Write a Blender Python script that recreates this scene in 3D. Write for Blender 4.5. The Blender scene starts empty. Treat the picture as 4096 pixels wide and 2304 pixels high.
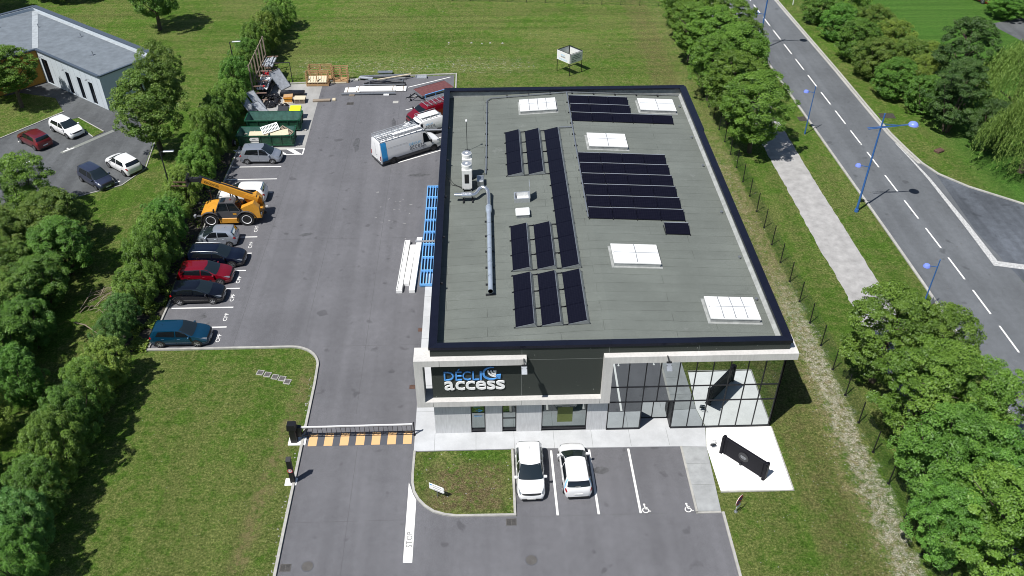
import bpy, math, random
from math import radians, sin, cos, pi
from mathutils import Vector, Matrix

# ---------------------------------------------------------------- camera, sky, sun, exposure
scene = bpy.context.scene
CAM_H = 43.5
PITCH, YAW, ROLL = 0.664915, 0.034045, 0.001868
_fw = Vector((sin(YAW)*cos(PITCH), cos(YAW)*cos(PITCH), -sin(PITCH)))
_r0 = Vector((cos(YAW), -sin(YAW), 0)); _u0 = _r0.cross(_fw)
_r = cos(ROLL)*_r0 + sin(ROLL)*_u0; _u = -sin(ROLL)*_r0 + cos(ROLL)*_u0
cam_data = bpy.data.cameras.new("camera"); cam = bpy.data.objects.new("camera", cam_data)
scene.collection.objects.link(cam)
cam.matrix_world = Matrix(((_r.x, _u.x, -_fw.x, 0), (_r.y, _u.y, -_fw.y, 0), (_r.z, _u.z, -_fw.z, CAM_H), (0, 0, 0, 1)))
cam_data.sensor_width = 36.0
cam_data.lens = 36.0*3526/4096
cam_data.clip_start = 0.5; cam_data.clip_end = 5000
scene.camera = cam

SUN_EL, SUN_AZ = radians(60.0), radians(40.0)      # shadows fall towards SUN_AZ (from +X towards +Y)
world = bpy.data.worlds.new("World"); scene.world = world; world.use_nodes = True
wn = world.node_tree; wn.nodes.clear()
sky = wn.nodes.new("ShaderNodeTexSky"); sky.sky_type = 'NISHITA'; sky.sun_disc = False
sky.sun_elevation = SUN_EL; sky.sun_rotation = radians(230.0)
sky.air_density = 1.0; sky.dust_density = 0.6; sky.ozone_density = 1.0
bg = wn.nodes.new("ShaderNodeBackground"); bg.inputs[1].default_value = 0.072
wo = wn.nodes.new("ShaderNodeOutputWorld")
wn.links.new(sky.outputs[0], bg.inputs[0]); wn.links.new(bg.outputs[0], wo.inputs[0])
sun_d = bpy.data.lights.new("sun", 'SUN'); sun_d.energy = 5.0; sun_d.angle = radians(0.53); sun_d.color = (1.0, 0.975, 0.935)
sun = bpy.data.objects.new("sun", sun_d); scene.collection.objects.link(sun)
_d = Vector((cos(SUN_AZ)*cos(SUN_EL), sin(SUN_AZ)*cos(SUN_EL), -sin(SUN_EL)))
sun.rotation_euler = _d.to_track_quat('-Z', 'Y').to_euler()
scene.view_settings.view_transform = 'Standard'; scene.view_settings.look = 'None'
scene.view_settings.exposure = 0.2; scene.view_settings.gamma = 1.0
scene.cycles.max_bounces = 8; scene.cycles.caustics_reflective = False; scene.cycles.caustics_refractive = False
scene.cycles.transparent_max_bounces = 16
scene.cycles.pixel_filter_type = 'BLACKMAN_HARRIS'; scene.cycles.filter_width = 1.0
random.seed(7)

# ---------------------------------------------------------------- helpers
COL = scene.collection
class MB:
    """collects shapes and builds them as ONE mesh object"""
    def __init__(s, M=None): s.v = []; s.f = []; s.M = M; s.ck = []
    def add(s, vs, fs, M=None):
        b = len(s.v); s.ck.append((b, len(s.f)))
        for p in vs:
            p = Vector(p)
            if M is not None: p = M @ p
            if s.M is not None: p = s.M @ p
            s.v.append(p)
        s.f += [tuple(b+i for i in f) for f in fs]
        return s
    def box(s, x0, x1, y0, y1, z0, z1, M=None):
        return s.add([(x0,y0,z0),(x1,y0,z0),(x1,y1,z0),(x0,y1,z0),(x0,y0,z1),(x1,y0,z1),(x1,y1,z1),(x0,y1,z1)],
                     [(0,3,2,1),(4,5,6,7),(0,1,5,4),(1,2,6,5),(2,3,7,6),(3,0,4,7)], M)
    def bbox(s, x0, x1, y0, y1, z0, z1, b=.02, M=None):
        """box with chamfered vertical and top edges"""
        vs = []
        for z, k in ((z0, 0), (z1-b, 0), (z1, b)):
            for (x, y) in ((x0+b,y0),(x1-b,y0),(x1,y0+b),(x1,y1-b),(x1-b,y1),(x0+b,y1),(x0,y1-b),(x0,y0+b)):
                cx, cy = (x0+x1)/2, (y0+y1)/2
                vs.append((x + (k if x < cx else -k), y + (k if y < cy else -k), z))
        fs = [tuple(range(7, -1, -1)), tuple(range(16, 24))]
        for r in (0, 8):
            for i in range(8):
                j = (i+1) % 8; fs.append((r+i, r+j, r+8+j, r+8+i))
        return s.add(vs, fs, M)
    def prism(s, pts, z0, z1, M=None):
        n = len(pts)
        vs = [(p[0], p[1], z0) for p in pts] + [(p[0], p[1], z1) for p in pts]
        fs = [tuple(range(n-1, -1, -1)), tuple(range(n, 2*n))] + [(i, (i+1) % n, n+(i+1) % n, n+i) for i in range(n)]
        return s.add(vs, fs, M)
    def poly(s, pts, z=0, M=None):
        return s.add([(p[0], p[1], z if len(p) < 3 else p[2]) for p in pts], [tuple(range(len(pts)))], M)
    def bar(s, a, b, w, h=None, M=None, up=(0,0,1)):
        """rectangular bar from a to b"""
        a = Vector(a); b = Vector(b); h = w if h is None else h
        d = (b-a).normalized(); u = Vector(up)
        if abs(d.dot(u)) > .98: u = Vector((1,0,0))
        x = d.cross(u).normalized(); y = x.cross(d).normalized()
        vs = []
        for p in (a, b):
            for i, j in ((-1,-1),(1,-1),(1,1),(-1,1)): vs.append(p + x*i*w/2 + y*j*h/2)
        return s.add(vs, [(3,2,1,0),(4,5,6,7),(0,1,5,4),(1,2,6,5),(2,3,7,6),(3,0,4,7)], M)
    def tube(s, pts, r, n=8, M=None, cap=True):
        pts = [Vector(p) for p in pts]; rs = r if isinstance(r, (list, tuple)) else [r]*len(pts)
        vs = []; fs = []; prev = None
        for i, p in enumerate(pts):
            d = ((pts[min(i+1, len(pts)-1)] - pts[max(i-1, 0)])).normalized()
            if prev is None:
                x = d.orthogonal().normalized()
            else:
                x = (prev - d*prev.dot(d))
                x = x.normalized() if x.length > 1e-6 else d.orthogonal().normalized()
            prev = x; y = d.cross(x)
            for k in range(n):
                a = 2*pi*k/n; vs.append(p + (x*cos(a)+y*sin(a))*rs[i])
        for i in range(len(pts)-1):
            for k in range(n):
                fs.append((i*n+k, i*n+(k+1) % n, (i+1)*n+(k+1) % n, (i+1)*n+k))
        if cap: fs += [tuple(range(n-1, -1, -1)), tuple(range((len(pts)-1)*n, len(pts)*n))]
        return s.add(vs, fs, M)
    def lathe(s, prof, n=16, M=None):
        """profile of (radius, z) about Z"""
        vs = []; fs = []
        for r, z in prof:
            for k in range(n): a = 2*pi*k/n; vs.append((r*cos(a), r*sin(a), z))
        for i in range(len(prof)-1):
            for k in range(n): fs.append((i*n+k, i*n+(k+1) % n, (i+1)*n+(k+1) % n, (i+1)*n+k))
        fs += [tuple(range(n-1, -1, -1)), tuple(range((len(prof)-1)*n, len(prof)*n))]
        return s.add(vs, fs, M)
    def strip(s, pts, w, z0, z1, closed=False):
        """raised strip (kerb) of width w along a polyline, to the left of the walking direction"""
        n = len(pts); L = []; R = []
        for i in range(n):
            p = Vector(pts[i][:2])
            a = Vector(pts[i-1][:2]) if (i > 0 or closed) else None
            b = Vector(pts[(i+1) % n][:2]) if (i < n-1 or closed) else None
            if a is None: d = (b-p).normalized()
            elif b is None: d = (p-a).normalized()
            else: d = ((p-a).normalized()+(b-p).normalized()).normalized()
            k = 1.0
            if a is not None and b is not None: k = 1/max(.5, d.dot((b-p).normalized()))
            nrm = Vector((-d.y, d.x))*w*k
            L.append(p+nrm); R.append(p)
        m = n if closed else n-1
        for i in range(m):
            j = (i+1) % n
            s.add([(R[i].x,R[i].y,z0),(R[j].x,R[j].y,z0),(L[j].x,L[j].y,z0),(L[i].x,L[i].y,z0),
                   (R[i].x,R[i].y,z1),(R[j].x,R[j].y,z1),(L[j].x,L[j].y,z1),(L[i].x,L[i].y,z1)],
                  [(4,5,6,7),(0,1,5,4),(2,3,7,6)] + ([(3,0,4,7)] if i == 0 and not closed else []) + ([(1,2,6,5)] if i == m-1 and not closed else []))
        return s
    def build(s, name, mat, parent=None, smooth=False, loc=None):
        me = bpy.data.meshes.new(name)
        me.from_pydata([tuple(p) for p in s.v], [], s.f); me.validate(); me.update()
        if smooth:
            me.polygons.foreach_set('use_smooth', [True]*len(me.polygons))
            me.set_sharp_from_angle(angle=radians(38))
        me.materials.append(mat)
        o = bpy.data.objects.new(name, me); COL.objects.link(o)
        if parent is not None: o.parent = parent
        if loc is not None: o.location = loc
        return o

def build_each(mb, name, m, parent, per=1, smooth=False):
    """every 'per' added shapes become one part of their own"""
    ck = mb.ck[::per]+[(len(mb.v), len(mb.f))]; out = []
    for (v0, f0), (v1, f1) in zip(ck[:-1], ck[1:]):
        b = MB(); b.v = mb.v[v0:v1]; b.f = [tuple(i-v0 for i in f) for f in mb.f[f0:f1]]
        out.append(b.build(name, m, parent, smooth))
    return out
def tag(o, label=None, cat=None, group=None, kind=None):
    if label: o['label'] = label
    if cat: o['category'] = cat
    if group: o['group'] = group
    if kind: o['kind'] = kind
    return o
def thing(name, label, cat, loc=(0,0,0), rz=0, group=None):
    o = bpy.data.objects.new(name, None); COL.objects.link(o)
    o.location = loc; o.rotation_euler = (0, 0, rz); o.empty_display_size = .3
    return tag(o, label, cat, group)
def struct(name, mb, m): return tag(mb.build(name, m), kind='structure')
KIDS = {}
def copy_tree(o, parent=None):
    c = o.copy(); COL.objects.link(c)
    if parent is not None: c.parent = parent
    for ch in list(o.children): copy_tree(ch, c)
    return c
def R(x=0, y=0, z=0): return Matrix.Rotation(z, 4, 'Z') @ Matrix.Rotation(y, 4, 'Y') @ Matrix.Rotation(x, 4, 'X')
def Tm(x, y, z): return Matrix.Translation((x, y, z))

def text_mesh(txt, height, extrude, bold=0.0, spacing=1.0, width=None):
    """letters as a mesh builder-ready (verts, faces), baseline origin, lying in XY; scaled to height / width"""
    cu = bpy.data.curves.new("t", 'FONT'); cu.body = txt; cu.size = 1.0; cu.extrude = .01; cu.offset = bold; cu.space_character = spacing
    cu.resolution_u = 3
    ob = bpy.data.objects.new("t", cu); COL.objects.link(ob)
    dg = bpy.context.evaluated_depsgraph_get(); dg.update()
    me = bpy.data.meshes.new_from_object(ob.evaluated_get(dg))
    vs = [v.co.copy() for v in me.vertices]; fs = [tuple(p.vertices) for p in me.polygons]
    bpy.data.objects.remove(ob); bpy.data.curves.remove(cu); bpy.data.meshes.remove(me)
    x0 = min(v.x for v in vs); x1 = max(v.x for v in vs); y0 = min(v.y for v in vs); y1 = max(v.y for v in vs)
    sy = height/(y1-y0); sx = sy if width is None else width/(x1-x0)
    vs = [Vector(((v.x-x0)*sx, (v.y-y0)*sy, (extrude if v.z > 0 else 0.0))) for v in vs]
    return vs, fs

# ---------------------------------------------------------------- materials
def mat(name, col, rough=.6, metal=0.0, var=.12, scale=6.0, bump=0.0, coat=0.0, spec=.5, col2=None, stretch=None, detail=4, bscale=None):
    m = bpy.data.materials.new(name); m.use_nodes = True; nt = m.node_tree; b = nt.nodes['Principled BSDF']
    b.inputs['Roughness'].default_value = rough; b.inputs['Metallic'].default_value = metal
    b.inputs['Coat Weight'].default_value = coat; b.inputs['Coat Roughness'].default_value = .04
    b.inputs['Specular IOR Level'].default_value = spec
    tc = nt.nodes.new('ShaderNodeTexCoord'); src = tc.outputs['Object']
    if stretch:
        mp = nt.nodes.new('ShaderNodeMapping'); mp.inputs['Scale'].default_value = stretch
        nt.links.new(src, mp.inputs[0]); src = mp.outputs[0]
    no = nt.nodes.new('ShaderNodeTexNoise'); no.inputs['Scale'].default_value = scale; no.inputs['Detail'].default_value = detail
    no.inputs['Roughness'].default_value = .65
    nt.links.new(src, no.inputs['Vector'])
    cr = nt.nodes.new('ShaderNodeValToRGB'); cr.color_ramp.elements[0].position = .3; cr.color_ramp.elements[1].position = .7
    c0 = [max(0, c*(1-var)) for c in col]; c1 = [min(1, c*(1+var)) for c in col]
    if col2: c0, c1 = col, col2
    cr.color_ramp.elements[0].color = (*c0[:3], 1); cr.color_ramp.elements[1].color = (*c1[:3], 1)
    nt.links.new(no.outputs['Fac'], cr.inputs[0]); nt.links.new(cr.outputs[0], b.inputs['Base Color'])
    if bump:
        bn = nt.nodes.new('ShaderNodeTexNoise'); bn.inputs['Scale'].default_value = bscale or scale*4; bn.inputs['Detail'].default_value = 3
        nt.links.new(tc.outputs['Object'], bn.inputs['Vector'])
        bp = nt.nodes.new('ShaderNodeBump'); bp.inputs['Strength'].default_value = bump; bp.inputs['Distance'].default_value = .03
        nt.links.new(bn.outputs['Fac'], bp.inputs['Height']); nt.links.new(bp.outputs[0], b.inputs['Normal'])
    return m

class NT:
    """small node-graph helper"""
    def __init__(s, name):
        s.m = bpy.data.materials.new(name); s.m.use_nodes = True; s.nt = s.m.node_tree
        s.b = s.nt.nodes['Principled BSDF']; s.pos = s.n('ShaderNodeNewGeometry').outputs['Position']
    def n(s, t): return s.nt.nodes.new(t)
    def l(s, a, b): s.nt.links.new(a, b)
    def noise(s, scale, detail=3, rough=.6, stretch=None, src=None, dist=0.0):
        v = src or s.pos
        if stretch:
            mp = s.n('ShaderNodeMapping'); mp.inputs['Scale'].default_value = stretch; s.l(v, mp.inputs[0]); v = mp.outputs[0]
        o = s.n('ShaderNodeTexNoise'); o.inputs['Scale'].default_value = scale; o.inputs['Detail'].default_value = detail
        o.inputs['Roughness'].default_value = rough; o.inputs['Distortion'].default_value = dist; s.l(v, o.inputs['Vector']); return o.outputs['Fac']
    def ramp(s, f, stops):
        r = s.n('ShaderNodeValToRGB'); e = r.color_ramp.elements
        while len(e) > 1: e.remove(e[-1])
        e[0].position = stops[0][0]; c = stops[0][1]; e[0].color = (*c, 1) if not isinstance(c, (int, float)) else (c, c, c, 1)
        for p, c in stops[1:]:
            k = e.new(p); k.color = (*c, 1) if not isinstance(c, (int, float)) else (c, c, c, 1)
        s.l(f, r.inputs[0]); return r.outputs[0]
    def mix(s, f, a, b, mode='MIX'):
        x = s.n('ShaderNodeMix'); x.data_type = 'RGBA'; x.blend_type = mode; x.clamp_factor = True
        for sock, val in ((x.inputs[0], f), (x.inputs[6], a), (x.inputs[7], b)):
            if isinstance(val, (int, float)): sock.default_value = val
            elif isinstance(val, tuple): sock.default_value = (*val, 1)
            else: s.l(val, sock)
        return x.outputs[2]
    def math(s, op, a, b=0.0, clamp=False):
        x = s.n('ShaderNodeMath'); x.operation = op; x.use_clamp = clamp
        for sock, val in ((x.inputs[0], a), (x.inputs[1], b)):
            if isinstance(val, (int, float)): sock.default_value = val
            else: s.l(val, sock)
        return x.outputs[0]
    def xyz(s, src=None):
        x = s.n('ShaderNodeSeparateXYZ'); s.l(src or s.pos, x.inputs[0]); return x.outputs
    def smooth(s, v, a, b):
        x = s.n('ShaderNodeMapRange'); x.interpolation_type = 'SMOOTHSTEP'; x.inputs[1].default_value = a; x.inputs[2].default_value = b
        s.l(v, x.inputs[0]); return x.outputs[0]
    def bump(s, h, strength=.5, dist=.05):
        b = s.n('ShaderNodeBump'); b.inputs['Strength'].default_value = strength; b.inputs['Distance'].default_value = dist
        s.l(h, b.inputs['Height']); s.l(b.outputs[0], s.b.inputs['Normal'])
    def out(s, col, rough=.8, spec=.3, metal=0):
        s.l(col, s.b.inputs['Base Color'])
        if isinstance(rough, (int, float)): s.b.inputs['Roughness'].default_value = rough
        else: s.l(rough, s.b.inputs['Roughness'])
        s.b.inputs['Specular IOR Level'].default_value = spec; s.b.inputs['Metallic'].default_value = metal
        return s.m

def grass_material():
    g = NT('grass_ground')
    x, y, z = g.xyz()
    big = g.noise(.11, 4, .6); mid = g.noise(.8, 4, .65); tuft = g.noise(2.3, 5, .75); fine = g.noise(6.5, 4, .75); micro = g.noise(19, 3, .8)
    green = g.ramp(fine, [(.32, (.026, .060, .007)), (.5, (.052, .104, .014)), (.66, (.090, .160, .028))])
    dry = g.ramp(fine, [(.32, (.045, .060, .016)), (.5, (.095, .115, .034)), (.68, (.20, .205, .085))])
    f1 = g.math('ADD', g.math('MULTIPLY', big, .9), g.math('MULTIPLY', mid, .7))
    f1 = g.math('ADD', f1, g.math('MULTIPLY', tuft, .9))
    plot = g.math('MULTIPLY', g.smooth(x, -25.5, -24.0), g.math('SUBTRACT', 1.0, g.smooth(x, 23.8, 24.6)))
    f1 = g.math('ADD', f1, g.math('MULTIPLY', plot, .05))
    d = g.ramp(g.math('SUBTRACT', f1, .35), [(.78, 0.0), (1.06, .9)])
    col = g.mix(d, green, dry)
    # tufts of lusher grass
    lush = g.ramp(g.noise(1.1, 4, .75), [(.54, 0.0), (.64, .75)])
    col = g.mix(lush, col, g.ramp(fine, [(.3, (.028, .066, .008)), (.6, (.07, .135, .018))]))
    # trodden straw strip between the office and the fence, stony towards the fence
    wob = g.math('MULTIPLY', g.math('SUBTRACT', g.noise(.5, 5, .75), .5), 2.4)
    xs = g.math('ADD', x, wob)
    strip = g.math('MULTIPLY', g.smooth(xs, 21.5, 22.3), g.math('SUBTRACT', 1.0, g.smooth(xs, 23.9, 24.4)))
    brk = g.ramp(g.noise(1.4, 5, .8), [(.42, .0), (.60, .85)])
    straw = g.ramp(g.noise(9, 4, .8), [(.34, (.065, .055, .028)), (.5, (.17, .14, .08)), (.64, (.40, .35, .24))])
    strip = g.math('MULTIPLY', strip, g.math('SUBTRACT', 1.0, g.math('MULTIPLY', g.smooth(y, 72, 84), .75)))
    col = g.mix(g.math('MULTIPLY', strip, brk), col, straw)
    xs2 = g.math('ADD', x, g.math('MULTIPLY', g.math('SUBTRACT', g.noise(.8, 5, .8), .5), 3.2))
    bank = g.math('MULTIPLY', g.smooth(xs2, 22.5, 23.2), g.math('SUBTRACT', 1.0, g.smooth(xs2, 24.2, 24.7)))
    bank = g.math('MULTIPLY', bank, g.math('SUBTRACT', 1.0, g.smooth(y, 46, 60)))
    bb = g.ramp(g.noise(2.6, 5, .9), [(.44, 0.0), (.58, .9)])
    col = g.mix(g.math('MULTIPLY', bank, bb), col, g.ramp(g.noise(12, 4, .8), [(.35, (.12, .115, .09)), (.5, (.32, .305, .26)), (.62, (.60, .58, .53))]))
    # drier olive band between the office and the trodden strip
    side = g.math('MULTIPLY', g.smooth(xs, 18.4, 19.6), g.math('SUBTRACT', 1.0, g.smooth(xs, 21.6, 22.6)))
    col = g.mix(g.math('MULTIPLY', side, g.ramp(g.noise(.9, 4, .8), [(.4, .2), (.6, .8)])), col, g.ramp(fine, [(.32, (.045, .045, .016)), (.5, (.10, .095, .04)), (.66, (.19, .17, .085))]))
    isl = g.math('MULTIPLY', g.math('MULTIPLY', g.smooth(x, -4.8, -3.2), g.math('SUBTRACT', 1.0, g.smooth(x, .2, 1.2))), g.math('MULTIPLY', g.smooth(y, 33.2, 34.0), g.math('SUBTRACT', 1.0, g.smooth(y, 36.6, 38.0))))
    col = g.mix(g.math('MULTIPLY', isl, g.ramp(g.noise(2.4, 5, .8), [(.40, .1), (.56, .95)])), col, g.ramp(g.noise(11, 4, .8), [(.34, (.045, .035, .018)), (.5, (.095, .075, .040)), (.66, (.22, .18, .11))]))
    # straw-littered belt at the foot of the far field
    yb = g.math('ADD', y, g.math('MULTIPLY', g.math('SUBTRACT', g.noise(.2, 2), .5), 5.0))
    belt = g.math('MULTIPLY', g.smooth(yb, 94.5, 96.5), g.math('SUBTRACT', 1.0, g.smooth(yb, 98.5, 102)))
    belt = g.math('MULTIPLY', belt, g.math('MULTIPLY', g.smooth(x, -24, -20), g.math('SUBTRACT', 1.0, g.smooth(x, 2, 9))))
    spk = g.ramp(g.noise(3.0, 5, .85, stretch=(.5, 1.6, 1)), [(.54, 0.0), (.64, .8)])
    col = g.mix(g.math('MULTIPLY', belt, spk), col, (.36, .34, .24))
    # brighter meadow east of the road
    mead = g.smooth(x, 44, 50)
    mcol = g.ramp(fine, [(.3, (.022, .070, .010)), (.5, (.042, .110, .018)), (.7, (.075, .150, .030))])
    col = g.mix(g.math('MULTIPLY', mead, .85), col, mcol)
    mow = g.noise(1.0, 3, .6, stretch=(.035, .9, 1)); mow2 = g.noise(.9, 3, .6, stretch=(1.0, .05, 1))
    far = g.smooth(y, 92, 97)
    col = g.mix(g.math('MULTIPLY', far, .5), col, g.ramp(mow, [(.38, .72), (.62, 1.28)]), 'MULTIPLY')
    col = g.mix(g.math('MULTIPLY', g.math('SUBTRACT', 1.0, far), .3), col, g.ramp(mow2, [(.38, .75), (.62, 1.25)]), 'MULTIPLY')
    # worn diagonal track across the near lawn
    tr = g.math('ABSOLUTE', g.math('ADD', g.math('SUBTRACT', x, g.math('MULTIPLY', g.math('SUBTRACT', y, 30.0), .10)), 14.6))
    tr = g.math('MULTIPLY', g.math('SUBTRACT', 1.0, g.smooth(tr, .2, .9)), g.ramp(g.noise(1.2, 4, .8), [(.42, 0.0), (.6, .8)]))
    tr = g.math('MULTIPLY', tr, g.math('SUBTRACT', 1.0, g.smooth(y, 45, 48)))
    col = g.mix(tr, col, (.15, .125, .065))
    col = g.mix(.75, col, g.ramp(micro, [(.32, .30), (.5, .85), (.7, 1.7)]), 'MULTIPLY')
    col = g.mix(.45, col, g.ramp(tuft, [(.36, .62), (.5, 1.0), (.64, 1.35)]), 'MULTIPLY')
    col = g.mix(1.0, col, (1.70, 1.68, 1.55), 'MULTIPLY')
    h = g.math('ADD', g.math('MULTIPLY', fine, .6), g.math('MULTIPLY', micro, .5))
    g.bump(g.math('ADD', h, g.math('MULTIPLY', tuft, .8)), 1.0, .22)
    return g.out(col, .95, .1)

def asphalt_material(name, base, tint, dirt=.25, crack=True):
    g = NT(name)
    fine = g.noise(28, 3, .85); mid = g.noise(2.0, 4, .6); big = g.noise(.16, 4, .6)
    lane = g.noise(.5, 3, .5, stretch=(1.6, .06, 1))
    c0 = tuple(base*t for t in tint)
    col = g.mix(1.0, c0, g.ramp(fine, [(.3, .62), (.5, 1.0), (.72, 1.5)]), 'MULTIPLY')
    col = g.mix(dirt, col, g.ramp(big, [(.35, .45), (.65, 1.45)]), 'MULTIPLY')
    col = g.mix(dirt, col, g.ramp(mid, [(.3, .6), (.7, 1.35)]), 'MULTIPLY')
    col = g.mix(dirt*1.1, col, g.ramp(lane, [(.4, .6), (.6, 1.3)]), 'MULTIPLY')
    spot = g.ramp(g.noise(.9, 2, .4), [(.27, .45), (.33, 1.0)])
    col = g.mix(.5, col, spot, 'MULTIPLY')
    pale = g.ramp(g.noise(1.7, 5, .9), [(.66, 0.0), (.74, .5)])
    col = g.mix(pale, col, tuple(base*1.9 for _ in range(3)))
    g.bump(fine, .25, .01)
    return g.out(col, .85, .25)

M = {}
M['grass'] = grass_material()
M['asphalt'] = asphalt_material('yard_asphalt', .132, (.99, .985, 1.06), .17)
M['road'] = asphalt_material('road_asphalt', .130, (.94, 1.0, 1.07), .2)
M['side_road'] = asphalt_material('side_road_asphalt', .095, (.90, 1.0, 1.16), .4)
M['old_asphalt'] = asphalt_material('old_asphalt', .100, (.95, 1.0, 1.04), .3)
def concrete(name, c, streak=(1, 1, .12), amt=.22, sc=5.0, fine=30):
    g = NT(name); st = g.noise(sc, 4, .6, stretch=streak); f = g.noise(fine, 3, .8); b = g.noise(.5, 3)
    col = g.mix(amt, c, g.ramp(st, [(.3, .35), (.7, 1.25)]), 'MULTIPLY')
    col = g.mix(.18, col, g.ramp(f, [(.3, .5), (.7, 1.3)]), 'MULTIPLY')
    col = g.mix(.25, col, g.ramp(b, [(.35, .65), (.65, 1.15)]), 'MULTIPLY')
    g.bump(f, .12, .01); return g.out(col, .85, .25)
M['pavement'] = concrete('pavement_concrete', (.51, .52, .53), (1, 1, 1), .14, 1.2)
M['ramp'] = concrete('ramp_concrete', (.36, .37, .37), (1, 1, 1), .3, 1.5)
M['slab'] = concrete('yard_slab_concrete', (.36, .355, .34), (1, .3, 1), .35, .8)
M['kerb'] = concrete('kerb_concrete', (.42, .41, .38), (1, 1, 1), .3, 3)
M['frame_conc'] = concrete('frame_concrete', (.60, .585, .56), (3, 3, .35), .16, 2.2)
M['wall_conc'] = concrete('wall_concrete', (.58, .585, .59), (7, 7, .7), .26, 1.6)
M['white_gravel'] = concrete('white_gravel', (.90, .89, .87), (1, 1, 1), .06, 2, 18)
M['path'] = concrete('path_stabilised', (.39, .38, .37), (1, 1, 1), .35, 1.4, 12)
M['soil'] = mat('soil', (.05, .045, .035), .95, var=.5, scale=6, bump=.6)
def paint_mat(name, c, wear=.35):
    g = NT(name); w = g.ramp(g.noise(7, 5, .85), [(.30, 1.0), (.40, 0.0)] if wear < .6 else [(.44, 1.0), (.56, 0.0)])
    col = g.mix(g.math('MULTIPLY', w, wear), c, (.2, .2, .2))
    return g.out(col, .7, .3)
M['line'] = paint_mat('road_paint_white', (.80, .79, .76))
M['line_worn'] = paint_mat('worn_road_paint', (.58, .58, .57), .7)
M['line_yellow'] = paint_mat('road_paint_ochre', (.68, .42, .20), .5)
M['line_dark'] = paint_mat('road_surface_dark', (.085, .09, .105), .2)
M['letter_dark'] = mat('letter_dark', (.10, .10, .10), .8)
M['black_metal'] = mat('black_metal', (.007, .007, .010), .5, var=.2)
M['navy_metal'] = mat('coping_metal', (.010, .011, .022), .25, .3, var=.15, scale=1.5, coat=.3)
M['cladding_joint'] = mat('cladding_joint', (.16, .17, .16), .8)
def cladding():
    g = NT('speckled_cladding'); v = g.n('ShaderNodeTexVoronoi'); v.inputs['Scale'].default_value = 3.2; g.l(g.pos, v.inputs['Vector'])
    rnd = g.n('ShaderNodeSeparateColor'); g.l(v.outputs['Color'], rnd.inputs[0])
    th = g.math('MULTIPLY', rnd.outputs[0], .10)
    dots = g.math('LESS_THAN', v.outputs['Distance'], g.math('SUBTRACT', th, .015))
    f = g.noise(25, 3, .8)
    col = g.ramp(f, [(.3, (.020, .024, .021)), (.5, (.042, .048, .043)), (.7, (.080, .088, .078))])
    col = g.mix(dots, col, (.55, .55, .52)); g.bump(f, .4, .01)
    return g.out(col, .9, .15)
M['cladding'] = cladding()
M['dark_wall'] = mat('dark_wall', (.035, .038, .04), .7, var=.2, scale=1)
def membrane():
    g = NT('roof_membrane'); x, y, z = g.xyz()
    f = g.noise(22, 3, .85); b = g.noise(.25, 4, .6); st = g.noise(1.2, 3, .6, stretch=(.15, 1.0, 1))
    col = g.mix(1.0, (.140, .153, .138), g.ramp(f, [(.3, .72), (.5, 1.0), (.7, 1.32)]), 'MULTIPLY')
    col = g.mix(.28, col, g.ramp(b, [(.35, .72), (.65, 1.28)]), 'MULTIPLY')
    col = g.mix(.16, col, g.ramp(st, [(.35, .7), (.65, 1.25)]), 'MULTIPLY')
    br = g.n('ShaderNodeTexBrick'); br.offset = .37; br.inputs['Scale'].default_value = 1.0
    br.inputs['Brick Width'].default_value = 7.3; br.inputs['Row Height'].default_value = .97
    br.inputs['Mortar Size'].default_value = .017; br.inputs['Mortar Smooth'].default_value = .3
    br.inputs['Color1'].default_value = (1, 1, 1, 1); br.inputs['Color2'].default_value = (.93, .93, .93, 1); br.inputs['Mortar'].default_value = (.35, .35, .34, 1)
    wob = g.n('ShaderNodeVectorMath'); wob.operation = 'ADD'
    nv = g.n('ShaderNodeTexNoise'); nv.inputs['Scale'].default_value = .35; g.l(g.pos, nv.inputs['Vector'])
    sc = g.n('ShaderNodeVectorMath'); sc.operation = 'SCALE'; sc.inputs['Scale'].default_value = .22; g.l(nv.outputs['Color'], sc.inputs[0])
    g.l(g.pos, wob.inputs[0]); g.l(sc.outputs[0], wob.inputs[1]); g.l(wob.outputs[0], br.inputs['Vector'])
    col = g.mix(g.ramp(g.noise(.8, 2), [(.35, .3), (.6, .8)]), col, br.outputs['Color'], 'MULTIPLY')
    white = g.ramp(g.noise(.45, 5, .8), [(.62, 0.0), (.78, .35)])
    col = g.mix(white, col, (.36, .37, .36))
    g.bump(f, .2, .01); return g.out(col, .9, .2)
M['membrane'] = membrane()
M['upturn'] = mat('upturn_membrane', (.30, .31, .30), .85, var=.25, scale=2)
def glass(name, tint, refl=.45, rough=.0):
    g = NT(name); nt = g.nt
    d = g.n('ShaderNodeBsdfDiffuse'); d.inputs[0].default_value = (*tint, 1)
    gl = g.n('ShaderNodeBsdfGlossy'); gl.inputs[0].default_value = (.86, .92, .93, 1); gl.inputs['Roughness'].default_value = rough
    lw = g.n('ShaderNodeLayerWeight'); lw.inputs[0].default_value = .35
    f = g.math('ADD', g.math('MULTIPLY', lw.outputs['Fresnel'], .6), refl, True)
    mx = g.n('ShaderNodeMixShader'); g.l(f, mx.inputs[0]); g.l(d.outputs[0], mx.inputs[1]); g.l(gl.outputs[0], mx.inputs[2])
    o = [n for n in nt.nodes if n.type == 'OUTPUT_MATERIAL'][0]; g.l(mx.outputs[0], o.inputs[0])
    return g.m
M['curtain_glass'] = glass('curtain_glass', (.010, .015, .016), .55)
M['window_glass'] = glass('window_glass', (.03, .05, .045), .28)
M['car_glass'] = glass('car_glass', (.008, .010, .013), .06)
M['car_glass_light'] = glass('car_windscreen', (.012, .018, .021), .07)
M['white_dome'] = mat('skylight_dome', (.80, .81, .80), .25, var=.03, scale=1, coat=.3)
M['galv'] = mat('galvanised_steel', (.42, .44, .46), .38, .75, var=.2, scale=5)
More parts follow.
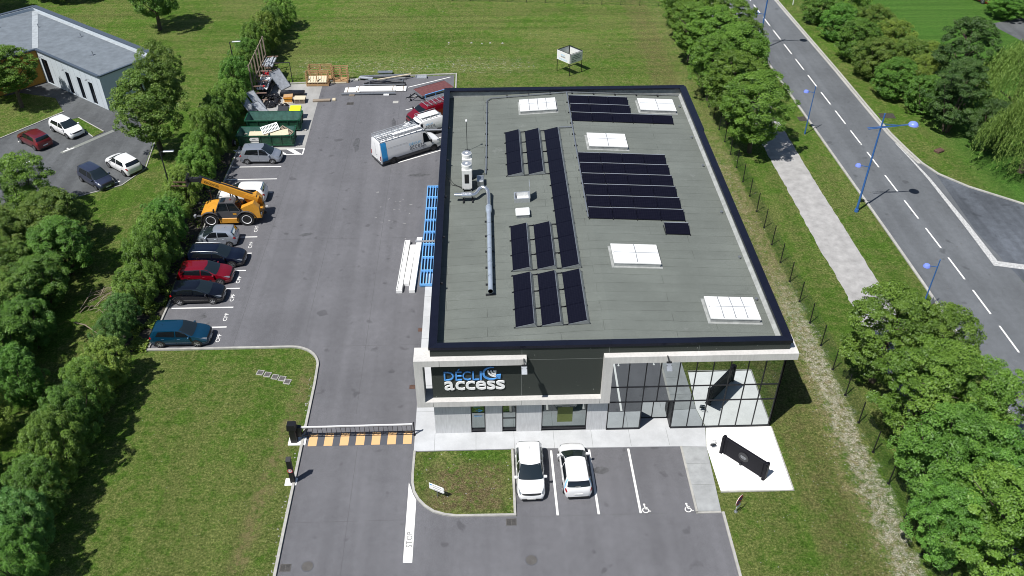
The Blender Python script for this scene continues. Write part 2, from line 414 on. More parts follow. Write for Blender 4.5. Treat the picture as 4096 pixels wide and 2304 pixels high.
M['alu'] = mat('aluminium', (.62, .64, .66), .35, .7, var=.1)
M['duct'] = mat('duct_steel', (.50, .56, .64), .4, .55, var=.12, scale=2)
M['duct_shiny'] = mat('duct_foil', (.78, .79, .80), .22, .9, var=.08, scale=5, bump=.3)
M['white_plastic'] = mat('white_plastic', (.74, .74, .72), .45, var=.06)
M['white_paint'] = mat('white_painted_metal', (.80, .80, .80), .4, var=.05)
M['grey_plastic'] = mat('grey_plastic', (.24, .25, .27), .5)
M['tyre'] = mat('tyre_rubber', (.013, .013, .014), .85, var=.3, scale=20)
M['rim'] = mat('alloy_rim', (.45, .46, .48), .3, .8)
M['dark_rim'] = mat('dark_steel_rim', (.06, .06, .065), .4, .5)
M['plastic_black'] = mat('black_trim', (.012, .012, .013), .5)
M['lamp_clear'] = mat('headlamp_glass', (.30, .32, .34), .12, .4, coat=.6)
M['lamp_red'] = mat('tail_lamp_red', (.30, .008, .010), .2, coat=.6)
M['plate'] = mat('number_plate', (.72, .72, .70), .5)
M['wood'] = mat('pallet_wood', (.44, .27, .13), .85, var=.3, scale=8, stretch=(1, 6, 6))
M['wood_pale'] = mat('pale_timber', (.60, .52, .37), .85, var=.2, scale=6, stretch=(1, 6, 6))
M['wood_grey'] = mat('weathered_timber', (.26, .21, .16), .9, var=.35, scale=6, stretch=(.5, 8, 8))
M['skip_green'] = mat('skip_green_paint', (.008, .065, .032), .5, var=.35, scale=3, bump=.15)
M['skip_inside'] = mat('skip_inside_worn', (.05, .13, .11), .7, var=.35, scale=2.5)
M['skip_floor'] = mat('skip_floor', (.40, .38, .34), .9, var=.35, scale=4)
M['machine_yellow'] = mat('machine_yellow_paint', (.60, .28, .03), .42, var=.12, scale=3, coat=.2)
M['machine_grey'] = mat('machine_grey_plastic', (.075, .075, .08), .55)
M['steel_dark'] = mat('dark_steel', (.035, .036, .04), .5, .4, var=.3)
M['lamp_blue'] = mat('street_lamp_blue', (.035, .12, .34), .4, var=.08, coat=.2)
M['lamp_globe'] = mat('lamp_shade_blue_white', (.20, .27, .80), .2, var=.05, coat=.5)
M['frame_blue'] = mat('light_blue_paint', (.16, .42, .80), .5, var=.1)
M['blue_letter'] = mat('sign_blue', (.10, .34, .78), .35, var=.04)
M['white_letter'] = mat('sign_white', (.86, .86, .86), .35, var=.02)
M['sticker_blue'] = mat('sticker_blue', (.04, .33, .70), .4)
M['sticker_light_blue'] = mat('sticker_pale_blue', (.22, .55, .82), .4)
M['sticker_grey'] = mat('sticker_grey', (.16, .17, .19), .5)
M['red'] = mat('sign_red', (.55, .02, .03), .45)
M['sign_blue'] = mat('road_sign_blue', (.02, .07, .40), .45)
M['bark'] = mat('bark', (.09, .07, .05), .9, var=.35, scale=10, bump=.5)
M['lime'] = mat('bin_lid_lime', (.62, .85, .02), .45, var=.05)
M['bin_grey'] = mat('bin_grey_plastic', (.035, .037, .042), .5)
M['orange_box'] = mat('orange_plastic', (.62, .27, .03), .5)
M['black_film'] = mat('black_film', (.014, .014, .016), .22, var=.2, bump=.9, bscale=5)
M['panel_grey'] = mat('plywood_grey', (.35, .37, .40), .6, var=.25, scale=3)
M['deck_red'] = mat('trailer_deck', (.13, .045, .045), .8, var=.3, scale=4)
M['polystyrene'] = mat('white_wrapped_board', (.86, .86, .85), .6, var=.04)
M['cream_wall'] = mat('pale_cladding_panel', (.52, .57, .61), .6, var=.05, scale=.6)
M['ochre_wall'] = mat('ochre_wall', (.45, .23, .035), .7)
M['neigh_roof'] = concrete('grey_roof_membrane', (.17, .195, .22), (1, 1, 1), .3, 1.5, 20)
M['roof_pale'] = mat('pale_flashing', (.34, .37, .39), .7, var=.2, scale=2)
M['rust'] = mat('rusty_steel', (.10, .055, .04), .8, var=.4, scale=6)
M['iron'] = mat('cast_iron', (.09, .085, .08), .8, var=.4, scale=12)
def solar():
    g = NT('solar_cells'); tc = g.n('ShaderNodeTexCoord')
    b = g.n('ShaderNodeTexBrick'); b.offset = 0; b.inputs['Scale'].default_value = 1; b.inputs['Brick Width'].default_value = .165
    b.inputs['Row Height'].default_value = .165; b.inputs['Mortar Size'].default_value = .006
    b.inputs['Color1'].default_value = (.0035, .0035, .009, 1); b.inputs['Color2'].default_value = (.0045, .0045, .011, 1); b.inputs['Mortar'].default_value = (.012, .012, .02, 1)
    g.l(tc.outputs['Object'], b.inputs['Vector'])
    return g.out(b.outputs['Color'], .4, .16)
M['solar'] = solar()
def car_paint(name, c, metal=.0, rough=.35):
    m = mat('paint_'+name, c, rough, metal, var=.03, scale=2, coat=1.0); return m
# ================================================================ the setting
g = MB()
N = 10
g.poly([(-2500,-600),(2500,-600),(2500,3000),(-2500,3000)], 0)
struct('ground', g, M['grass'])

def arc(cx, cy, r, a0, a1, n=8): return [(cx+r*cos(radians(a0+(a1-a0)*i/n)), cy+r*sin(radians(a0+(a1-a0)*i/n))) for i in range(n+1)]
# company yard + driveway + front parking
left_edge = [(-24.95,48.95),(-15.4,48.95)] + arc(-14.6,46.6,2.35,88,8,8) + [(-12.22,45.0),(-12.28,32.0),(-12.2,8)]
yard = MB().poly([(-24.95,48.95)] + left_edge[1:] + [(13.82,8),(13.82,40.2),(-3.6,40.2),(-3.6,76),(-3.45,95.5),(-10,95.1),(-16,94.2),(-20.5,93.7),(-23.8,93.4),(-24.6,86)], .004)
struct('yard_asphalt', yard, M['asphalt'])
struct('storage_slab', MB().poly([(-24.45,78.75),(-18.12,78.75),(-18.3,92.6),(-18.3,93.9),(-23.7,93.4),(-24.5,86)], .010), M['slab'])

# street, junction and its kerbs
cl = lambda y: 38.45-.0318*(y-62) if y > 62 else 38.45+.032*(62-y)-.0008*(62-y)**2
ys = [-60,0,20,34,48,55,62,70,80,90,100,110,125,150,220,400]
lk = [(cl(y)-3.52, y) for y in ys]
rk = [(39.4,220),(40.0,125),(40.35,115),(40.75,105),(41.15,95),(41.4,86),(41.62,80),(42.0,76.8),(42.45,73.9),(43.2,71.8),(45.1,69.4),(48.9,66.2),(56,61.5),(80,50)]
struct('road', MB().poly([(p[0], p[1]) for p in lk[:-1]] + rk[:1] + rk[1:10] + [(43.0,60),(43.6,45),(43.6,-60)], .004), M['road'])
struct('side_road', MB().poly([(43.1,72.0),(45.1,69.4),(48.9,66.2),(56,61.5),(80,50),(80,10),(50,30),(46,42),(43.5,52),(42.6,62)], .008), M['side_road'])
struct('road_kerb', MB().strip(lk, .22, 0, .10), M['kerb'])
struct('road_kerb', MB().strip(rk, .22, 0, .10), M['kerb'])
struct('road_gutter', MB().poly([(p[0], p[1]) for p in rk[:9]] + [(p[0]-.30, p[1]) for p in rk[:9]][::-1], .012), M['kerb'])
struct('bare_ground_patch', MB().poly([(33.2,83.0),(34.1,83.0),(34.0,84.1),(33.1,84.0)], .006).poly([(42.0,83.5),(43.6,83.3),(43.7,84.5),(42.1,84.6)], .006), M['soil'])

# painted street markings
y0, pitch = 59.85, 4.49
dash = MB()
for k in range(-9, 20):
    a = y0 + pitch*k if k >= 0 else y0 + 4.40*k
    b = a+3.0
    dash.poly([(cl(a)-.07,a),(cl(a)+.07,a),(cl(b)+.07,b),(cl(b)-.07,b)], .009)
struct('centre_line_dashes', dash, M['line'])
wl = [(41.5,78.0),(41.85,74.5),(42.1,71.0),(42.15,67.0),(42.2,63.2),(42.15,57.2)]
w = MB()
for i in range(len(wl)-1):
    (xa, ya), (xb, yb) = wl[i], wl[i+1]; k0 = .05+.05*i; k1 = .05+.05*(i+1)
    w.poly([(xa-k0,ya),(xa+k0,ya),(xb+k1,yb),(xb-k1,yb)], .012)
w.poly([(41.9,57.2),(42.15,57.9),(47.5,56.4),(56,53.5),(55.9,52.9),(47.4,55.7)], .013)
struct('edge_line', w, M['line_worn'])

# footpath east of the office
pathL = [(28.3,0),(28.35,30),(28.35,45),(28.35,54),(28.1,63.6),(28.1,70),(27.95,78),(28.1,84),(28.3,95),(28.5,130),(28.6,200)]
pathR = [(31.5,0),(31.5,30),(31.5,45),(31.5,54),(31.3,63.5),(31.1,70),(31.0,78),(31.0,84),(31.1,95),(31.3,130),(31.4,200)]
random.seed(3)
def jig(ps, n=6, a=.09):
    o = []
    for i in range(len(ps)-1):
        m = max(2, int((ps[i+1][1]-ps[i][1])/.45))
        for k in range(m):
            t = k/m; o.append((ps[i][0]*(1-t)+ps[i+1][0]*t+random.uniform(-a,a), ps[i][1]*(1-t)+ps[i+1][1]*t))
    return o+[ps[-1]]
struct('footpath', MB().poly(jig(pathR, a=.04)+jig(pathL, a=.08)[::-1], .006), M['path'])

# kerbs of the yard
kerb = MB().strip(left_edge[::-1], -.16, 0, .13)
struct('yard_kerb', MB().strip([(-12.2,8),(-12.28,32.0),(-12.22,45.0)] + arc(-14.6,46.6,2.35,8,88,8) + [(-15.4,48.95),(-25.1,48.95)], .17, 0, .13), M['kerb'])
struct('yard_kerb', MB().strip([(-24.95,49.1),(-24.72,62),(-24.62,78),(-24.5,86.1),(-23.8,93.5),(-20.5,93.8),(-16,94.4),(-10,95.25),(-3.3,95.7),(-3.3,76.0)], .14, 0, .12), M['kerb'])
struct('yard_kerb', MB().strip([(13.82,8),(13.82,33.1)], -.16, 0, .09), M['kerb'])

# planted island
isl = [(-5.04,38.5),(-5.06,36.6),(-5.03,35.9)] + [(-4.9,35.2),(-4.6,34.6),(-4.15,34.05),(-3.6,33.62),(-2.9,33.36),(-2.2,33.24)] + [(1.42,33.2),(1.42,38.5)]
struct('island_kerb', MB().strip(isl, .15, 0, .12), M['kerb'])
struct('island_grass', MB().prism([(p[0]*.99-.02, 35.9+(p[1]-35.9)*.97) for p in isl], 0, .075), M['grass'])

# concrete walk round the office, ramp, gravel pad
struct('pavement', MB().prism([(-5.02,38.52),(1.42,38.52),(12.35,38.40),(13.95,38.30),(14.25,40.0),(12.0,40.0),(12.0,40.95),(9.7,40.95),(9.7,40.03),(-3.64,40.03),(-3.64,57.5),(-5.05,57.5)], 0, .05), M['pavement'])
j = MB()
for x in (-3.7,-1.0,1.5,4.1,6.6,9.1,11.6): j.box(x-.008, x+.008, 38.52, 40.02, .02, .053)
for y in (42,44.5,47,49.5,52,54.5): j.box(-5.03, -3.66, y-.008, y+.008, .02, .053)
struct('pavement_joints', j, M['cladding_joint'])
struct('access_ramp', MB().prism([(12.42,33.22),(13.80,33.18),(13.97,38.28),(12.38,38.38)], 0, .056), M['ramp'])
struct('ramp_kerb', MB().box(12.26,12.40,33.1,38.39,0,.062).box(12.26,13.8,33.05,33.17,0,.062), M['kerb'])
struct('ramp_joints', MB().box(12.41,13.9,36.9,36.92,.02,.059).box(12.41,13.85,35.2,35.22,.02,.059), M['cladding_joint'])
struct('gravel_pad', MB().prism([(14.12,34.72),(18.6,34.66),(18.62,39.95),(14.3,39.95),(13.98,38.3)], 0, .035), M['white_gravel'])
struct('pad_edging', MB().box(18.62,18.68,34.6,39.9,0,.07).box(14.1,18.68,34.58,34.64,0,.07), M['kerb'])
struct('gutter_seam', MB().box(1.6,13.75,33.14,33.155,.002,.0065), M['letter_dark'])

# painted markings of the yard
ln = MB()
for y in (51.34,53.70,56.08,58.46,60.88,63.28,68.18,70.56,72.92,75.24): ln.box(-24.6,-19.85,y-.06,y+.06,.006,.0085)
for (x, xb) in ((3.85,3.91),(6.32,6.39),(8.87,8.93)):
    ln.poly([(xb-.07,33.2),(xb+.07,33.2),(x+.07,38.32),(x-.07,38.32)], .0085)
for (a, b) in (((-8.55,75.65),(-3.8,78.35)),((-8.53,84.0),(-3.8,86.6)),((-8.53,86.85),(-3.8,89.4)),((-8.6,92.45),(-3.9,95.0)),((-8.6,78.3),(-3.8,81.1)),((-8.55,81.2),(-3.8,83.9)),((-8.55,89.7),(-3.8,92.3))):
    dx, dy = b[0]-a[0], b[1]-a[1]; L = math.hypot(dx, dy); nx, ny = -dy/L*.06, dx/L*.06
    ln.poly([(a[0]-nx,a[1]-ny),(b[0]-nx,b[1]-ny),(b[0]+nx,b[1]+ny),(a[0]+nx,a[1]+ny)], .0085)
struct('parking_lines', ln, M['line'])
# hatched keep-clear strip before the skips
h = MB().box(-24.4,-18.1,77.50,77.62,.006,.0085).box(-24.4,-18.1,78.60,78.74,.006,.0085).box(-18.22,-18.1,77.62,78.60,.006,.0085)
for x in (-24.3,-22.3,-20.35,-18.9):
    h.poly([(x,77.64),(x+.85,77.64),(x-.05,78.58),(x-.9,78.58)] if x < -24 else [(x,77.64),(x+.62,77.64),(x-.30,78.58),(x-.98,78.58)], .0085)
struct('hatched_marking', h, M['line'])
sl = MB().poly([(-5.19,35.98),(-5.05,35.6),(-4.9,35.1),(-4.66,34.62),(-4.66,30.16),(-5.19,30.18)], .0085)
struct('stop_line', sl, M['line'])
def ground_text(txt, x, y, length, capheight, z, m, name, bold=.012, rot=pi/2):
    vs, fs = text_mesh(txt, capheight, .002, bold, 1.1, length)
    b = MB().add(vs, fs, Tm(x, y, z) @ R(z=rot)); return struct(name, b, m)
ground_text('STOP', -4.74, 31.20, 1.08, .34, .0095, M['letter_dark'], 'stop_lettering', 0.0)
for y in (50.12,52.55,54.93,57.26,62.11,64.53): ground_text('CPF', -20.02, y-.5, .92, .30, .0075, M['line'], 'cpf_lettering', .0)
yb = MB(); dk = MB()
for k in range(7):
    x = -11.95+1.03*k; yb.box(x, x+.56, 39.18, 40.26, .006, .0095)
dk.box(-12.0,-5.15,39.15,40.3,.003,.0068)
struct('ramp_background_marking', dk, M['line_dark']); struct('ochre_crossing_blocks', yb, M['line_yellow'])
def wheelchair(cx, cy, s):
    b = MB(); z0, z1 = .006, .0088
    def seg(a, c, w=.085):
        ax, ay = a; bx, by = c; dx, dy = bx-ax, by-ay; L = math.hypot(dx, dy); nx, ny = -dy/L*w/2, dx/L*w/2
        b.poly([(cx+s*(ax-nx),cy+s*(ay-ny)),(cx+s*(bx-nx),cy+s*(by-ny)),(cx+s*(bx+nx),cy+s*(by+ny)),(cx+s*(ax+nx),cy+s*(ay+ny))], z1)
    b.poly([(cx+s*(x-.06), cy+s*(y+.42)) for x, y in arc(0,0,.10,0,360,14)[:-1]], z1)
    ps = arc(-.02,-.17,.25,120,350,14)
    for i in range(len(ps)-1): seg(ps[i], (ps[i+1][0]+.004, ps[i+1][1]), .08)
    seg((-.05,.34),(-.02,-.02),.11); seg((-.04,.12),(.18,.10),.07); seg((-.04,-.03),(.20,-.05),.10); seg((.18,-.03),(.30,-.32),.09); seg((.28,-.31),(.42,-.27),.08)
    return struct('wheelchair_marking', b, M['line'])
wheelchair(9.27,33.53,.72); wheelchair(11.85,33.50,.72)
# pale scuffs on the yard
random.seed(11)
sc_ = MB()
for i in range(26):
    x = random.gauss(-7.9,1.4); y = random.gauss(66.5,3.2); a = random.uniform(-.5,.9); L = random.uniform(.06,.30); w_ = random.uniform(.03,.08)
    if x > -5.6: continue
    sc_.add([(-L/2,-w_/2,0),(L/2,-w_/3,0),(L/2.4,w_/2,0),(-L/2.2,w_/2.5,0)], [(0,1,2,3)], Tm(x,y,.0078) @ R(z=a))
struct('pale_scuff_marks', sc_, mat('scuff', (.34,.34,.33), .8))

# neighbour's car park
npk = MB().poly([(-53.3,90.3),(-49.5,81.75),(-60,70),(-60,56),(-44,62),(-37.5,70.4),(-34.3,72.3),(-33.0,75.2),(-33.6,80.2),(-38.6,89.0),(-40.2,88.2),(-49.5,95.6),(-53,93)], .004)
struct('neighbour_car_park', npk, M['old_asphalt'])
struct('lawn_strip', MB().prism([(-49.4,81.6),(-45.1,87.4),(-47.2,90.8),(-51.5,92.2),(-60,88),(-60,76)], 0, .05), M['grass'])
struct('lawn_strip', MB().prism([(-43.7,85.7),(-42.9,86.0),(-39.35,82.8),(-40.1,81.75)], 0, .05), M['grass'])
k2 = MB().strip([(-55,75.5),(-49.4,81.6),(-45.0,87.5)], .12, 0, .08).strip([(-43.0,86.1),(-39.3,82.9)], -.1, 0, .08).strip([(-43.9,85.7),(-40.1,81.7)], .1, 0, .07).strip([(-37.5,70.4),(-34.2,72.2),(-32.9,75.2),(-33.5,80.3)], -.1, 0, .07)
struct('car_park_kerb', k2, M['kerb'])
struct('drain_channel', MB().poly([(-42.3,78.7),(-41.95,78.4),(-38.25,82.95),(-38.6,83.25)], .009), mat('channel_concrete', (.20,.21,.19), .85))
tm = MB()
for (x, y) in ((-41.6,79.2),(-46.9,81.3),(-35.0,72.6),(-45,76.6),(-44.6,83.9)):
    A = Tm(x, y, 0) @ R(z=radians(42))
    tm.box(-.55,.55,-.07,.07,.005,.010,A).box(-.06,.06,.07,.45,.005,.010,A)
struct('parking_ticks', tm, M['line'])
struct('far_drive', MB().poly([(65.6,109.0),(71,111),(90,112),(90,92),(67.2,103.1)], .004), M['old_asphalt'])
struct('planting_bed', MB().poly([(-27.6,48.2),(-25.1,49.1),(-25.0,54.6),(-24.9,78),(-27.4,78)], .005), M['soil'])

se = MB()
for (x0, ya, x1, yb_) in ((-13.75,50.5,-13.6,92.0),(-9.1,42.0,-9.25,92.0),(-8.6,9.0,-8.7,39.0),(-18.9,49.2,-18.7,77.4)): se.poly([(x0-.012,ya),(x0+.012,ya),(x1+.012,yb_),(x1-.012,yb_)], .0062)
for (y, xa_, xb_) in ((48.9,-12.3,-5.1),(62.8,-19.5,-5.6),(33.16,-12.2,-5.3)): se.poly([(xa_,y-.012),(xb_,y-.012),(xb_,y+.012),(xa_,y+.012)], .0063)
struct('asphalt_seams', se, mat('seam_dark', (.085,.085,.09), .9))
pt_ = MB()
for (x, y, a, b_, r_) in ((-13.0,79.5,.35,1.6,.05),(-6.4,73.2,1.1,.28,.0),(-21.9,52.6,.32,.22,.0),(-9.6,84.0,.25,1.0,.1),(6.9,36.6,.5,.3,0),(-16.2,81.0,.2,.12,0),(-15.7,63.5,.6,.25,.3)):
    pt_.add([(a*cos(2*pi*k/18)*random.uniform(.7,1.15), b_*sin(2*pi*k/18)*random.uniform(.7,1.15), 0) for k in range(18)], [tuple(range(18))], Tm(x,y,.0066) @ R(z=r_))
struct('oil_stains', pt_, mat('oil_stain', (.085,.085,.09), .7, var=.4, scale=3))
# ================================================================ the office building
X0, X1, Y0, Y1, ZT, ZR = -3.65, 18.55, 40.0, 75.8, 7.62, 7.1
B = thing('office_building', 'large flat roofed office and warehouse with dark speckled cladding, concrete frame and glass front', 'office building')
MB().box(X0,X0+.25,Y0+.25,Y1,0,ZT-.12).build('side_wall', M['dark_wall'], B)
MB().box(X1-.25,X1,Y0+5.0,Y1,0,ZT-.12).build('side_wall', M['dark_wall'], B)
MB().box(X0+.25,X1-.25,Y1-.25,Y1,0,ZT-.12).build('rear_wall', M['dark_wall'], B)
RIDGE, ZRID, SLOPE = 7.7, 7.42, .055
def rz(x): return ZRID-SLOPE*abs(x-RIDGE)
xa, xb = X0+.25, X1-.25
rf = MB().add([(xa,Y0+.25,rz(xa)),(RIDGE,Y0+.25,ZRID),(xb,Y0+.25,rz(xb)),(xb,Y1-.25,rz(xb)),(RIDGE,Y1-.25,ZRID),(xa,Y1-.25,rz(xa)),
     (xa,Y0+.25,6.5),(xb,Y0+.25,6.5),(xb,Y1-.25,6.5),(xa,Y1-.25,6.5)], [(0,1,4,5),(1,2,3,4),(6,9,8,7),(0,6,7,2,1),(3,8,9,5,4),(2,7,8,3),(5,9,6,0)]).build('roof', M['membrane'], B)
up = MB()
up.box(xa,xa+.04,Y0+.29,Y1-.29,6.6,ZT-.14).box(xb-.04,xb,Y0+.29,Y1-.29,6.6,ZT-.14).box(xa,xb,Y1-.29,Y1-.25,6.6,ZT-.14).box(xa,xb,Y0+.25,Y0+.29,6.6,ZT-.14)
up.add([(xb-.04,Y0+.4,rz(xb)+.20),(xb-.04,Y1-.4,rz(xb)+.20),(xb-.26,Y1-.4,rz(xb-.26)+.003),(xb-.26,Y0+.4,rz(xb-.26)+.003)], [(0,1,2,3)])
up.build('roof_upturn', M['upturn'], rf)
# coping in metal lengths, slightly sloped inwards
def coping(name, pts_out, pts_in, n):
    b = MB(); gap = MB()
    for k in range(n):
        for (t0, t1, bb, e) in ((k/n, (k+1)/n, b, .004),):
            o0 = Vector(pts_out[0]).lerp(Vector(pts_out[1]), t0); o1 = Vector(pts_out[0]).lerp(Vector(pts_out[1]), t1)
            i0 = Vector(pts_in[0]).lerp(Vector(pts_in[1]), t0); i1 = Vector(pts_in[0]).lerp(Vector(pts_in[1]), t1)
            d = (o1-o0).normalized()*e
            o0 += d; o1 -= d; i0 += d; i1 -= d; zt = ZT+.06; zi = ZT+.02; zb = ZT-.14
            vs = [(o0.x,o0.y,zb),(o1.x,o1.y,zb),(i1.x,i1.y,zb),(i0.x,i0.y,zb),(o0.x,o0.y,zt),(o1.x,o1.y,zt),(i1.x,i1.y,zi),(i0.x,i0.y,zi)]
            b.add(vs, [(0,3,2,1),(4,5,6,7),(0,1,5,4),(1,2,6,5),(2,3,7,6),(3,0,4,7)])
    return b.build(name, M['navy_metal'], B)
xo0, xo1, yo0, yo1 = X0-.07, X1+.07, Y0-.08, Y1+.07; wc = .52
coping('parapet_coping', ((xo0,yo0),(xo1,yo0)), ((xo0+wc,yo0+wc),(xo1-wc,yo0+wc)), 8)
coping('parapet_coping', ((xo1,yo0),(xo1,yo1)), ((xo1-wc,yo0+wc),(xo1-wc,yo1-wc)), 13)
coping('parapet_coping', ((xo1,yo1),(xo0,yo1)), ((xo1-wc,yo1-wc),(xo0+wc,yo1-wc)), 8)
coping('parapet_coping', ((xo0,yo1),(xo0,yo0)), ((xo0+wc,yo1-wc),(xo0+wc,yo0+wc)), 13)
MB().box(X1-.05,X1+.20,Y0+27.2,Y1-.1,ZT-.2,ZT+.0).build('coping_flashing', M['navy_metal'], B)
# south front: dark speckled wall with joints
fc = MB().box(X0,7.06,Y0,Y0+.25,3.30,ZT-.12).box(7.06,X1,Y0,Y0+.25,6.34,ZT-.12)
fw = fc.build('speckled_wall', M['cladding'], B)
jt = MB()
for x in (1.98,): jt.box(x-.012,x+.012,Y0-.004,Y0,3.4,ZT-.15)
for x in (7.35,12.9): jt.box(x-.012,x+.012,Y0-.004,Y0,6.92,ZT-.15)
jt.box(2.3,7.0,Y0-.004,Y0,6.46,6.485)
jt.build('wall_joints', M['cladding_joint'], fw)
# ground-floor concrete wall pieces between the windows
for (a, b) in ((X0,-1.30),(-.35,.74),(1.67,3.31),(6.28,7.60)):
    MB().box(a,b,Y0,Y0+.25,.05,3.30).build('concrete_wall_panel', M['wall_conc'], B)
# concrete frame
yf = 39.58
fr = MB()
fr.box(-4.66,-4.13,yf,40.85,2.93,6.90)                     # left post
fr.box(-4.13,2.26,yf,39.995,6.42,6.90)                     # upper left beam
fr.box(-4.13,7.03,yf,39.995,2.93,3.37)                     # lower beam
fr.box(-4.13,-3.652,39.995,40.85,2.93,3.37).box(-4.13,-3.652,39.995,40.85,6.42,6.90)
fr.box(7.03,7.60,yf,39.995,2.93,6.90)                      # middle post
fr.box(7.60,19.05,yf,39.995,6.38,6.90)                     # upper right beam
fr.box(18.56,19.05,39.995,41.4,6.38,6.90)
fo = fr.build('concrete_frame', M['frame_conc'], B)
MB().box(-3.645,-3.625,yf-.003,yf,2.95,3.35).box(1.97,1.99,yf-.003,yf,2.95,3.35).box(-3.1,-3.08,yf-.003,yf,6.44,6.88).box(6.95,6.97,yf-.003,yf,2.95,3.35).build('frame_joints', M['letter_dark'], fo)
# windows of the left half
def window(x0, x1, z0, z1, sill, bars=()):
    f = MB(); t = .07; y = Y0+.10
    f.box(x0,x0+t,y,y+.08,z0,z1).box(x1-t,x1,y,y+.08,z0,z1).box(x0+t,x1-t,y,y+.08,z0,z0+t).box(x0+t,x1-t,y,y+.08,z1-t,z1)
    for zz in bars: f.box(x0+t,x1-t,y,y+.08,zz-.03,zz+.03)
    o = f.build('window_frame', M['black_metal'], B)
    MB().box(x0+t,x1-t,y+.03,y+.05,z0+t,z1-t).build('window_pane', M['window_glass'], o)
    MB().box(x0,x1,Y0+.005,Y0+.2,z0-.06,z0-.005).build('window_sill', M['steel_dark'], o)
    MB().box(x0,x1,Y0+.12,Y0+.25,.04,z0-.065).build('window_base', M['black_metal'], o)
    return o
w1 = window(-1.30,-.35,.26,3.28,0); w2 = window(.74,1.67,.26,3.28,0,(1.22,)); w3 = window(3.31,6.28,.26,3.28,0)
vs, fs = text_mesh('>', .28, .004, .03); 
a_ = MB().box(-.98,-.72,Y0+.120,Y0+.125,1.93,1.97).add(vs, fs, Tm(-.80,Y0+.125,1.83) @ R(x=pi/2))
a_.box(-1.10,-.55,Y0+.120,Y0+.125,1.52,1.54).box(-1.08,-.60,Y0+.120,Y0+.125,1.44,1.46).box(-1.10,-.70,Y0+.120,Y0+.125,2.30,2.33)
a_.build('window_sticker', M['sticker_blue'], w1)
MB().box(4.35,5.35,Y0+.122,Y0+.126,.75,2.1).build('window_poster', mat('poster_olive', (.10,.125,.03), .8), w3)
# curtain wall
CW = [7.64,8.72,9.80,10.72,11.90,12.97,14.03,15.12,16.23,17.32,18.50]
cw = MB()
for x in CW:
    z0 = .05
    if x == 10.72: z0 = 2.62
    cw.box(x-.03,x+.03,Y0-.04,Y0+.06,z0,6.33)
for z in (2.58,3.92): 
    cw.box(CW[0]-.03,CW[-1]+.03,Y0-.035,Y0+.055,z-.035,z+.035)
cw.box(CW[0],9.80,Y0-.05,Y0+.05,.05,.14).box(11.90,CW[-1]+.04,Y0-.05,Y0+.05,.04,.14)
cw.box(CW[0],CW[-1],Y0-.04,Y0+.05,6.28,6.36)
mull = cw.build('curtain_wall', M['black_metal'], B)
random.seed(5)
zs = [.14,2.545,2.615,3.885,3.955,6.28]
for i in range(10):
    for (a, b) in ((.14,2.545),(2.615,3.885),(3.955,6.28)):
        if a == .14 and i in (2, 3): continue
        x0, x1 = CW[i]+.03, CW[i+1]-.03; t = random.uniform(-.0012,.0012)
        MB().add([(x0,Y0+t,a),(x1,Y0-t,a),(x1,Y0-t,b),(x0,Y0+t,b),(x0,Y0+.03,a),(x1,Y0+.03,a),(x1,Y0+.03,b),(x0,Y0+.03,b)],
                 [(0,1,2,3),(7,6,5,4),(0,4,5,1),(1,5,6,2),(2,6,7,3),(3,7,4,0)]).build('glass_pane', M['curtain_glass'], mull)
# east return of the glazing
er = MB()
for y in (Y0+1.3,Y0+2.6,Y0+3.9,Y0+4.95): er.box(X1-.10,X1-.02,y-.03,y+.03,.05,6.33)
for z in (.09,2.58,3.92,6.31): er.box(X1-.09,X1-.03,Y0+.06,Y0+4.95,z-.035,z+.035)
er.box(X1-.14,X1-.01,Y0-.04,Y0+.06,.04,6.33)
eo = er.build('east_glazing', M['black_metal'], B)
MB().box(X1-.08,X1-.06,Y0+.06,Y0+4.92,.12,6.28).build('glass_pane', M['curtain_glass'], eo)
MB().box(9.86,11.85,Y0+1.9,Y0+1.95,.05,2.55).build('entrance_back', M['dark_wall'], B)
# recessed entrance
en = MB().box(9.80,9.86,Y0+.06,Y0+.95,.05,2.545).box(11.84,11.90,Y0+.06,Y0+.95,.05,2.545).box(9.86,11.84,Y0+.06,Y0+.98,2.50,2.545)
en.box(9.86,11.84,Y0+.92,Y0+.98,.05,.13).box(9.86,9.92,Y0+.92,Y0+.98,.13,2.50).box(11.78,11.84,Y0+.92,Y0+.98,.13,2.50).box(10.76,10.82,Y0+.90,Y0+.98,.13,2.50)
do = en.build('entrance_door', M['black_metal'], B)
for (a, b) in ((9.92,10.76),(10.82,11.78)): MB().box(a,b,Y0+.93,Y0+.96,.13,2.50).build('glass_pane', M['curtain_glass'], do)
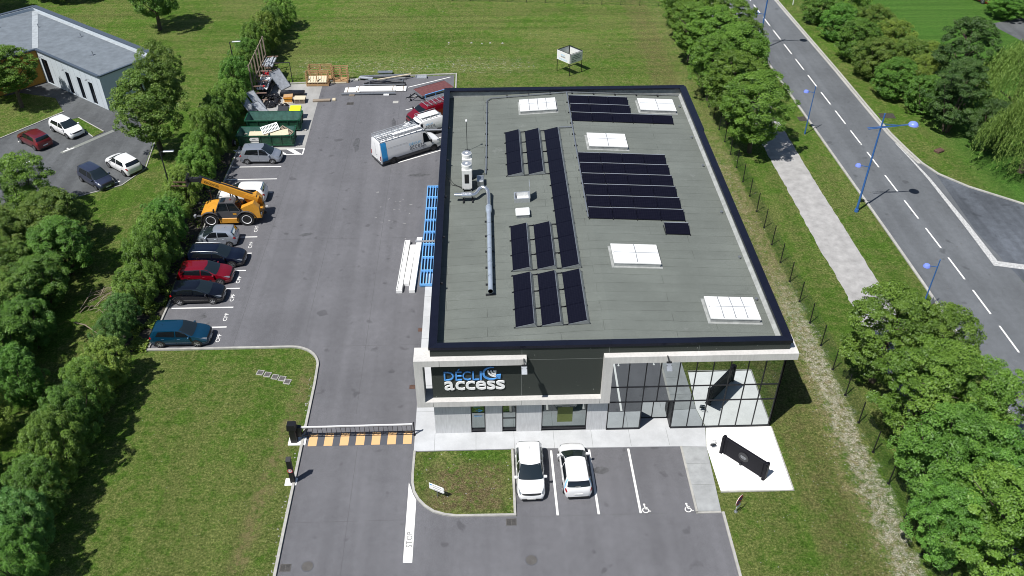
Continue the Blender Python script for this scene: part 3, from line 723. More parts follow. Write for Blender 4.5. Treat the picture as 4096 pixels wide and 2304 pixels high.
# skylights
def roof_at(x, y, h=0.0): return Tm(x, y, rz(x)+h) @ R(y=math.atan(SLOPE)*(1 if x > RIDGE else -1))
def skylight(cx, cy, w, d, nx=2):
    A = roof_at(cx, cy)
    k = MB(A).box(-w/2-.05,w/2+.05,-d/2-.05,d/2+.05,0,.26).box(-w/2-.22,w/2+.22,-d/2-.22,d/2+.22,0,.02)
    o = k.build('skylight', M['upturn'], B)
    MB(A).box(-w/2-.08,w/2+.08,-d/2-.08,d/2+.08,.255,.33).build('skylight_frame', M['white_plastic'], o)
    d_ = MB(A); ny = 2
    for i in range(nx):
        for jj in range(ny):
            x0 = -w/2+w*i/nx+.03; x1 = -w/2+w*(i+1)/nx-.03; y0_ = -d/2+d*jj/ny+.03; y1_ = -d/2+d*(jj+1)/ny-.03
            ya, yb_ = (.36, .43) if jj == 0 else (.43, .36)
            d_.add([(x0,y0_,.33),(x1,y0_,.33),(x1,y1_,.33),(x0,y1_,.33),(x0,y0_,ya),(x1,y0_,ya),(x1,y1_,yb_),(x0,y1_,yb_)],
                   [(4,5,6,7),(0,1,5,4),(1,2,6,5),(2,3,7,6),(3,0,4,7)])
    d_.build('skylight_dome', M['white_dome'], o)
    b_ = MB(A).box(-w/2,w/2,-.025,.025,.33,.435)
    for i in range(1, nx): b_.box(-w/2+w*i/nx-.02,-w/2+w*i/nx+.02,-d/2,-.025,.33,.40).box(-w/2+w*i/nx-.02,-w/2+w*i/nx+.02,.025,d/2,.33,.40)
    b_.build('glazing_bar', M['grey_plastic'], o)
for a in ((4.77,72.5,3.1,2.1,4),(15.55,72.7,3.1,2.1,2),(10.2,65.7,3.1,2.1,2),(10.25,49.37,3.1,2.1,2),(15.74,43.63,3.1,2.1,4)): skylight(*a)
# smoke-vent hatches: one open, one shut
A = roof_at(2.71, 57.35)
hk = MB(A).box(-.60,.60,-.52,-.42,0,.36).box(-.60,.60,.42,.52,0,.36).box(-.60,-.50,-.42,.42,0,.36).box(.50,.60,-.42,.42,0,.36)
ho = hk.build('roof_hatch', M['alu'], B)
MB(A).box(-.50,.50,-.42,.42,0,.03).build('hatch_floor', M['white_plastic'], ho)
MB(A).box(.60,.64,-.50,.52,.34,1.40).build('open_lid', M['alu'], ho)
A = roof_at(2.68, 55.15)
hs = MB(A).box(-.48,.48,-.42,.42,0,.28).build('roof_hatch', M['galv'], B)
MB(A).bbox(-.53,.53,-.47,.47,.28,.37,.04).build('hatch_lid', M['white_dome'], hs)
for y in (72.9,67.1,62.3,55.4,49.6,44.9):
    MB(roof_at(17.7,y)).lathe([(.08,0),(.08,.10),(.12,.11),(.12,.15)], 8).build('roof_outlet', M['galv'], B)
for y in (46.6,52.0,57.4,62.9,68.5): MB().box(X0+.45,X0+.62,y-.06,y+.06,ZT-.22,ZT-.10).build('overflow_spout', M['steel_dark'], B)
for (y) in (54.7,72.4):
    MB().box(-5.45,X0,y-.10,y+.10,5.2,5.26).box(X0-.35,X0,y-.05,y+.05,5.26,5.36).build('wall_lamp', M['grey_plastic'], B)

# ---------------------------------------------------------------- letters of the company sign
S = thing('company_sign', 'raised letters DECLIC access in blue and white on the dark wall', 'sign', (-.95, 39.9, 4.9))
def wall_letters(txt, x, z, width, height, m, name, bold=.0, y=39.985, ext=.055):
    vs, fs = text_mesh(txt, height, ext, bold, 1.05, width)
    A = Tm(x+.95, y-39.9, z-4.9) @ R(x=pi/2)
    # extrude side walls come with the text mesh; split per letter so that each is a part
    return MB().add([(v.x, v.y, v.z) for v in vs], fs, A).build(name, m, S)
for ch, x, w_, h_ in (('D',-2.88,.62,.74),('É',-2.16,.40,.96),('C',-1.72,.52,.76),('L',-1.10,.42,.74),('I',-.64,.13,.74)):
    wall_letters(ch, x, 4.89, w_, h_, M['blue_letter'], 'letter', -.004)
for ch, x, w_ in (('a',-2.88,.62),('c',-2.19,.60),('c',-1.55,.60),('e',-.91,.66),('s',-.21,.54),('s',.36,.57)):
    wall_letters(ch, x, 4.05, w_, .76, M['white_letter'], 'letter', .010)
def ring(b, cx, cz, r0, r1, a0, a1, y0, y1, n=18, taper=None):
    for i in range(n):
        t0, t1 = i/n, (i+1)/n; A0 = radians(a0+(a1-a0)*t0); A1 = radians(a0+(a1-a0)*t1)
        k0 = taper(t0) if taper else 1; k1 = taper(t1) if taper else 1
        rm = (r0+r1)/2; hw = (r1-r0)/2
        p = [((rm-hw*k0),A0),((rm+hw*k0),A0),((rm+hw*k1),A1),((rm-hw*k1),A1)]
        vs = [(cx+r*cos(a), y0, cz+r*sin(a)) for r, a in p] + [(cx+r*cos(a), y1, cz+r*sin(a)) for r, a in p]
        b.add(vs, [(0,1,2,3),(7,6,5,4),(0,4,5,1),(1,5,6,2),(2,6,7,3),(3,7,4,0)])
MS = Tm(.95,-39.9,-4.9)
b = MB(MS); ring(b, .10, 5.45, .46, .56, 72, 318, 39.91, 39.985, 22, lambda t: .35+1.0*sin(pi*min(1,t*1.02)))
b.add([(.44,39.91,5.02),(.56,39.91,5.14),(.36,39.91,5.30),(.68,39.91,5.36),(.64,39.91,4.98),(.44,39.985,5.02),(.56,39.985,5.14),(.36,39.985,5.30),(.68,39.985,5.36),(.64,39.985,4.98)],
      [(2,3,4,0),(5,9,8,7),(0,4,9,5),(4,3,8,9),(3,2,7,8),(2,0,5,7)])
b.build('arrow_swoosh', M['blue_letter'], S)
b = MB(MS)
for r0, r1 in ((.46,.57),(.28,.38),(.0,.20)): ring(b, .40, 5.68, r0, r1, 180, 266, 39.92, 39.985, 10)
b.build('wave_emblem', M['white_letter'], S)

# ---------------------------------------------------------------- floodlights on the frame
def floodlight(x, label):
    t = thing('floodlight', label, 'floodlight', (x, 39.3, 6.9), 0, 'floodlights on the concrete frame')
    MB().box(-.03,.03,-.28,.30,-.02,.06).box(-.16,.16,-.30,-.24,-.12,.06).box(-.16,-.13,-.42,-.24,-.16,-.10).box(.13,.16,-.42,-.24,-.16,-.10).build('bracket', M['steel_dark'], t)
    A = Tm(0,-.42,-.22) @ R(x=radians(42))
    MB().box(-.17,.17,-.28,.22,-.04,.04,A).build('lamp_housing', M['galv'], t)
floodlight(2.08, 'grey floodlight at the free end of the upper left beam, above the sign wall')
floodlight(10.9, 'grey floodlight on the long right beam, above the glazed entrance')
# ================================================================ things on the roof
PG = 'solar panel rows on the office roof'
def solar_row_south(x0, y0, n, label):
    label_kind = "south"
    c = x0+n*.8975; t = thing('solar_row', label, 'solar panels', (0,0,0), 0, PG)
    for i in range(n):
        px = x0+1.795*i; s = 1 if px+.9 > RIDGE else -1
        A = Tm(px, y0, rz(px)) @ R(y=math.atan(SLOPE)*s)
        o = MB().box(.012,1.783,0,1.10,-.035,0).build('solar_panel', M['solar'], t); o.matrix_local = A @ Tm(0,0,.10) @ R(x=radians(12.5))
        MB(A).box(.02,1.775,1.095,1.13,.02,.355).box(.0,1.79,1.06,1.13,.355,.37).build('wind_deflector', M['alu'], t)
        e = MB(A)
        for xx in (.0,1.795):
            e.bar((xx,-.07,.04),(xx,1.2,.04),.05,.05).bar((xx,-.02,.085),(xx,.04,.10),.05,.03).bar((xx,1.06,.30),(xx,1.12,.35),.05,.03)
        build_each(e, 'mounting_rail', M['steel_dark'], t, 3 if 'south' in label_kind else 2)
    return t
def solar_row_west(x0, y0, n, label, w=1.19):
    label_kind = "west"
    t = thing('solar_row', label, 'solar panels', (0,0,0), 0, PG)
    for i in range(n):
        py = y0+1.80*i; A = Tm(x0, py, rz(x0+.6)-.02) @ R(y=-math.atan(SLOPE))
        o = MB().box(0,w,.012,1.788,-.035,0).build('solar_panel', M['solar'], t); o.matrix_local = A @ Tm(0,0,.10) @ R(y=radians(-11.5))
        MB(A).add([(w-.02,.01,.335),(w-.02,1.79,.335),(w+.02,1.79,.335),(w+.02,.01,.335),(w+.17,1.79,.04),(w+.17,.01,.04)], [(0,3,2,1),(3,5,4,2)]).build('wind_deflector', M['galv'], t)
        e = MB(A)
        for yy in (0, 1.80):
            e.bar((-.12,yy,.05),(w+(.46 if x0 < 4.9 else .2),yy,.05),.05,.05).bar((-.05,yy,.09),(.03,yy,.11),.05,.03)
        build_each(e, 'mounting_rail', M['steel_dark'], t, 3 if 'south' in label_kind else 2)
    A = Tm(x0, y0, rz(x0+.6)-.02) @ R(y=-math.atan(SLOPE))
    MB(A).add([(-.04,-.03,.03),(w+.16,-.03,.03),(w+.02,-.03,.33),(0,-.03,.09),(-.04,-.005,.03),(w+.16,-.005,.03),(w+.02,-.005,.33),(0,-.005,.09)],
              [(0,1,2,3),(7,6,5,4),(0,4,5,1),(1,5,6,2),(2,6,7,3),(3,7,4,0)]).build('end_plate', M['galv'], t)
    return t
solar_row_south(7.62, 72.78, 3, 'row of three dark solar panels, farthest on the roof, by the rear parapet')
solar_row_south(7.62, 71.12, 3, 'three dark solar panels in a row, second row from the rear parapet')
solar_row_south(7.60, 69.46, 5, 'row of five dark solar panels in front of the two rows of three')
nth = ['front row of the block of six', 'second from the front of the block of six', 'third from the front of the block of six',
       'fourth from the front of the block of six', 'fifth from the front of the block of six', 'rear row of the block of six']
for k in range(6): solar_row_south(7.52, 54.07+1.645*k, 4, 'row of four dark solar panels, '+nth[k])
solar_row_south(12.93, 52.27, 1, 'lone dark solar panel at the front right corner of the block of rows')
solar_row_west(1.70, 60.80, 4, 'column of four tilted solar panels at the far left, behind the open roof hatch')
solar_row_west(3.39, 60.80, 4, 'column of four tilted solar panels between the far left column and the long one')
solar_row_west(5.05, 48.17, 11, 'long column of eleven tilted solar panels running down the middle of the roof')
solar_row_west(1.70, 48.22, 3, 'column of three tilted solar panels in front of the white closed hatch, left one')
solar_row_west(3.39, 48.22, 3, 'column of three tilted solar panels between the closed hatch and the long column')
solar_row_west(1.68, 42.27, 3, 'leftmost column of three tilted solar panels nearest to the front parapet')
solar_row_west(3.35, 42.27, 3, 'middle column of three tilted solar panels nearest to the front parapet')
solar_row_west(5.02, 42.27, 3, 'rightmost column of three tilted solar panels nearest to the front parapet')

def roof_pts(ps, h=.12): return [(x, y, rz(x)+h) for x, y in ps]
cd = thing('cable_duct', 'pale metal cable duct on feet along the rear parapet and down between the solar rows', 'cable duct')
m_ = MB()
for ps in ([(-.04,61.3),(0.0,62.5),(.2,74.3)],[(.2,74.3),(.6,74.75),(7.6,75.0)],[(7.6,75.0),(18.1,75.2)],[(7.56,75.0),(7.50,66),(7.46,54.2)],[(6.35,68.3),(7.48,68.25)]):
    q = roof_pts(ps)
    for i in range(len(q)-1): m_.bar(q[i], q[i+1], .09, .07)
build_each(m_, 'duct_run', M['galv'], cd)
ft = MB()
for y in range(62, 75, 2): ft.box(-.12+.015*(y-61),.12+.015*(y-61),y,y+.12,rz(0),rz(0)+.09)
for y in range(55, 75, 2): ft.box(7.38,7.66,y,y+.12,rz(7.5),rz(7.5)+.09)
for x in range(2, 18, 2): ft.box(x,x+.12,74.85,75.25,rz(x),rz(x)+.09)
build_each(ft, 'duct_foot', M['plastic_black'], cd)

def hvac(cy, label):
    t = thing('air_conditioning_unit', label, 'air conditioner', (-1.5, cy, rz(-1.5)), 0, 'two air conditioning units on the roof')
    MB().box(-.38,.38,-.45,.45,.28,1.90).build('casing', M['white_plastic'], t)
    MB().box(-.18,.16,-.462,-.452,.75,1.55).build('grille', M['plastic_black'], t)
    MB().lathe([(.38,1.90),(.40,2.0),(.40,2.22),(.37,2.26)], 24).build('fan_cowl', M['white_plastic'], t)
    f = MB().lathe([(.36,2.262),(.36,2.27)], 24).build('fan_guard', M['alu'], t)
    MB().lathe([(.11,2.272),(.10,2.30)], 16).build('fan_hub', M['white_paint'], t)
    b = MB()
    for x in (-.33,.27): b.box(x,x+.07,-.5,.5,.0,.28)
    b.box(-.33,.34,-.5,-.42,.18,.28).box(-.33,.34,.42,.5,.18,.28).build('stand', M['galv'], t)
    return t
hvac(59.40, 'white air conditioning unit with round top fan, the one nearer the silver duct')
hvac(61.05, 'white air conditioning unit with round top fan, the one nearer the roof mast')
MB_ = MB(roof_at(-.45, 60.0)).bbox(-.28,.28,-.5,.45,0,.55,.04); tag(MB_.build('electrical_cabinet', M['galv']), 'low grey cabinet on the roof beside the air conditioning units', 'cabinet')
mt = thing('roof_mast', 'thin dark upright mast with a white top behind the air conditioning units', 'mast', (-1.55, 65.36, rz(-1.55)))
MB().tube([(0,0,0),(0,0,2.75)], .025, 6).box(-.2,.2,-.2,.2,0,.05).build('pole', M['steel_dark'], mt)
MB().bbox(-.08,.08,-.08,.08,2.75,2.90,.02).build('sensor', M['white_paint'], mt)
# ventilation duct
vd = thing('ventilation_duct', 'silver ventilation duct with silencer and elbows running along the left of the roof', 'ventilation duct')
z = rz(0)
MB().tube([(-2.45,57.62,z+.46),(-1.92,57.60,z+.46)], .15, 16).build('intake_pipe', M['duct_shiny'], vd, True)
MB().tube([(-1.95,57.6,z+.46),(-1.93,57.6,z+.46),(-1.92,57.6,z+.46),(-1.15,57.6,z+.46)], [.15,.2,.23,.23], 18).build('silencer', M['duct_shiny'], vd, True)
el = [(-1.15,57.6,z+.46),(-.95,57.62,z+.46),(-.75,57.85,z+.50),(-.55,58.15,z+.66),(-.30,58.28,z+.72),(-.05,58.15,z+.70),(.12,57.85,z+.62),(.14,57.4,z+.50),(.14,56.9,z+.46),(.14,55.95,z+.46)]
MB().tube(el, .155, 16).build('elbow', M['duct_shiny'], vd, True)
MB().tube([(.14,56.05,z+.46),(.14,55.9,z+.46),(.14,55.3,z+.46),(.14,55.1,z+.46)], [.16,.235,.235,.18], 18).build('reducer', M['duct'], vd, True)
seg = MB()
for k in range(6):
    y1_ = 55.1-1.58*k; seg.tube([(.14,y1_,z+.46),(.14,y1_-1.56,z+.46)], .168, 18)
    seg.tube([(.14,y1_-1.50,z+.46),(.14,y1_-1.56,z+.46)], .182, 18)
build_each(seg, 'straight_duct', M['duct'], vd, 2, True)
sp = MB()
for y in (54.5,52.6,50.7,48.8,46.9,45.8): sp.box(-.18,.46,y-.06,y+.06,z,z+.10).box(.02,.26,y-.04,y+.04,z+.10,z+.3)
for x in (-1.78,-1.08): sp.box(x-.06,x+.06,57.25,57.95,z-.1,z+.04).box(x-.04,x+.04,57.5,57.7,z+.04,z+.26)
build_each(sp, 'duct_foot', M['steel_dark'], vd, 2)
ca = MB()
for q in ([(-1.9,59.3,7.0),(-2.6,60.2,6.9),(-3.25,61.2,7.3)],[(-1.9,59.5,7.0),(-2.7,60.0,6.9),(-3.25,60.9,7.3)],[(-1.1,60.6,7.0),(-.6,61.3,7.0),(-.1,61.4,7.05)]): ca.tube([(a,b,max(c,rz(a)+.03)) for a,b,c in q], .018, 5)
tag(ca.build('roof_cables', M['plastic_black']), 'black cables lying on the roof between the air conditioning units and the parapet', 'cable')
# ================================================================ vehicles
def interp(tab, x):
    """smooth interpolation of a table [(x, v...)]"""
    if x <= tab[0][0]: return tab[0][1:]
    if x >= tab[-1][0]: return tab[-1][1:]
    for i in range(len(tab)-1):
        if tab[i][0] <= x <= tab[i+1][0]:
            a, b = tab[i], tab[i+1]; t = (x-a[0])/(b[0]-a[0])
            p = tab[i-1] if i > 0 else a; q = tab[i+2] if i+2 < len(tab) else b
            out = []
            for k in range(1, len(a)):
                m0 = (b[k]-p[k])/max(1e-6, b[0]-p[0])*(b[0]-a[0]) if i > 0 else (b[k]-a[k])
                m1 = (q[k]-a[k])/max(1e-6, q[0]-a[0])*(b[0]-a[0]) if i+2 < len(tab) else (b[k]-a[k])
                d = b[k]-a[k]
                m0 = max(-abs(3*d), min(abs(3*d), m0)) if m0*d > 0 else 0; m1 = max(-abs(3*d), min(abs(3*d), m1)) if m1*d > 0 else 0
                t2, t3 = t*t, t*t*t
                out.append((2*t3-3*t2+1)*a[k]+(t3-2*t2+t)*m0+(-2*t3+3*t2)*b[k]+(t3-t2)*m1)
            return out
class CarForm:
    """body surface: x along the car (front at +x), t around the half section: 0 sill, 1 waist, 2 belt, 3 roof edge, 4 centre"""
    def __init__(s, L, W, tab): s.L = L; s.W = W; s.tab = tab
    def sec(s, x):
        # table columns: zbottom, zwaist, zbelt, zroofedge, zcentre, half widths: bottom, waist, belt, roofedge
        zb, zw, zt, zr, zc, wb, ww, wt, wr = interp(s.tab, x)
        k = s.W/2
        return [(wb*k,zb),(ww*k,zw),(wt*k,zt),(wr*k,zr),(0,zc)]
    def pt(s, x, t, side=1, off=0.0):
        p = s.sec(x); tab = [(i, p[i][0], p[i][1]) for i in range(5)]
        i = min(3, int(t)); f = t-i
        # gentle rounding around each control point
        P0 = Vector(p[i]); P1 = Vector(p[i+1]); Pm = Vector(p[i-1]) if i > 0 else P0; Pn = Vector(p[i+2]) if i < 3 else Vector((-p[3][0], p[3][1]))
        m0 = (P1-Pm)*.30; m1 = (Pn-P0)*.30
        t2, t3 = f*f, f**3
        q = (2*t3-3*t2+1)*P0+(t3-2*t2+f)*m0+(-2*t3+3*t2)*P1+(t3-t2)*m1
        v = Vector((x, q[0]*side, q[1]))
        if off:
            e = .02
            a = s.pt(min(x+e, s.L/2), t, side); b = s.pt(max(x-e, -s.L/2), t, side); c = s.pt(x, min(4, t+e), side); d = s.pt(x, max(0, t-e), side)
            n = (a-b).cross(c-d)
            if n.length > 1e-9:
                n.normalize()
                if n.dot(Vector((0, side*.6, 1)) + Vector((x/s.L*1.2, 0, 0))) < 0: n = -n
                v = v+n*off
        return v
    def body(s, nx=44):
        b = MB(); ts = [0,.5,1,1.35,1.7,2,2.3,2.65,3,3.2,3.5,3.75,4]
        L2 = s.L/2; xs = []
        for i in range(nx+1):
            u = i/nx; xs.append(-L2 + s.L*(.5-.5*cos(pi*u))*.45 + s.L*u*.55)
        xs[0] = -L2; xs[-1] = L2
        ring = []
        for x in xs:
            ring.append([s.pt(x, t, 1) for t in ts] + [s.pt(x, t, -1) for t in ts[-2::-1]])
        n = len(ring[0]); vs = [v for r in ring for v in r]; fs = []
        for i in range(len(ring)-1):
            for k in range(n-1): fs.append((i*n+k, (i+1)*n+k, (i+1)*n+k+1, i*n+k+1))
            fs.append((i*n+n-1, (i+1)*n+n-1, (i+1)*n, i*n))
        fs.append(tuple(range(n))); fs.append(tuple(range((len(ring)-1)*n+n-1, (len(ring)-1)*n-1, -1)))
        return b.add(vs, fs)
    def patch(s, corners, off=.008, n=8, m=5, both=False):
        """thin patch on the body: corners [(x,t) bl, br, tr, tl] on +side; both=True spans the centre line (t mirrored)"""
        b = MB()
        def add(side):
            vs = []
            for j in range(m+1):
                for i in range(n+1):
                    u, v = i/n, j/m
                    a = Vector(corners[0]).lerp(Vector(corners[1]), u); c = Vector(corners[3]).lerp(Vector(corners[2]), u)
                    q = a.lerp(c, v); vs.append(s.pt(q[0], q[1], side, off))
            fs = []
            for j in range(m):
                for i in range(n):
                    f = (j*(n+1)+i, j*(n+1)+i+1, (j+1)*(n+1)+i+1, (j+1)*(n+1)+i); fs.append(f if side > 0 else f[::-1])
            b.add(vs, fs)
        if both is True: add(1); add(-1)
        else: add(both if both in (1, -1) else 1)
        return b
    def across(s, x0, x1, t0, t1, off=.008, n=10, m=6, tlow=None):
        """patch spanning the full width: from x0 (lower edge) to x1 (upper edge); t0 = side limit"""
        b = MB(); vs = []
        for j in range(m+1):
            v = j/m; x = x0+(x1-x0)*v
            ta = (tlow if tlow is not None else t0)*(1-v)+t0*v
            for i in range(2*n+1):
                u = (i-n)/n; t = 4-(4-ta)*abs(u); xx = x + t1*(u*u)
                vs.append(s.pt(xx, t, 1 if u >= 0 else -1, off))
        fs = []
        w = 2*n+1
        for j in range(m):
            for i in range(w-1): fs.append((j*w+i, j*w+i+1, (j+1)*w+i+1, (j+1)*w+i))
        return b.add(vs, fs)

def wheel(parent, x, y, r, w, side, rim=M['rim'], name='wheel', spokes=5):
    A = Tm(x, y, r) @ R(x=-pi/2*side)     # local +z points outwards
    prof = [(r*.62,-w),(r*.93,-w),(r,-w*.82),(r,-w*.15),(r*.95,0),(r*.66,0)]
    o = MB(A).lathe(prof, 22).build('tyre', M['tyre'], parent, True); o.name = 'wheel'
    b = MB(A); b.lathe([(r*.66,-.06),(r*.66,.004),(r*.60,.010),(r*.57,-.03)], 22)
    for k in range(spokes):
        a = 2*pi*k/spokes; b.bar((r*.08*cos(a), r*.08*sin(a), .0),(r*.60*cos(a), r*.60*sin(a), .0), r*.17, .03)
    b.lathe([(r*.14,-.02),(r*.14,.018)], 12)
    b.build('rim', rim, o, False)
    MB(A).lathe([(r*.58,-.05),(r*.58,-.035)], 16).build('brake_disc', M['plastic_black'], o)
    return o
def arch(parent, cf, x, r, side, y):
    b = MB(); n = 14; vs = []
    for k in range(n+1):
        a = radians(-12+204*k/n)
        for rr, oo in ((r*1.16, .006), (r*.2, .004)):
            vs.append((x+rr*cos(a), side*(y+oo), max(.16, r+rr*sin(a))))
    fs = [(2*k, 2*k+2, 2*k+3, 2*k+1) if side < 0 else (2*k+1, 2*k+3, 2*k+2, 2*k) for k in range(n)]
    return b.add(vs, fs).build('wheel_arch', M['plastic_black'], parent)

def make_car(name, label, cat, kind, paint, loc, rz, group=None, stripe=False, roof_rails=False, plates=True, glassm=None):
    D = CARS[kind]; L, W, H = D['L'], D['W'], D['H']
    cf = CarForm(L, W, D['tab']); t = thing(name, label, cat, loc, rz, group)
    cf.body().build('body', paint, t, True)
    gl = glassm or M['car_glass']
    a = D['ws']; cf.across(a[0], a[1], a[2], -a[3], .007, tlow=a[4]).build('windscreen', M['car_glass_light'], t, True)
    a = D['rw']; cf.across(a[0], a[1], a[2], a[3], .007, tlow=a[4]).build('rear_window', gl, t, True)
    for side in (1, -1):
        for k, q in enumerate(D['sw']):
            cf.patch(q, .006, both=side).build('side_window', gl, t, True)
        cf.patch(D['hl'], .010, both=side).build('headlight', M['lamp_clear'], t, True)
        cf.patch(D['tl'], .010, both=side).build('tail_light', M['lamp_red'], t, True)
        r = D['r']
        for x in D['wx']:
            ys = cf.sec(x)[1][0]
            arch(t, cf, x, r, side, ys)
            wheel(t, x, side*(ys+.014), r, .20, side, D.get('rim', M['rim']), spokes=D.get('sp', 5))
        mx = D['mir']; p = cf.pt(mx, 2.05, side)
        A = Tm(p.x, p.y+side*.11, p.z+.05)
        m_ = MB(A).bbox(-.06,.08,-.10,.10,-.07,.08,.03).bar((.02,-side*.12,-.05),(.02,-side*.02,-.03),.04,.03)
        m_.build('mirror', paint if D.get('mirpaint', 1) else M['plastic_black'], t, True)
        # handles and sill line
        b = MB()
        for hx in D['hd']:
            p = cf.pt(hx, 1.62, side, .012); b.box(p.x-.09,p.x+.09,p.y-.012,p.y+.012,p.z-.014,p.z+.014)
        b.build('door_handle', paint, t)
        b = MB()
        for dx in D['dl']:
            b.add([cf.pt(dx-.006, tt, side, .004) for tt in (.25,.6,1,1.4,1.8,2.0)] + [cf.pt(dx+.006, tt, side, .004) for tt in (.25,.6,1,1.4,1.8,2.0)],
                  [(i, i+1, i+7, i+6) for i in range(5)])
        b.build('door_gap', M['plastic_black'], t)
        cf.patch([(-L/2+.75,.0),(L/2-.85,.0),(L/2-.85,.33),(-L/2+.75,.33)], .006, n=12, m=2, both=side).build('sill_trim', M['plastic_black'], t, True)
    a = D['gr']; cf.across(a[0], a[1], a[2], -a[3], .008, tlow=a[4]).build('grille', M['plastic_black'], t, True)
    zf = D['pz'][0]; zr_ = D['pz'][1]
    MB().box(L/2-.012,L/2+.018,-.26,.26,zf-.055,zf+.055).build('number_plate', M['plate'], t)
    MB().box(-L/2-.018,-L/2+.012,-.26,.26,zr_-.055,zr_+.055).build('number_plate', M['plate'], t)
    MB().box(L/2-.06,L/2+.008,-W*.34,W*.34,.20,.33).build('front_intake', M['plastic_black'], t)
    MB().box(-L/2-.008,-L/2+.06,-W*.36,W*.36,.20,.34).build('rear_valance', M['plastic_black'], t)
    MB().tube([(D['ant'],0,H-.01),(D['ant']-.12,0,H+.16)], .008, 5).build('aerial', M['plastic_black'], t)
    if roof_rails:
        for side in (1, -1):
            p0 = cf.pt(D['rail'][0], 3.0, side); p1 = cf.pt(D['rail'][1], 3.0, side); pm = cf.pt(sum(D['rail'])/2, 3.0, side)
            MB().tube([(p0.x,p0.y,p0.z),(p0.x+.12,p0.y,p0.z+.05),(pm.x,pm.y,pm.z+.05),(p1.x-.12,p1.y,p1.z+.05),(p1.x,p1.y,p1.z)], .018, 6).build('roof_rail', M['alu'], t, True)
    return t, cf
# column order of the tables: x, zbottom, zwaist, zbelt, zroofedge, zcentre, wbottom, wwaist, wbelt, wroofedge (widths relative to W/2)
def hatch_tab(L, H, hood=.80, nose=.62, hoodlen=.95, rear=.0, roofback=.0):
    f = L/2; s = L/4.05; hb = f-hoodlen*s
    return [(-f, .30,.52,.66,.74,.76, .60,.68,.68,.52),(-f+.03, .26,.55,.76,.88,.91, .72,.82,.80,.66),(-f+.10, .22,.56,.84,1.00,1.04, .82,.92,.88,.72),
            (-f+.19+rear*.5, .20,.56,.90,1.16,1.20, .87,.96,.92,.73),(-f+.32+rear, .20,.56,.92,H-.12,H-.085, .89,.985,.935,.72),(-f+.70+rear, .19,.56,.93,H-.06,H-.035, .91,1.0,.94,.715),
            (-.25, .18,.55,.92,H-.04,H, .91,1.0,.935,.715),(hb-1.02, .18,.55,.91,H-.06,H-.02, .91,1.0,.93,.70),(hb-.78, .18,.55,.90,H-.16,H-.11, .91,1.0,.925,.72),
            (hb-.38, .18,.55,.89,1.10,1.16, .91,1.0,.91,.79),(hb-.04, .18,.55,.87,.93,.985, .91,.995,.91,.84),(f-.58, .19,.54,.82,.87,.915, .90,.985,.89,.80),
            (f-.28, .20,.52,.72,.785,.83, .87,.95,.84,.72),(f-.09, .22,.48,.63,.69,.74, .78,.86,.75,.60),(f-.02, .25,.44,.54,.61,.65, .66,.74,.64,.48),(f, .28,.42,.50,.55,.58, .60,.68,.58,.44)]
def estate_tab(L, H):
    f = L/2
    t = hatch_tab(L, H, hoodlen=1.05)
    return t
CARS = {}
def reg(kind, L, W, H, hoodlen, r=.31, tab=None, sp=5, rear=.0, wsr=.46):
    s = L/4.05; f = L/2; hb = f-hoodlen*s   # base of windscreen
    tb = tab or hatch_tab(L, H, hoodlen=hoodlen, rear=rear)
    rt = hb-.84
    CARS[kind] = dict(L=L, W=W, H=H, tab=tb, ws=(hb-.10, rt-.12, 3.02, .16, 2.72), rw=(-f+.115+rear*.3, -f+.345+rear, 3.0, .05, 2.75),
        sw=[[(rt+.52,2.12),(rt-.52,2.12),(rt-.50,2.86),(rt+.10,2.86)], [(rt-.60,2.12),(-f+.55+rear,2.22),(-f+.78+rear,2.80),(rt-.58,2.86)]],
        hl=[(f-.52,2.05),(f-.10,1.70),(f-.11,2.80),(f-.34,2.75)], tl=[(-f+.26,1.85),(-f+.03,1.7),(-f+.05,2.5),(-f+.16,2.45)],
        wx=(f-.80*s, -f+.72*s), r=r, mir=hb-.42, hd=(rt-.35,-f+1.05+rear), dl=(hb-.32, rt-.56, -f+.82+rear*.5),
        gr=(f-.01, f-.085, 3.0, .05, 2.6), pz=(.36,.55), ant=-f+1.0, rail=(-f+.65,rt-.05), sp=sp)
reg('hatch', 4.06, 1.76, 1.44, .80)
reg('hatch_long', 4.30, 1.80, 1.47, .86, r=.33)
reg('city', 3.44, 1.63, 1.46, .60, r=.28)
reg('estate', 4.78, 1.84, 1.50, .92, r=.34, rear=.08)
reg('mpv', 3.95, 1.72, 1.58, .66, r=.30)
P_ = {'white': car_paint('white', (.80,.80,.80)), 'black': car_paint('black_blue', (.002,.0025,.006), 0, .18), 'navy': car_paint('dark_navy', (.0025,.004,.012), 0, .18),
      'red': car_paint('metallic_red', (.20,.003,.012), .25, .22), 'maroon': car_paint('maroon', (.16,.012,.018), .3), 'silver': car_paint('silver', (.40,.43,.48), .6, .32),
      'blue': car_paint('petrol_blue', (.003,.045,.095), .35, .22), 'slate': car_paint('slate_blue', (.045,.055,.10), .5, .32), 'ice': car_paint('ice_silver', (.44,.48,.54), .6, .32)}
GL = 'cars parked nose out along the hedge'
GN = "cars in the neighbour's car park"
make_car('parked_car', 'petrol blue hatchback parked alone in the bay at the near end of the yard', 'car', 'hatch_long', P_['blue'], (-22.75,49.98,0), radians(0), GL)
make_car('parked_car', 'black hatchback with bright headlamps, between the red car and the empty bay', 'car', 'hatch', P_['black'], (-22.72,54.93,0), radians(1), GL)
make_car('parked_car', 'glossy red hatchback between the black hatchback and the dark estate', 'car', 'hatch_long', P_['red'], (-22.72,57.42,0), radians(0), GL)
t, cf = make_car('parked_car', 'long dark navy estate car with roof rails, beside the red car', 'car', 'estate', P_['navy'], (-22.42,59.76,0), radians(-1), GL, roof_rails=True)
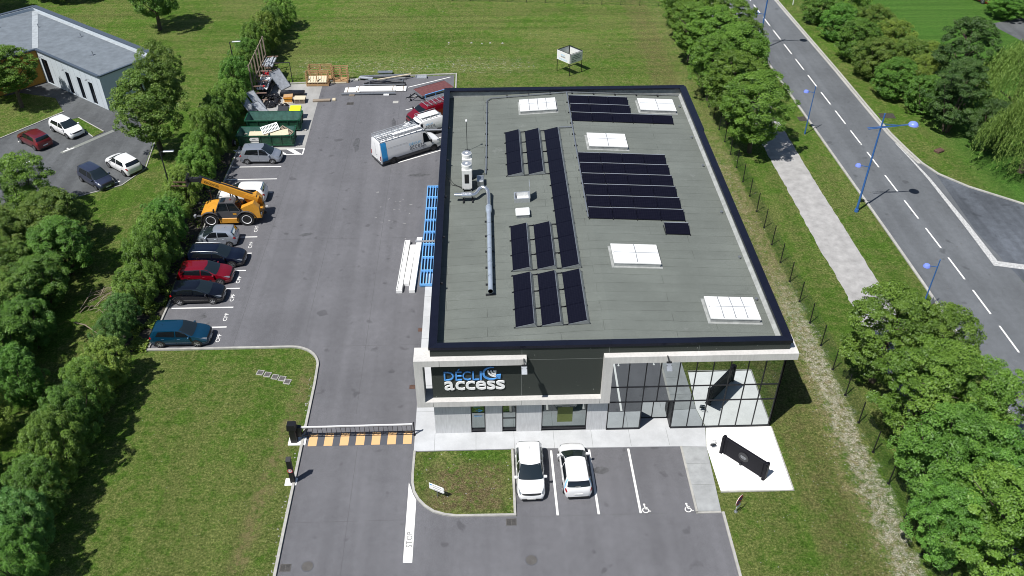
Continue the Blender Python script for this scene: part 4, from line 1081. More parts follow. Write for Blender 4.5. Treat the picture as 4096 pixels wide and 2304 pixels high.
make_car('parked_car', 'small silver city car parked nose to the hedge beside the telehandler', 'car', 'city', P_['ice'], (-22.95,62.62,0), radians(180), GL)
make_car('parked_car', 'white hatchback parked behind the yellow telehandler boom', 'car', 'hatch_long', P_['white'], (-22.2,69.5,0), radians(180), GL)
make_car('parked_car', 'silver compact car parked right in front of the green skips', 'car', 'mpv', P_['silver'], (-21.9,76.55,0), radians(-1), GL)
GF = 'white cars parked in front of the office'
CARS['hatch']['r'] = .32
make_car('parked_car', 'white hatchback parked nose out beside the planted island', 'car', 'hatch', P_['white'], (2.38,36.24,0), radians(-90), GF)
t, cf = make_car('parked_car', 'white hatchback with pale blue rear stripes parked nose to the office', 'car', 'hatch', P_['white'], (5.18,36.32,0), radians(92), GF)
for side in (1, -1):
    cf.patch([(-1.86,1.75),(-1.66,1.75),(-1.45,2.95),(-1.58,2.95)], .012, both=side, n=3, m=8).build('rear_stripe', M['sticker_light_blue'], t, True)
MB(Tm(-1.905,.1,1.10) @ R(y=radians(-30))).box(-.012,-.004,-.2,.12,.0,.10).build('window_sticker', M['plate'], t)
a_ = radians(-39)
make_car('parked_car', "white hatchback beside the small grass bed of the neighbour's car park", 'car', 'hatch', P_['white'], (-42.95,82.85,0), radians(-38), GN)
make_car('parked_car', "maroon hatchback seen from behind in the neighbour's car park", 'car', 'hatch', P_['maroon'], (-45.35,80.55,0), radians(142), GN)
make_car('parked_car', "white hatchback seen from behind next to the slate blue people carrier", 'car', 'hatch', P_['white'], (-34.9,75.35,0), radians(140), GN)
make_car('parked_car', "slate blue people carrier facing the lawn in the neighbour's car park", 'car', 'mpv', P_['slate'], (-36.6,72.75,0), radians(-40), GN)
make_car('parked_car', 'red car at the upper right corner, half behind a bush', 'car', 'hatch', P_['red'], (68.0,117.6,0), radians(-60))

# ---------------------------------------------------------------- vans
def van_tab(L, H, nose=.95, low=False):
    f = L/2; hb = f-nose
    return [(-f, .38,.80,1.15,H-.42,H-.40, .92,.96,.95,.72),(-f+.03, .34,.80,1.15,H-.16,H-.10, .95,.98,.97,.78),(-f+.12, .32,.80,1.15,H-.10,H-.03, .96,1.0,.985,.80),
            (0, .30,.80,1.15,H-.09,H, .96,1.0,.985,.80),(hb-.95, .30,.80,1.15,H-.10,H-.02, .96,1.0,.98,.78),(hb-.62, .30,.78,1.15,H-.26,H-.18, .96,1.0,.97,.76),
            (hb-.05, .30,.76,1.13,1.38,1.46, .95,1.0,.95,.82),(hb+.25, .30,.74,1.08,1.24,1.31, .94,.985,.94,.80),(f-.25, .30,.70,.95,1.08,1.14, .89,.94,.88,.72),
            (f-.06, .32,.62,.80,.93,.99, .80,.86,.78,.62),(f, .36,.55,.70,.80,.84, .72,.78,.70,.56)]
def make_van(label, L, W, H, nose, paint, loc, rz, decal=True, stripe=True, group=None, r=.35, wx=None, name='van'):
    cf = CarForm(L, W, van_tab(L, H, nose)); t = thing(name, label, 'van', loc, rz, group); f = L/2; hb = f-nose
    cf.body(50).build('body', paint, t, True)
    cf.across(hb-.06, hb-.60, 3.0, -.14, .008, tlow=2.8).build('windscreen', M['car_glass'], t, True)
    for side in (1, -1):
        cf.patch([(hb-.10,2.12),(hb-.98,2.12),(hb-.95,2.74),(hb-.50,2.74)], .008, both=side).build('side_window', M['car_glass'], t, True)
        cf.patch([(f-.55,2.05),(f-.16,1.8),(f-.20,2.7),(f-.45,2.6)], .010, both=side).build('headlight', M['lamp_clear'], t, True)
        MB().box(-f-.012,-f+.07,side*W*.455-.06,side*W*.455+.06,.72,1.18).build('tail_light', M['lamp_red'], t)
        for x in (wx or (f-.88, -f+.75)):
            ys = cf.sec(x)[1][0]; arch(t, cf, x, r, side, ys); wheel(t, x, side*(ys+.014), r, .24, side, M['dark_rim'], spokes=6)
        p = cf.pt(hb-.18, 2.1, side)
        MB(Tm(p.x, p.y+side*.16, p.z+.12)).bbox(-.06,.06,-.11,.11,-.16,.18,.03).bar((0,-side*.18,0),(0,0,0),.04,.05).build('mirror', M['plastic_black'], t)
        b = MB()
        for dx in (hb-.06, hb-1.05, hb-1.05-1.2 if L > 5 else -.35):
            tt = (.3,.8,1.2,1.7,2.2,2.8)
            b.add([cf.pt(dx-.008, q, side, .005) for q in tt]+[cf.pt(dx+.008, q, side, .005) for q in tt], [(i,i+1,i+7,i+6) for i in range(5)])
        b.build('door_gap', M['sticker_grey'], t)
        b = MB()
        for hx in (hb-.88, hb-1.2):
            p = cf.pt(hx, 1.75, side, .014); b.box(p.x-.10,p.x+.10,p.y-.014,p.y+.014,p.z-.02,p.z+.02)
        b.build('door_handle', M['grey_plastic'], t)
        cf.patch([(-f+.2,.0),(f-.6,.0),(f-.6,.62),(-f+.2,.62)], .01, n=14, m=2, both=side).build('side_rubbing_strip', M['machine_grey'], t, True)
        if stripe:
            cf.patch([(-f+.18,.55),(-f+.78,.55),(-f+.70,2.92),(-f+.14,2.92)], .012, n=4, m=12, both=side).build('rear_stripe', M['sticker_blue'], t, True)
    MB().box(-f-.03,-f+.05,-W*.46,W*.46,.34,.56).build('rear_bumper', M['machine_grey'], t)
    MB().box(-f-.012,-f+.01,-.008,.008,.56,H-.35).box(-f-.015,-f+.01,-.26,-.14,1.05,1.13).build('rear_door_gap', M['sticker_grey'], t)
    MB().box(-f-.04,-f-.03,-.26,.26,.62,.73).build('number_plate', M['plate'], t)
    cf.across(f-.004, f-.10, 3.1, -.02, .01, tlow=2.5).build('grille', M['plastic_black'], t, True)
    MB().box(f-.07,f+.01,-W*.38,W*.38,.34,.50).build('front_bumper', M['plastic_black'], t)
    return t, cf
def decals(t, cf, xc, tc, side, w, h1, h2):
    """company name lying on the curved flank"""
    p = cf.pt(xc, tc, side)
    def at(u, v):
        x = xc + (u if side < 0 else -u); z = p.z+v; lo, hi = 1.0, 3.0
        for _ in range(14):
            m = (lo+hi)/2
            if cf.pt(x, m, side).z < z: lo = m
            else: hi = m
        return cf.pt(x, lo, side, .014)
    for txt, dz, hh, m, ww in (('DÉCLIC', h2*1.2, h1, M['sticker_light_blue'], w*.80), ('access', 0, h2, M['sticker_grey'], w)):
        vs, fs = text_mesh(txt, hh, .004, .006, 1.1, ww)
        fs = [f for f in fs if all(vs[i].z > .001 for i in f)]
        MB().add([at(v.x-w/2, v.y+dz-h2/2) for v in vs], fs if side < 0 else [f for f in fs]).build('company_lettering', m, t)
    b = MB()
    for (u0, u1, v) in ((-w*.55, w*.6, -h2*.95), (-w*1.9, -w*.62, -h2*1.1), (-w*1.9, -w*.62, h2*1.75)):
        for k in range(10):
            ua, ub = u0+(u1-u0)*k/10, u0+(u1-u0)*(k+1)/10
            b.add([at(ua, v), at(ub, v), at(ub, v+.022), at(ua, v+.022)], [(0,1,2,3)])
    b.build('side_crease', M['grey_plastic'], t)
ang = math.atan2(2.48, 3.87)
t, cf = make_van('long white van with blue rear stripe, company name and roof rack', 6.84, 2.02, 2.62, 1.10, P_['white'], (-7.75,77.38,0), ang, wx=(2.45,-2.05))
decals(t, cf, .60, 1.95, -1, 1.65, .30, .38); decals(t, cf, .60, 1.95, 1, 1.65, .30, .38)
def roof_rack(t, L0, L1, W, z, n, label=None):
    b = MB()
    for s in (-1, 1): b.tube([(L0,s*W/2,z),(L1,s*W/2,z)], .028, 6).tube([(L0,s*W/2,z+.16),(L1,s*W/2,z+.16)], .022, 6)
    for i in range(n+1):
        x = L0+(L1-L0)*i/n; b.box(x-.03,x+.03,-W/2,W/2,z-.03,z+.02).bar((x,-W/2,z),(x,-W/2,z+.16),.03).bar((x,W/2,z),(x,W/2,z+.16),.03)
        b.bar((x,-W/2,z-.12),(x,-W/2,z),.04).bar((x,W/2,z-.12),(x,W/2,z),.04)
    return b.build('roof_rack', M['alu'], t)
roof_rack(t, -3.3, 1.35, 1.62, 2.72, 7)
def ladder_mesh(L, W, n):
    b = MB().box(0,L,-W/2,-W/2+.05,0,.07).box(0,L,W/2-.05,W/2,0,.07)
    for i in range(n): x = .15+(L-.3)*i/(n-1); b.box(x-.02,x+.02,-W/2+.05,W/2-.05,.02,.05)
    return b
def on(t0, x, y, z, rz=0): 
    return Matrix.Translation(t0.location) @ Matrix.Rotation(t0.rotation_euler.z, 4, 'Z') @ Tm(x, y, z) @ R(z=rz)
o = ladder_mesh(4.5,.42,16).build('ladder', M['alu']); o.matrix_world = on(t, -3.3, .22, 2.76); tag(o, 'long aluminium ladder lying on the roof rack of the long white van, far side', 'ladder')
o = MB().box(0,3.0,-.16,.16,0,.10).build('storage_tube', M['white_paint']); o.matrix_world = on(t, -1.6, -.42, 2.76); tag(o, 'white boxed panel lying along the near side of the long van roof rack', 'panel')
o = ladder_mesh(1.65,.30,7).build('ladder', M['galv']); o.matrix_world = on(t, -3.3, -.45, 2.77); tag(o, 'short grey ladder on the rear near corner of the long van roof rack', 'ladder')

t2, cf2 = make_van('small white van between the long white van and the red van', 4.40, 1.82, 1.84, .95, P_['white'], (-6.52,81.43,0), math.atan2(-2.48,-3.87), stripe=False, r=.31)
decals(t2, cf2, -.55, 1.95, 1, 1.05, .18, .22)
roof_rack(t2, -2.0, .35, 1.25, 1.93, 4)
o = MB().box(0,2.0,-.45,.45,0,.05).build('load_cover', M['polystyrene']); o.matrix_world = on(t2, -1.85, 0, 1.97); tag(o, 'white boards lying on the roof rack of the small white van', 'boards')
t3, cf3 = make_van('red van with a dark roof rack, mostly hidden by the office roof edge', 4.75, 1.88, 1.95, .95, P_['red'], (-5.9,84.45,0), math.atan2(-2.48,-3.87), stripe=False, r=.32)
roof_rack(t3, -2.2, .45, 1.3, 2.03, 5)
# ================================================================ telehandler
TH = thing('telehandler', 'yellow telehandler with grey cab and raised boom reaching over the hedge, parked across the bays', 'telehandler', (-22.55, 66.1, 0), radians(181.5))
# local +x points to the fork end (towards the hedge); the near side of the photo is +y
def th(mb, name, m, par=TH, smooth=False): return mb.build(name, m, par, smooth)
b = MB().prism([(-2.55,.55),(1.9,.55),(2.3,.95),(2.3,1.15),(-2.55,1.25)], -.55, .55, R(x=pi/2))
th(b, 'chassis', M['machine_yellow'])
# fuel tank / step block on the near side and engine housing on the far side
th(MB().bbox(-.85,.80,.55,1.12,.35,.85,.05), 'side_box', M['machine_yellow'])
th(MB().bbox(-1.0,1.0,-1.15,-.55,.50,1.45,.10), 'engine_cover', M['machine_yellow'])
# rear counterweight and boom tower
cwt = MB().prism([(-2.75,.75),(-1.75,.70),(-1.45,1.35),(-1.20,1.75),(-2.35,2.25),(-2.75,1.75)], -1.02, -.50, R(x=pi/2))
cwt.prism([(-2.75,.75),(-1.75,.70),(-1.45,1.35),(-1.20,1.75),(-2.35,2.25),(-2.75,1.75)], .50, 1.02, R(x=pi/2))
cwt.bbox(-2.85,-2.2,-1.0,1.0,.70,1.15,.06)
th(cwt, 'rear_frame', M['machine_yellow'])
th(MB().bbox(-2.90,-2.80,.62,.98,1.02,1.24,.03).bbox(-2.90,-2.80,-.98,-.62,1.02,1.24,.03), 'rear_lamp', M['lamp_clear'])
# bonnet at the fork end
bn = MB().prism([(.95,1.1),(2.25,.95),(2.30,1.25),(1.9,1.45),(.95,1.62)], -1.0, 1.0, R(x=pi/2))
th(bn, 'front_bonnet', M['machine_yellow'])
for (x, y) in ((-1.55,1),(1.55,1),(-1.55,-1),(1.55,-1)):
    A = Tm(x, y*.98, .66) @ R(x=-pi/2*y)
    o = th(MB(A).lathe([(.38,-.22),(.60,-.24),(.66,-.18),(.66,.10),(.60,.16),(.38,.14)], 28), 'wheel', M['tyre'], TH, True)
    tr = MB(A)
    for k in range(22):
        a = 2*pi*k/22; d = 1 if k % 2 else -1
        tr.bar((.665*cos(a), .665*sin(a), -.03+d*.13),(.665*cos(a+.16), .665*sin(a+.16), -.03-d*.02), .075, .06)
    th(tr, 'tread', M['tyre'], o)
    th(MB(A).lathe([(.385,.0),(.43,.165),(.40,.172),(.27,.03),(.22,.0)], 28), 'rim', M['white_paint'], o, True)
    th(MB(A).lathe([(.24,.0),(.22,.07),(.12,.12),(.10,.14)], 16), 'hub', M['dark_rim'], o, True)
    vs = []; n = 12
    for k in range(n+1):
        a = radians(-8+196*k/n)
        for yy in (.72, 1.20): vs.append((x+.84*cos(a), y*yy, .66+.84*sin(a)))
    th(MB().add(vs, [(2*k,2*k+2,2*k+3,2*k+1) if y > 0 else (2*k+1,2*k+3,2*k+2,2*k) for k in range(n)]).add([(v[0]*1, v[1], v[2]-.03) for v in vs], [(2*k+1,2*k+3,2*k+2,2*k) if y > 0 else (2*k,2*k+2,2*k+3,2*k+1) for k in range(n)]), 'mudguard', M['machine_grey'])
# cab on the near side (+y)
cx0, cx1, cy0, cy1 = -.95, .95, .12, 1.08
lo = MB().prism([(-1.05,.80),(.95,.80),(1.02,1.50),(-1.15,1.50)], -cy1, -cy0, R(x=pi/2) @ R(0))
lo = MB().add([(x, y, z) for y in (cy0, cy1) for x, z in ((-1.0,.80),(.92,.80),(1.0,1.50),(-1.15,1.50))], [(0,1,2,3),(7,6,5,4),(0,4,5,1),(1,5,6,2),(2,6,7,3),(3,7,4,0)])
cab = th(lo, 'cab', M['machine_grey'])
ps = [((.98,1.50),(.62,2.30)),((-.15,1.50),(-.05,2.32)),((-1.12,1.50),(-.72,2.30))]
pil = MB()
for (a, c) in ps:
    for y in (cy0+.03, cy1-.03): pil.bar((a[0],y,a[1]),(c[0],y,c[1]),.07,.06)
pil.add([(x, y, z) for y in (cy0+.02, cy1-.04) for x, z in ((-.78,2.28),(.66,2.28),(.55,2.38),(-.65,2.38))], [(0,1,2,3),(7,6,5,4),(0,4,5,1),(1,5,6,2),(2,6,7,3),(3,7,4,0)])
th(pil, 'cab_frame', M['machine_grey'], cab)
gl = MB()
gl.add([(.93,cy1-.035,1.52),(-.12,cy1-.035,1.52),(-.05,cy1-.035,2.28),(.62,cy1-.035,2.28)], [(0,1,2,3)]).add([(-.20,cy1-.035,1.52),(-1.08,cy1-.035,1.52),(-.70,cy1-.035,2.26),(-.10,cy1-.035,2.28)], [(0,1,2,3)])
gl.add([(.99,cy0+.06,1.52),(.99,cy1-.07,1.52),(.64,cy1-.07,2.28),(.64,cy0+.06,2.28)], [(0,1,2,3)]).add([(-1.13,cy0+.06,1.52),(-1.13,cy1-.07,1.52),(-.74,cy1-.07,2.28),(-.74,cy0+.06,2.28)], [(3,2,1,0)])
gl.add([(.93,cy0+.02,1.52),(-1.08,cy0+.02,1.52),(-.70,cy0+.02,2.28),(.62,cy0+.02,2.28)], [(3,2,1,0)])
th(gl, 'cab_window', M['car_glass_light'], cab)
th(MB().add([(.10,cy0+.1,2.386),(.50,cy0+.1,2.386),(.50,cy1-.12,2.386),(.10,cy1-.12,2.386)], [(0,1,2,3)]), 'roof_window', M['car_glass_light'], cab)
th(MB().lathe([(.06,2.38),(.06,2.47),(.03,2.50)], 10, Tm(-.35,.6,0)), 'beacon', M['lamp_red'], cab)
th(MB().box(-.75,-.45,cy1,cy1+.006,1.15,1.33), 'warning_sticker', M['machine_yellow'], cab)
# boom: pivots at the rear, rises towards the hedge end, runs beside the cab
p0 = Vector((-2.30, -.22, 2.02)); p1 = Vector((1.95, -.22, 4.02)); bd = (p1-p0).normalized()
bm = MB().bar(p0, p0+bd*3.1, .46, .56).bar(p0+bd*3.05, p1, .38, .46)
bm.bar(p0-bd*.25, p0+bd*.9, .58, .40)
boom = th(bm, 'boom', M['machine_yellow'])
upv = bd.cross(Vector((0,1,0))).normalized()
if upv.z < 0: upv = -upv
th(MB().bar(p0+upv*.32+bd*.4, p1+upv*.26+bd*.02, .16, .09).bar(p1-bd*.05, p1+bd*.25, .40, .48), 'boom_hose_cover', M['steel_dark'], boom)
vs, fs = text_mesh('KILOUTOU', .20, .004, .012, 1.0, 1.25)
ya = p0.y+.195
A = Matrix.Translation(p1 - bd*.30 + Vector((0,.40,0))*0 + Vector((0, .192, 0))) @ R(y=-math.atan2(bd.z, bd.x)) @ R(z=pi) @ R(x=pi/2)
th(MB().add([(v.x, v.y-.10, v.z) for v in vs], fs, A), 'company_lettering', M['plastic_black'], boom)
th(MB().tube([(-1.0,-.22,1.25), p0+bd*1.9+Vector((0,0,-.30))], .09, 10).tube([(-.2,-.22,1.2), p0+bd*2.3+Vector((0,0,-.30))], .05, 8), 'lift_cylinder', M['steel_dark'], boom)
nk = MB().bar(p1+bd*.1, p1+Vector((.75,0,.02)), .30, .34).bar(p1+Vector((.65,0,.1)), p1+Vector((1.15,0,-.05)), .26, .34)
nk.bar(p1+Vector((1.15,-.55,-.32)), p1+Vector((1.15,.55,-.32)), .10, .12).bar(p1+Vector((1.15,-.55,.3)), p1+Vector((1.15,.55,.3)), .08, .10)
for y in (-.5,-.17,.17,.5): nk.bar(p1+Vector((1.15,y,-.36)), p1+Vector((1.12,y,.70 if abs(y) < .3 else .35)), .07, .06)
th(nk, 'fork_carriage', M['steel_dark'], boom)
for y in (-.32,.32):
    th(MB().bar(p1+Vector((1.22,y,.15)), p1+Vector((1.22,y,-.40)), .10, .05).bar(p1+Vector((1.20,y,-.42)), p1+Vector((2.55,y,-.36)), .11, .05), 'fork', M['rust'], boom)
th(MB().tube([(-2.85,.35,1.1),(-3.05,.35,1.1),(-3.15,.35,1.35)], .05, 8), 'exhaust_tip', M['steel_dark']); th(MB().box(-3.05,-2.7,-.15,.15,.55,.65).tube([(-3.05,0,.55),(-3.05,0,.75)], .05, 8), 'tow_hitch', M['steel_dark'])
for y in (-.95,.95):
    th(MB().bbox(2.75,2.95,y-.16,y+.16,.95,1.2,.03).bar((2.2,y*.9,1.0),(2.8,y,1.05),.06,.06), 'front_lamp_bracket', M['grey_plastic'] if y > 0 else M['steel_dark'])
th(MB().tube([(.95,1.1,1.35),(1.05,1.35,1.75)], .02, 6).bbox(1.0,1.1,1.24,1.48,1.65,1.95,.02), 'mirror', M['plastic_black'])
th(MB().tube([(1.7,-.95,1.2),(1.75,-.95,2.35)], .07, 10).tube([(1.75,-.95,2.3),(1.9,-.95,2.45)], .07, 10), 'exhaust_pipe', M['steel_dark'])

# ================================================================ yard: skips, bins and stored goods
def skip(name, label, x0, x1, y0, y1, h, door_right=True):
    t = thing(name, label, 'skip', ((x0+x1)/2,(y0+y1)/2,.01), 0, 'green roll-off skips'); L = x1-x0; W = y1-y0
    a = L/2; b_ = W/2; i = .08; tp = .16        # walls lean outwards
    def ringbox(zb, zt, kb, kt):
        return [(-a+kb,-b_+kb,zb),(a-kb,-b_+kb,zb),(a-kb,b_-kb,zb),(-a+kb,b_-kb,zb),(-a+kt,-b_+kt,zt),(a-kt,-b_+kt,zt),(a-kt,b_-kt,zt),(-a+kt,b_-kt,zt)]
    o = MB().add(ringbox(.15, h, tp, .04), [(0,1,5,4),(1,2,6,5),(2,3,7,6),(3,0,4,7),(0,3,2,1)])
    o.add(ringbox(h-.08, h, -.02, -.02), [(0,1,5,4),(1,2,6,5),(2,3,7,6),(3,0,4,7)]).add(ringbox(h, h+.001, -.02, .08), [(0,1,5,4),(1,2,6,5),(2,3,7,6),(3,0,4,7)])
    body = o.build('container_body', M['skip_green'], t)
    n = MB().add([(v[0], v[1], v[2]) for v in ringbox(.28, h-.005, tp+.10, .10)], [(4,5,1,0),(5,6,2,1),(6,7,3,2),(7,4,0,3)])
    n.build('inner_lining', M['skip_inside'], t)
    MB().box(-a+tp+.08,a-tp-.08,-b_+tp+.08,b_-tp-.08,.24,.29).build('floor', M['skip_floor'], t)
    r = MB(); m = 6
    for k in range(m):
        x = -a+.25+(L-.5)*k/(m-1)
        for s in (-1, 1): r.bar((x*.97,s*(b_-tp-.0),.17),(x,s*(b_-.01),h-.08),.10,.09)
    for s in (-1, 1): r.bar((-a+.1,s*(b_-tp+.03),.24),(a-.1,s*(b_-tp+.03),.24),.08,.12)
    for s in (-.6,.6): r.bar((a-tp+.02,s*b_,.2),(a+.0,s*b_,h-.08),.10,.08).bar((-a+tp-.02,s*b_,.2),(-a,s*b_,h-.08),.10,.08)
    r.bar((-a+.02,-b_,h-.03),(-a+.02,b_,h-.03),.12,.10)
    build_each(r, 'stiffener', M['skip_green'], t)
    MB().box(-a+.2,a-.2,-.55,-.38,.02,.20).box(-a+.2,a-.2,.38,.55,.02,.20).build('runner', M['steel_dark'], t)
    dr = MB().box(a-.16,a+.02,-b_+.02,-b_+.16,h-.30,h+.06).box(a-.16,a+.02,b_-.16,b_-.02,h-.30,h+.06).tube([(a+.06,-b_+.1,.3),(a+.06,-b_+.1,h)], .03, 6).tube([(-a-.1,0,.5),(-a-.22,0,.8),(-a-.1,0,1.0)], .04, 6)
    build_each(dr, 'door_latch', M['skip_green'], t)
    return t, a, b_, h
sk, a, b_, h = skip('skip', 'green skip in front, loaded with boards and a white slatted sheet', -24.75,-19.1,78.95,81.0,1.35)
MB().box(-1.55,-.65,-b_-.01,-b_+.03,.80,1.12).box(-1.5,-.7,-b_+.03,-b_+.09,.55,.74).build('notice', M['plate'], sk)
MB().box(-1.3,-.95,-b_-.015,-b_-.011,.93,.98).build('notice_lettering', M['letter_dark'], sk)
sk2, *_ = skip('skip', 'empty green skip behind the loaded one, pale worn inside', -24.6,-18.95,82.2,84.3,1.35)
def board(label, name, m, size, loc, rot, cat='board', slats=0):
    L, W, T = size
    o = MB().box(-L/2,L/2,-W/2,W/2,-T/2,T/2)
    if slats:
        o = MB().box(-L/2,L/2,-W/2,-W/2+.1,-T/2,T/2).box(-L/2,L/2,W/2-.1,W/2,-T/2,T/2).box(-L/2,-L/2+.08,-W/2+.1,W/2-.1,-T/2,T/2).box(L/2-.08,L/2,-W/2+.1,W/2-.1,-T/2,T/2).box(-L/2+.08,L/2-.08,-.06,.06,-T/2,T/2)
        for k in range(slats): x = -L/2+.2+(L-.4)*k/(slats-1); o.box(x-.03,x+.03,-W/2+.1,-.06,-T/2,T/2).box(x-.03,x+.03,.06,W/2-.1,-T/2,T/2)
    o = o.build(name, m); o.location = loc; o.rotation_euler = rot
    return tag(o, label, cat)
board('pale cream board lying on the left of the loaded skip', 'board', M['wood_pale'], (1.9,.95,.06), (-22.7,79.75,1.12), (.12,0,.02))
board('pale cream board leaning on the right of the loaded skip', 'board', M['wood_pale'], (1.8,.85,.06), (-20.65,79.85,1.14), (.25,-.06,.22))
board('white slatted sheet sticking up out of the loaded skip', 'slatted_sheet', M['polystyrene'], (1.75,.95,.05), (-21.6,80.25,1.50), (.42,-.10,.45), 'sheet', 10)
board('weathered pallet top jammed at the right end of the loaded skip', 'broken_pallet', M['wood_grey'], (1.5,.7,.08), (-20.05,80.3,1.18), (.22,.22,-.55), 'pallet', 8)
board('small white and pink leaflet heap on the floor of the empty skip', 'packaging', M['polystyrene'], (.7,.45,.05), (-19.9,82.75,.33), (0,0,.1), 'packaging')
random.seed(9)
rb = MB()
for i in range(60):
    rb.box(-.2,.2,-.06,.06,-.03,.03, Tm(random.uniform(-24.2,-19.6),random.uniform(79.4,80.6),random.uniform(.5,.95)) @ R(random.uniform(-.5,.5),random.uniform(-.5,.5),random.uniform(0,3)))
tag(rb.build('rubble', M['skip_floor']), 'mixed rubble and offcuts filling the loaded skip', 'rubble', kind='stuff')
def bin_(label, x, y, lid, w=1.1):
    t = thing('wheelie_bin', label, 'bin', (x,y,.01), 0, 'large wheeled bins behind the skips')
    MB().add([(-w/2+.08,-.33,.12),(w/2-.08,-.33,.12),(w/2-.08,.33,.12),(-w/2+.08,.33,.12),(-w/2,-.42,1.0),(w/2,-.42,1.0),(w/2,.42,1.0),(-w/2,.42,1.0)], [(0,3,2,1),(4,5,6,7),(0,1,5,4),(1,2,6,5),(2,3,7,6),(3,0,4,7)]).build('bin_body', M['bin_grey'], t)
    MB().add([(-w/2-.04,-.47,1.0),(w/2+.04,-.47,1.0),(w/2+.04,.47,1.0),(-w/2-.04,.47,1.0),(-w/2,-.43,1.06),(w/2,-.43,1.06),(w/2-.03,.43,1.24),(-w/2+.03,.43,1.24)], [(0,3,2,1),(4,5,6,7),(0,1,5,4),(1,2,6,5),(2,3,7,6),(3,0,4,7)]).build('bin_lid', lid, t)
    for sx in (-1, 1): MB(Tm(sx*(w/2-.12), -.28, .08) @ R(y=pi/2)).lathe([(.08,-.02),(.08,.02)], 10).build('castor', M['tyre'], t)
bin_('wheeled bin with a bright lime yellow lid behind the empty skip', -19.95, 85.35, M['lime'], 1.15)
bin_('wheeled bin with a dark grey lid beside the lime lidded one', -21.2, 85.2, M['bin_grey'], 1.1)
tr_ = MB(Tm(-25.25,79.5,.34) @ R(y=pi/2) @ R(x=0)).lathe([(.20,-.11),(.31,-.12),(.34,-.07),(.34,.07),(.31,.12),(.20,.11)], 20)
o = tr_.build('spare_wheel', M['tyre'], None, True); tag(o, 'old wheel with a white rim standing at the left end of the loaded skip', 'wheel')
MB(Tm(-25.25,79.5,.34) @ R(y=pi/2)).lathe([(.21,-.05),(.21,.12),(.14,.125),(.13,.0)], 16).build('rim', M['white_paint'], o)
for (x, y, l) in ((-18.75,79.6,'small pale stone block beside the right end of the loaded skip'),(-18.6,82.5,'small pale stone block beside the right end of the empty skip')):
    tag(MB().bbox(x-.12,x+.12,y-.09,y+.09,.01,.16,.04).build('stone_block', M['kerb']), l, 'stone block')

def pallet(label, x, y, w=1.2, d=.8, z=.01, rz=0, n=1, m=None, group='wooden pallets in the yard', loc=None, rot=None):
    t = thing('pallet', label, 'pallet', loc or (x,y,z), rz, group)
    if rot: t.rotation_euler = rot
    top = MB(); blk = MB(); low = MB()
    for k in range(n):
        zz = .15*k
        for i in range(7): xx = -w/2+w*(i+.5)/7; top.box(xx-w*.058,xx+w*.058,-d/2,d/2,zz+.115,zz+.137)
        for j in (-d/2+.05,0,d/2-.05):
            for i in (-w/2+.07,0,w/2-.07): blk.box(i-.065,i+.065,j-.045,j+.045,zz+.02,zz+.093)
            low.box(-w/2,w/2,j-.045,j+.045,zz,zz+.02); top.box(-w/2,w/2,j-.045,j+.045,zz+.093,zz+.115)
    mm = m or M['wood']
    top.build('deck_board', mm, t); build_each(blk, 'pallet_block', mm, t); low.build('base_board', mm, t)
    return t
def open_crate(label, x0, x1, y0, y1, h):
    t = thing('pallet_crate', label, 'pallet crate', ((x0+x1)/2,(y0+y1)/2,.01), 0, 'tall wooden crates of pallet timber'); a = (x1-x0)/2; b_ = (y1-y0)/2
    f = MB()
    for x in (-a,0,a):
        for y in (-b_,b_): f.bar((x,y,0),(x,y,h),.09,.09)
    build_each(f, 'crate_post', M['wood'], t)
    s = MB()
    for z in (.08,.22,h*.36,h*.52,h*.68,h*.84,h-.05):
        for y in (-b_-.03,b_+.03):
            if y < 0 and z > .3: continue
            s.box(-a-.04,a+.04,y-.012,y+.012,z-.05,z+.05)
        for x in (-a-.05,a+.05): s.box(x-.012,x+.012,-b_,b_,z-.05,z+.05)
    for k in range(6): yy = -b_+.06+(2*b_-.12)*k/5; s.box(-a,a,yy-.05,yy+.05,.26,.29)
    build_each(s, 'crate_slat', M['wood'], t)
    return t
open_crate('tall open wooden crate in front, holding a slatted pallet, by the grass edge', -20.0,-17.6,93.0,93.9,1.55)
pallet('slatted pallet tilted inside the front tall crate', 0,0, 2.1,.9, m=M['wood_pale'], loc=(-18.8,93.35,.62), rot=(.5,0,0))
open_crate('tall open wooden crate behind the front one, standing on the grass edge', -19.9,-17.4,94.5,95.3,1.65)
open_crate('grey timber crate frame to the right of the tall wooden crates', -17.1,-15.5,93.8,94.7,1.7)
board('pale plank lying at the foot of the grey timber frame', 'plank', M['wood_pale'], (1.7,.22,.12), (-16.5,93.75,.09), (0,0,.02), 'plank')
pallet('weathered grey stack of two pallets, far right of the pair near the orange tub', -20.15,89.15,1.15,.95, n=3, m=M['wood_grey'])
board('square sheet of plywood on the stack of grey pallets', 'plywood_sheet', M['wood_pale'], (1.2,.95,.03), (-20.15,89.15,.50), (0,.02,.03), 'board')
pallet('pallet under the orange plastic tub', -21.45,89.15,1.1,.85, m=M['wood_pale'])
tb = thing('plastic_tub', 'orange plastic tub with a cardboard sheet on top, standing on a pallet', 'tub', (-21.4,89.15,.16))
MB().add([(-.38,-.28,0),(.38,-.28,0),(.38,.28,0),(-.38,.28,0),(-.45,-.34,.42),(.45,-.34,.42),(.45,.34,.42),(-.45,.34,.42)], [(0,3,2,1),(4,5,6,7),(0,1,5,4),(1,2,6,5),(2,3,7,6),(3,0,4,7)]).build('tub_body', M['orange_box'], tb)
MB().box(-.49,.49,-.38,.38,.42,.46).build('tub_rim', M['orange_box'], tb)
tag(MB(Tm(-21.4,89.25,.66) @ R(.08,-.06,.05)).box(-.5,.5,-.32,.32,0,.07).build('cardboard', M['wood']), 'brown cardboard lying on the orange tub', 'cardboard')
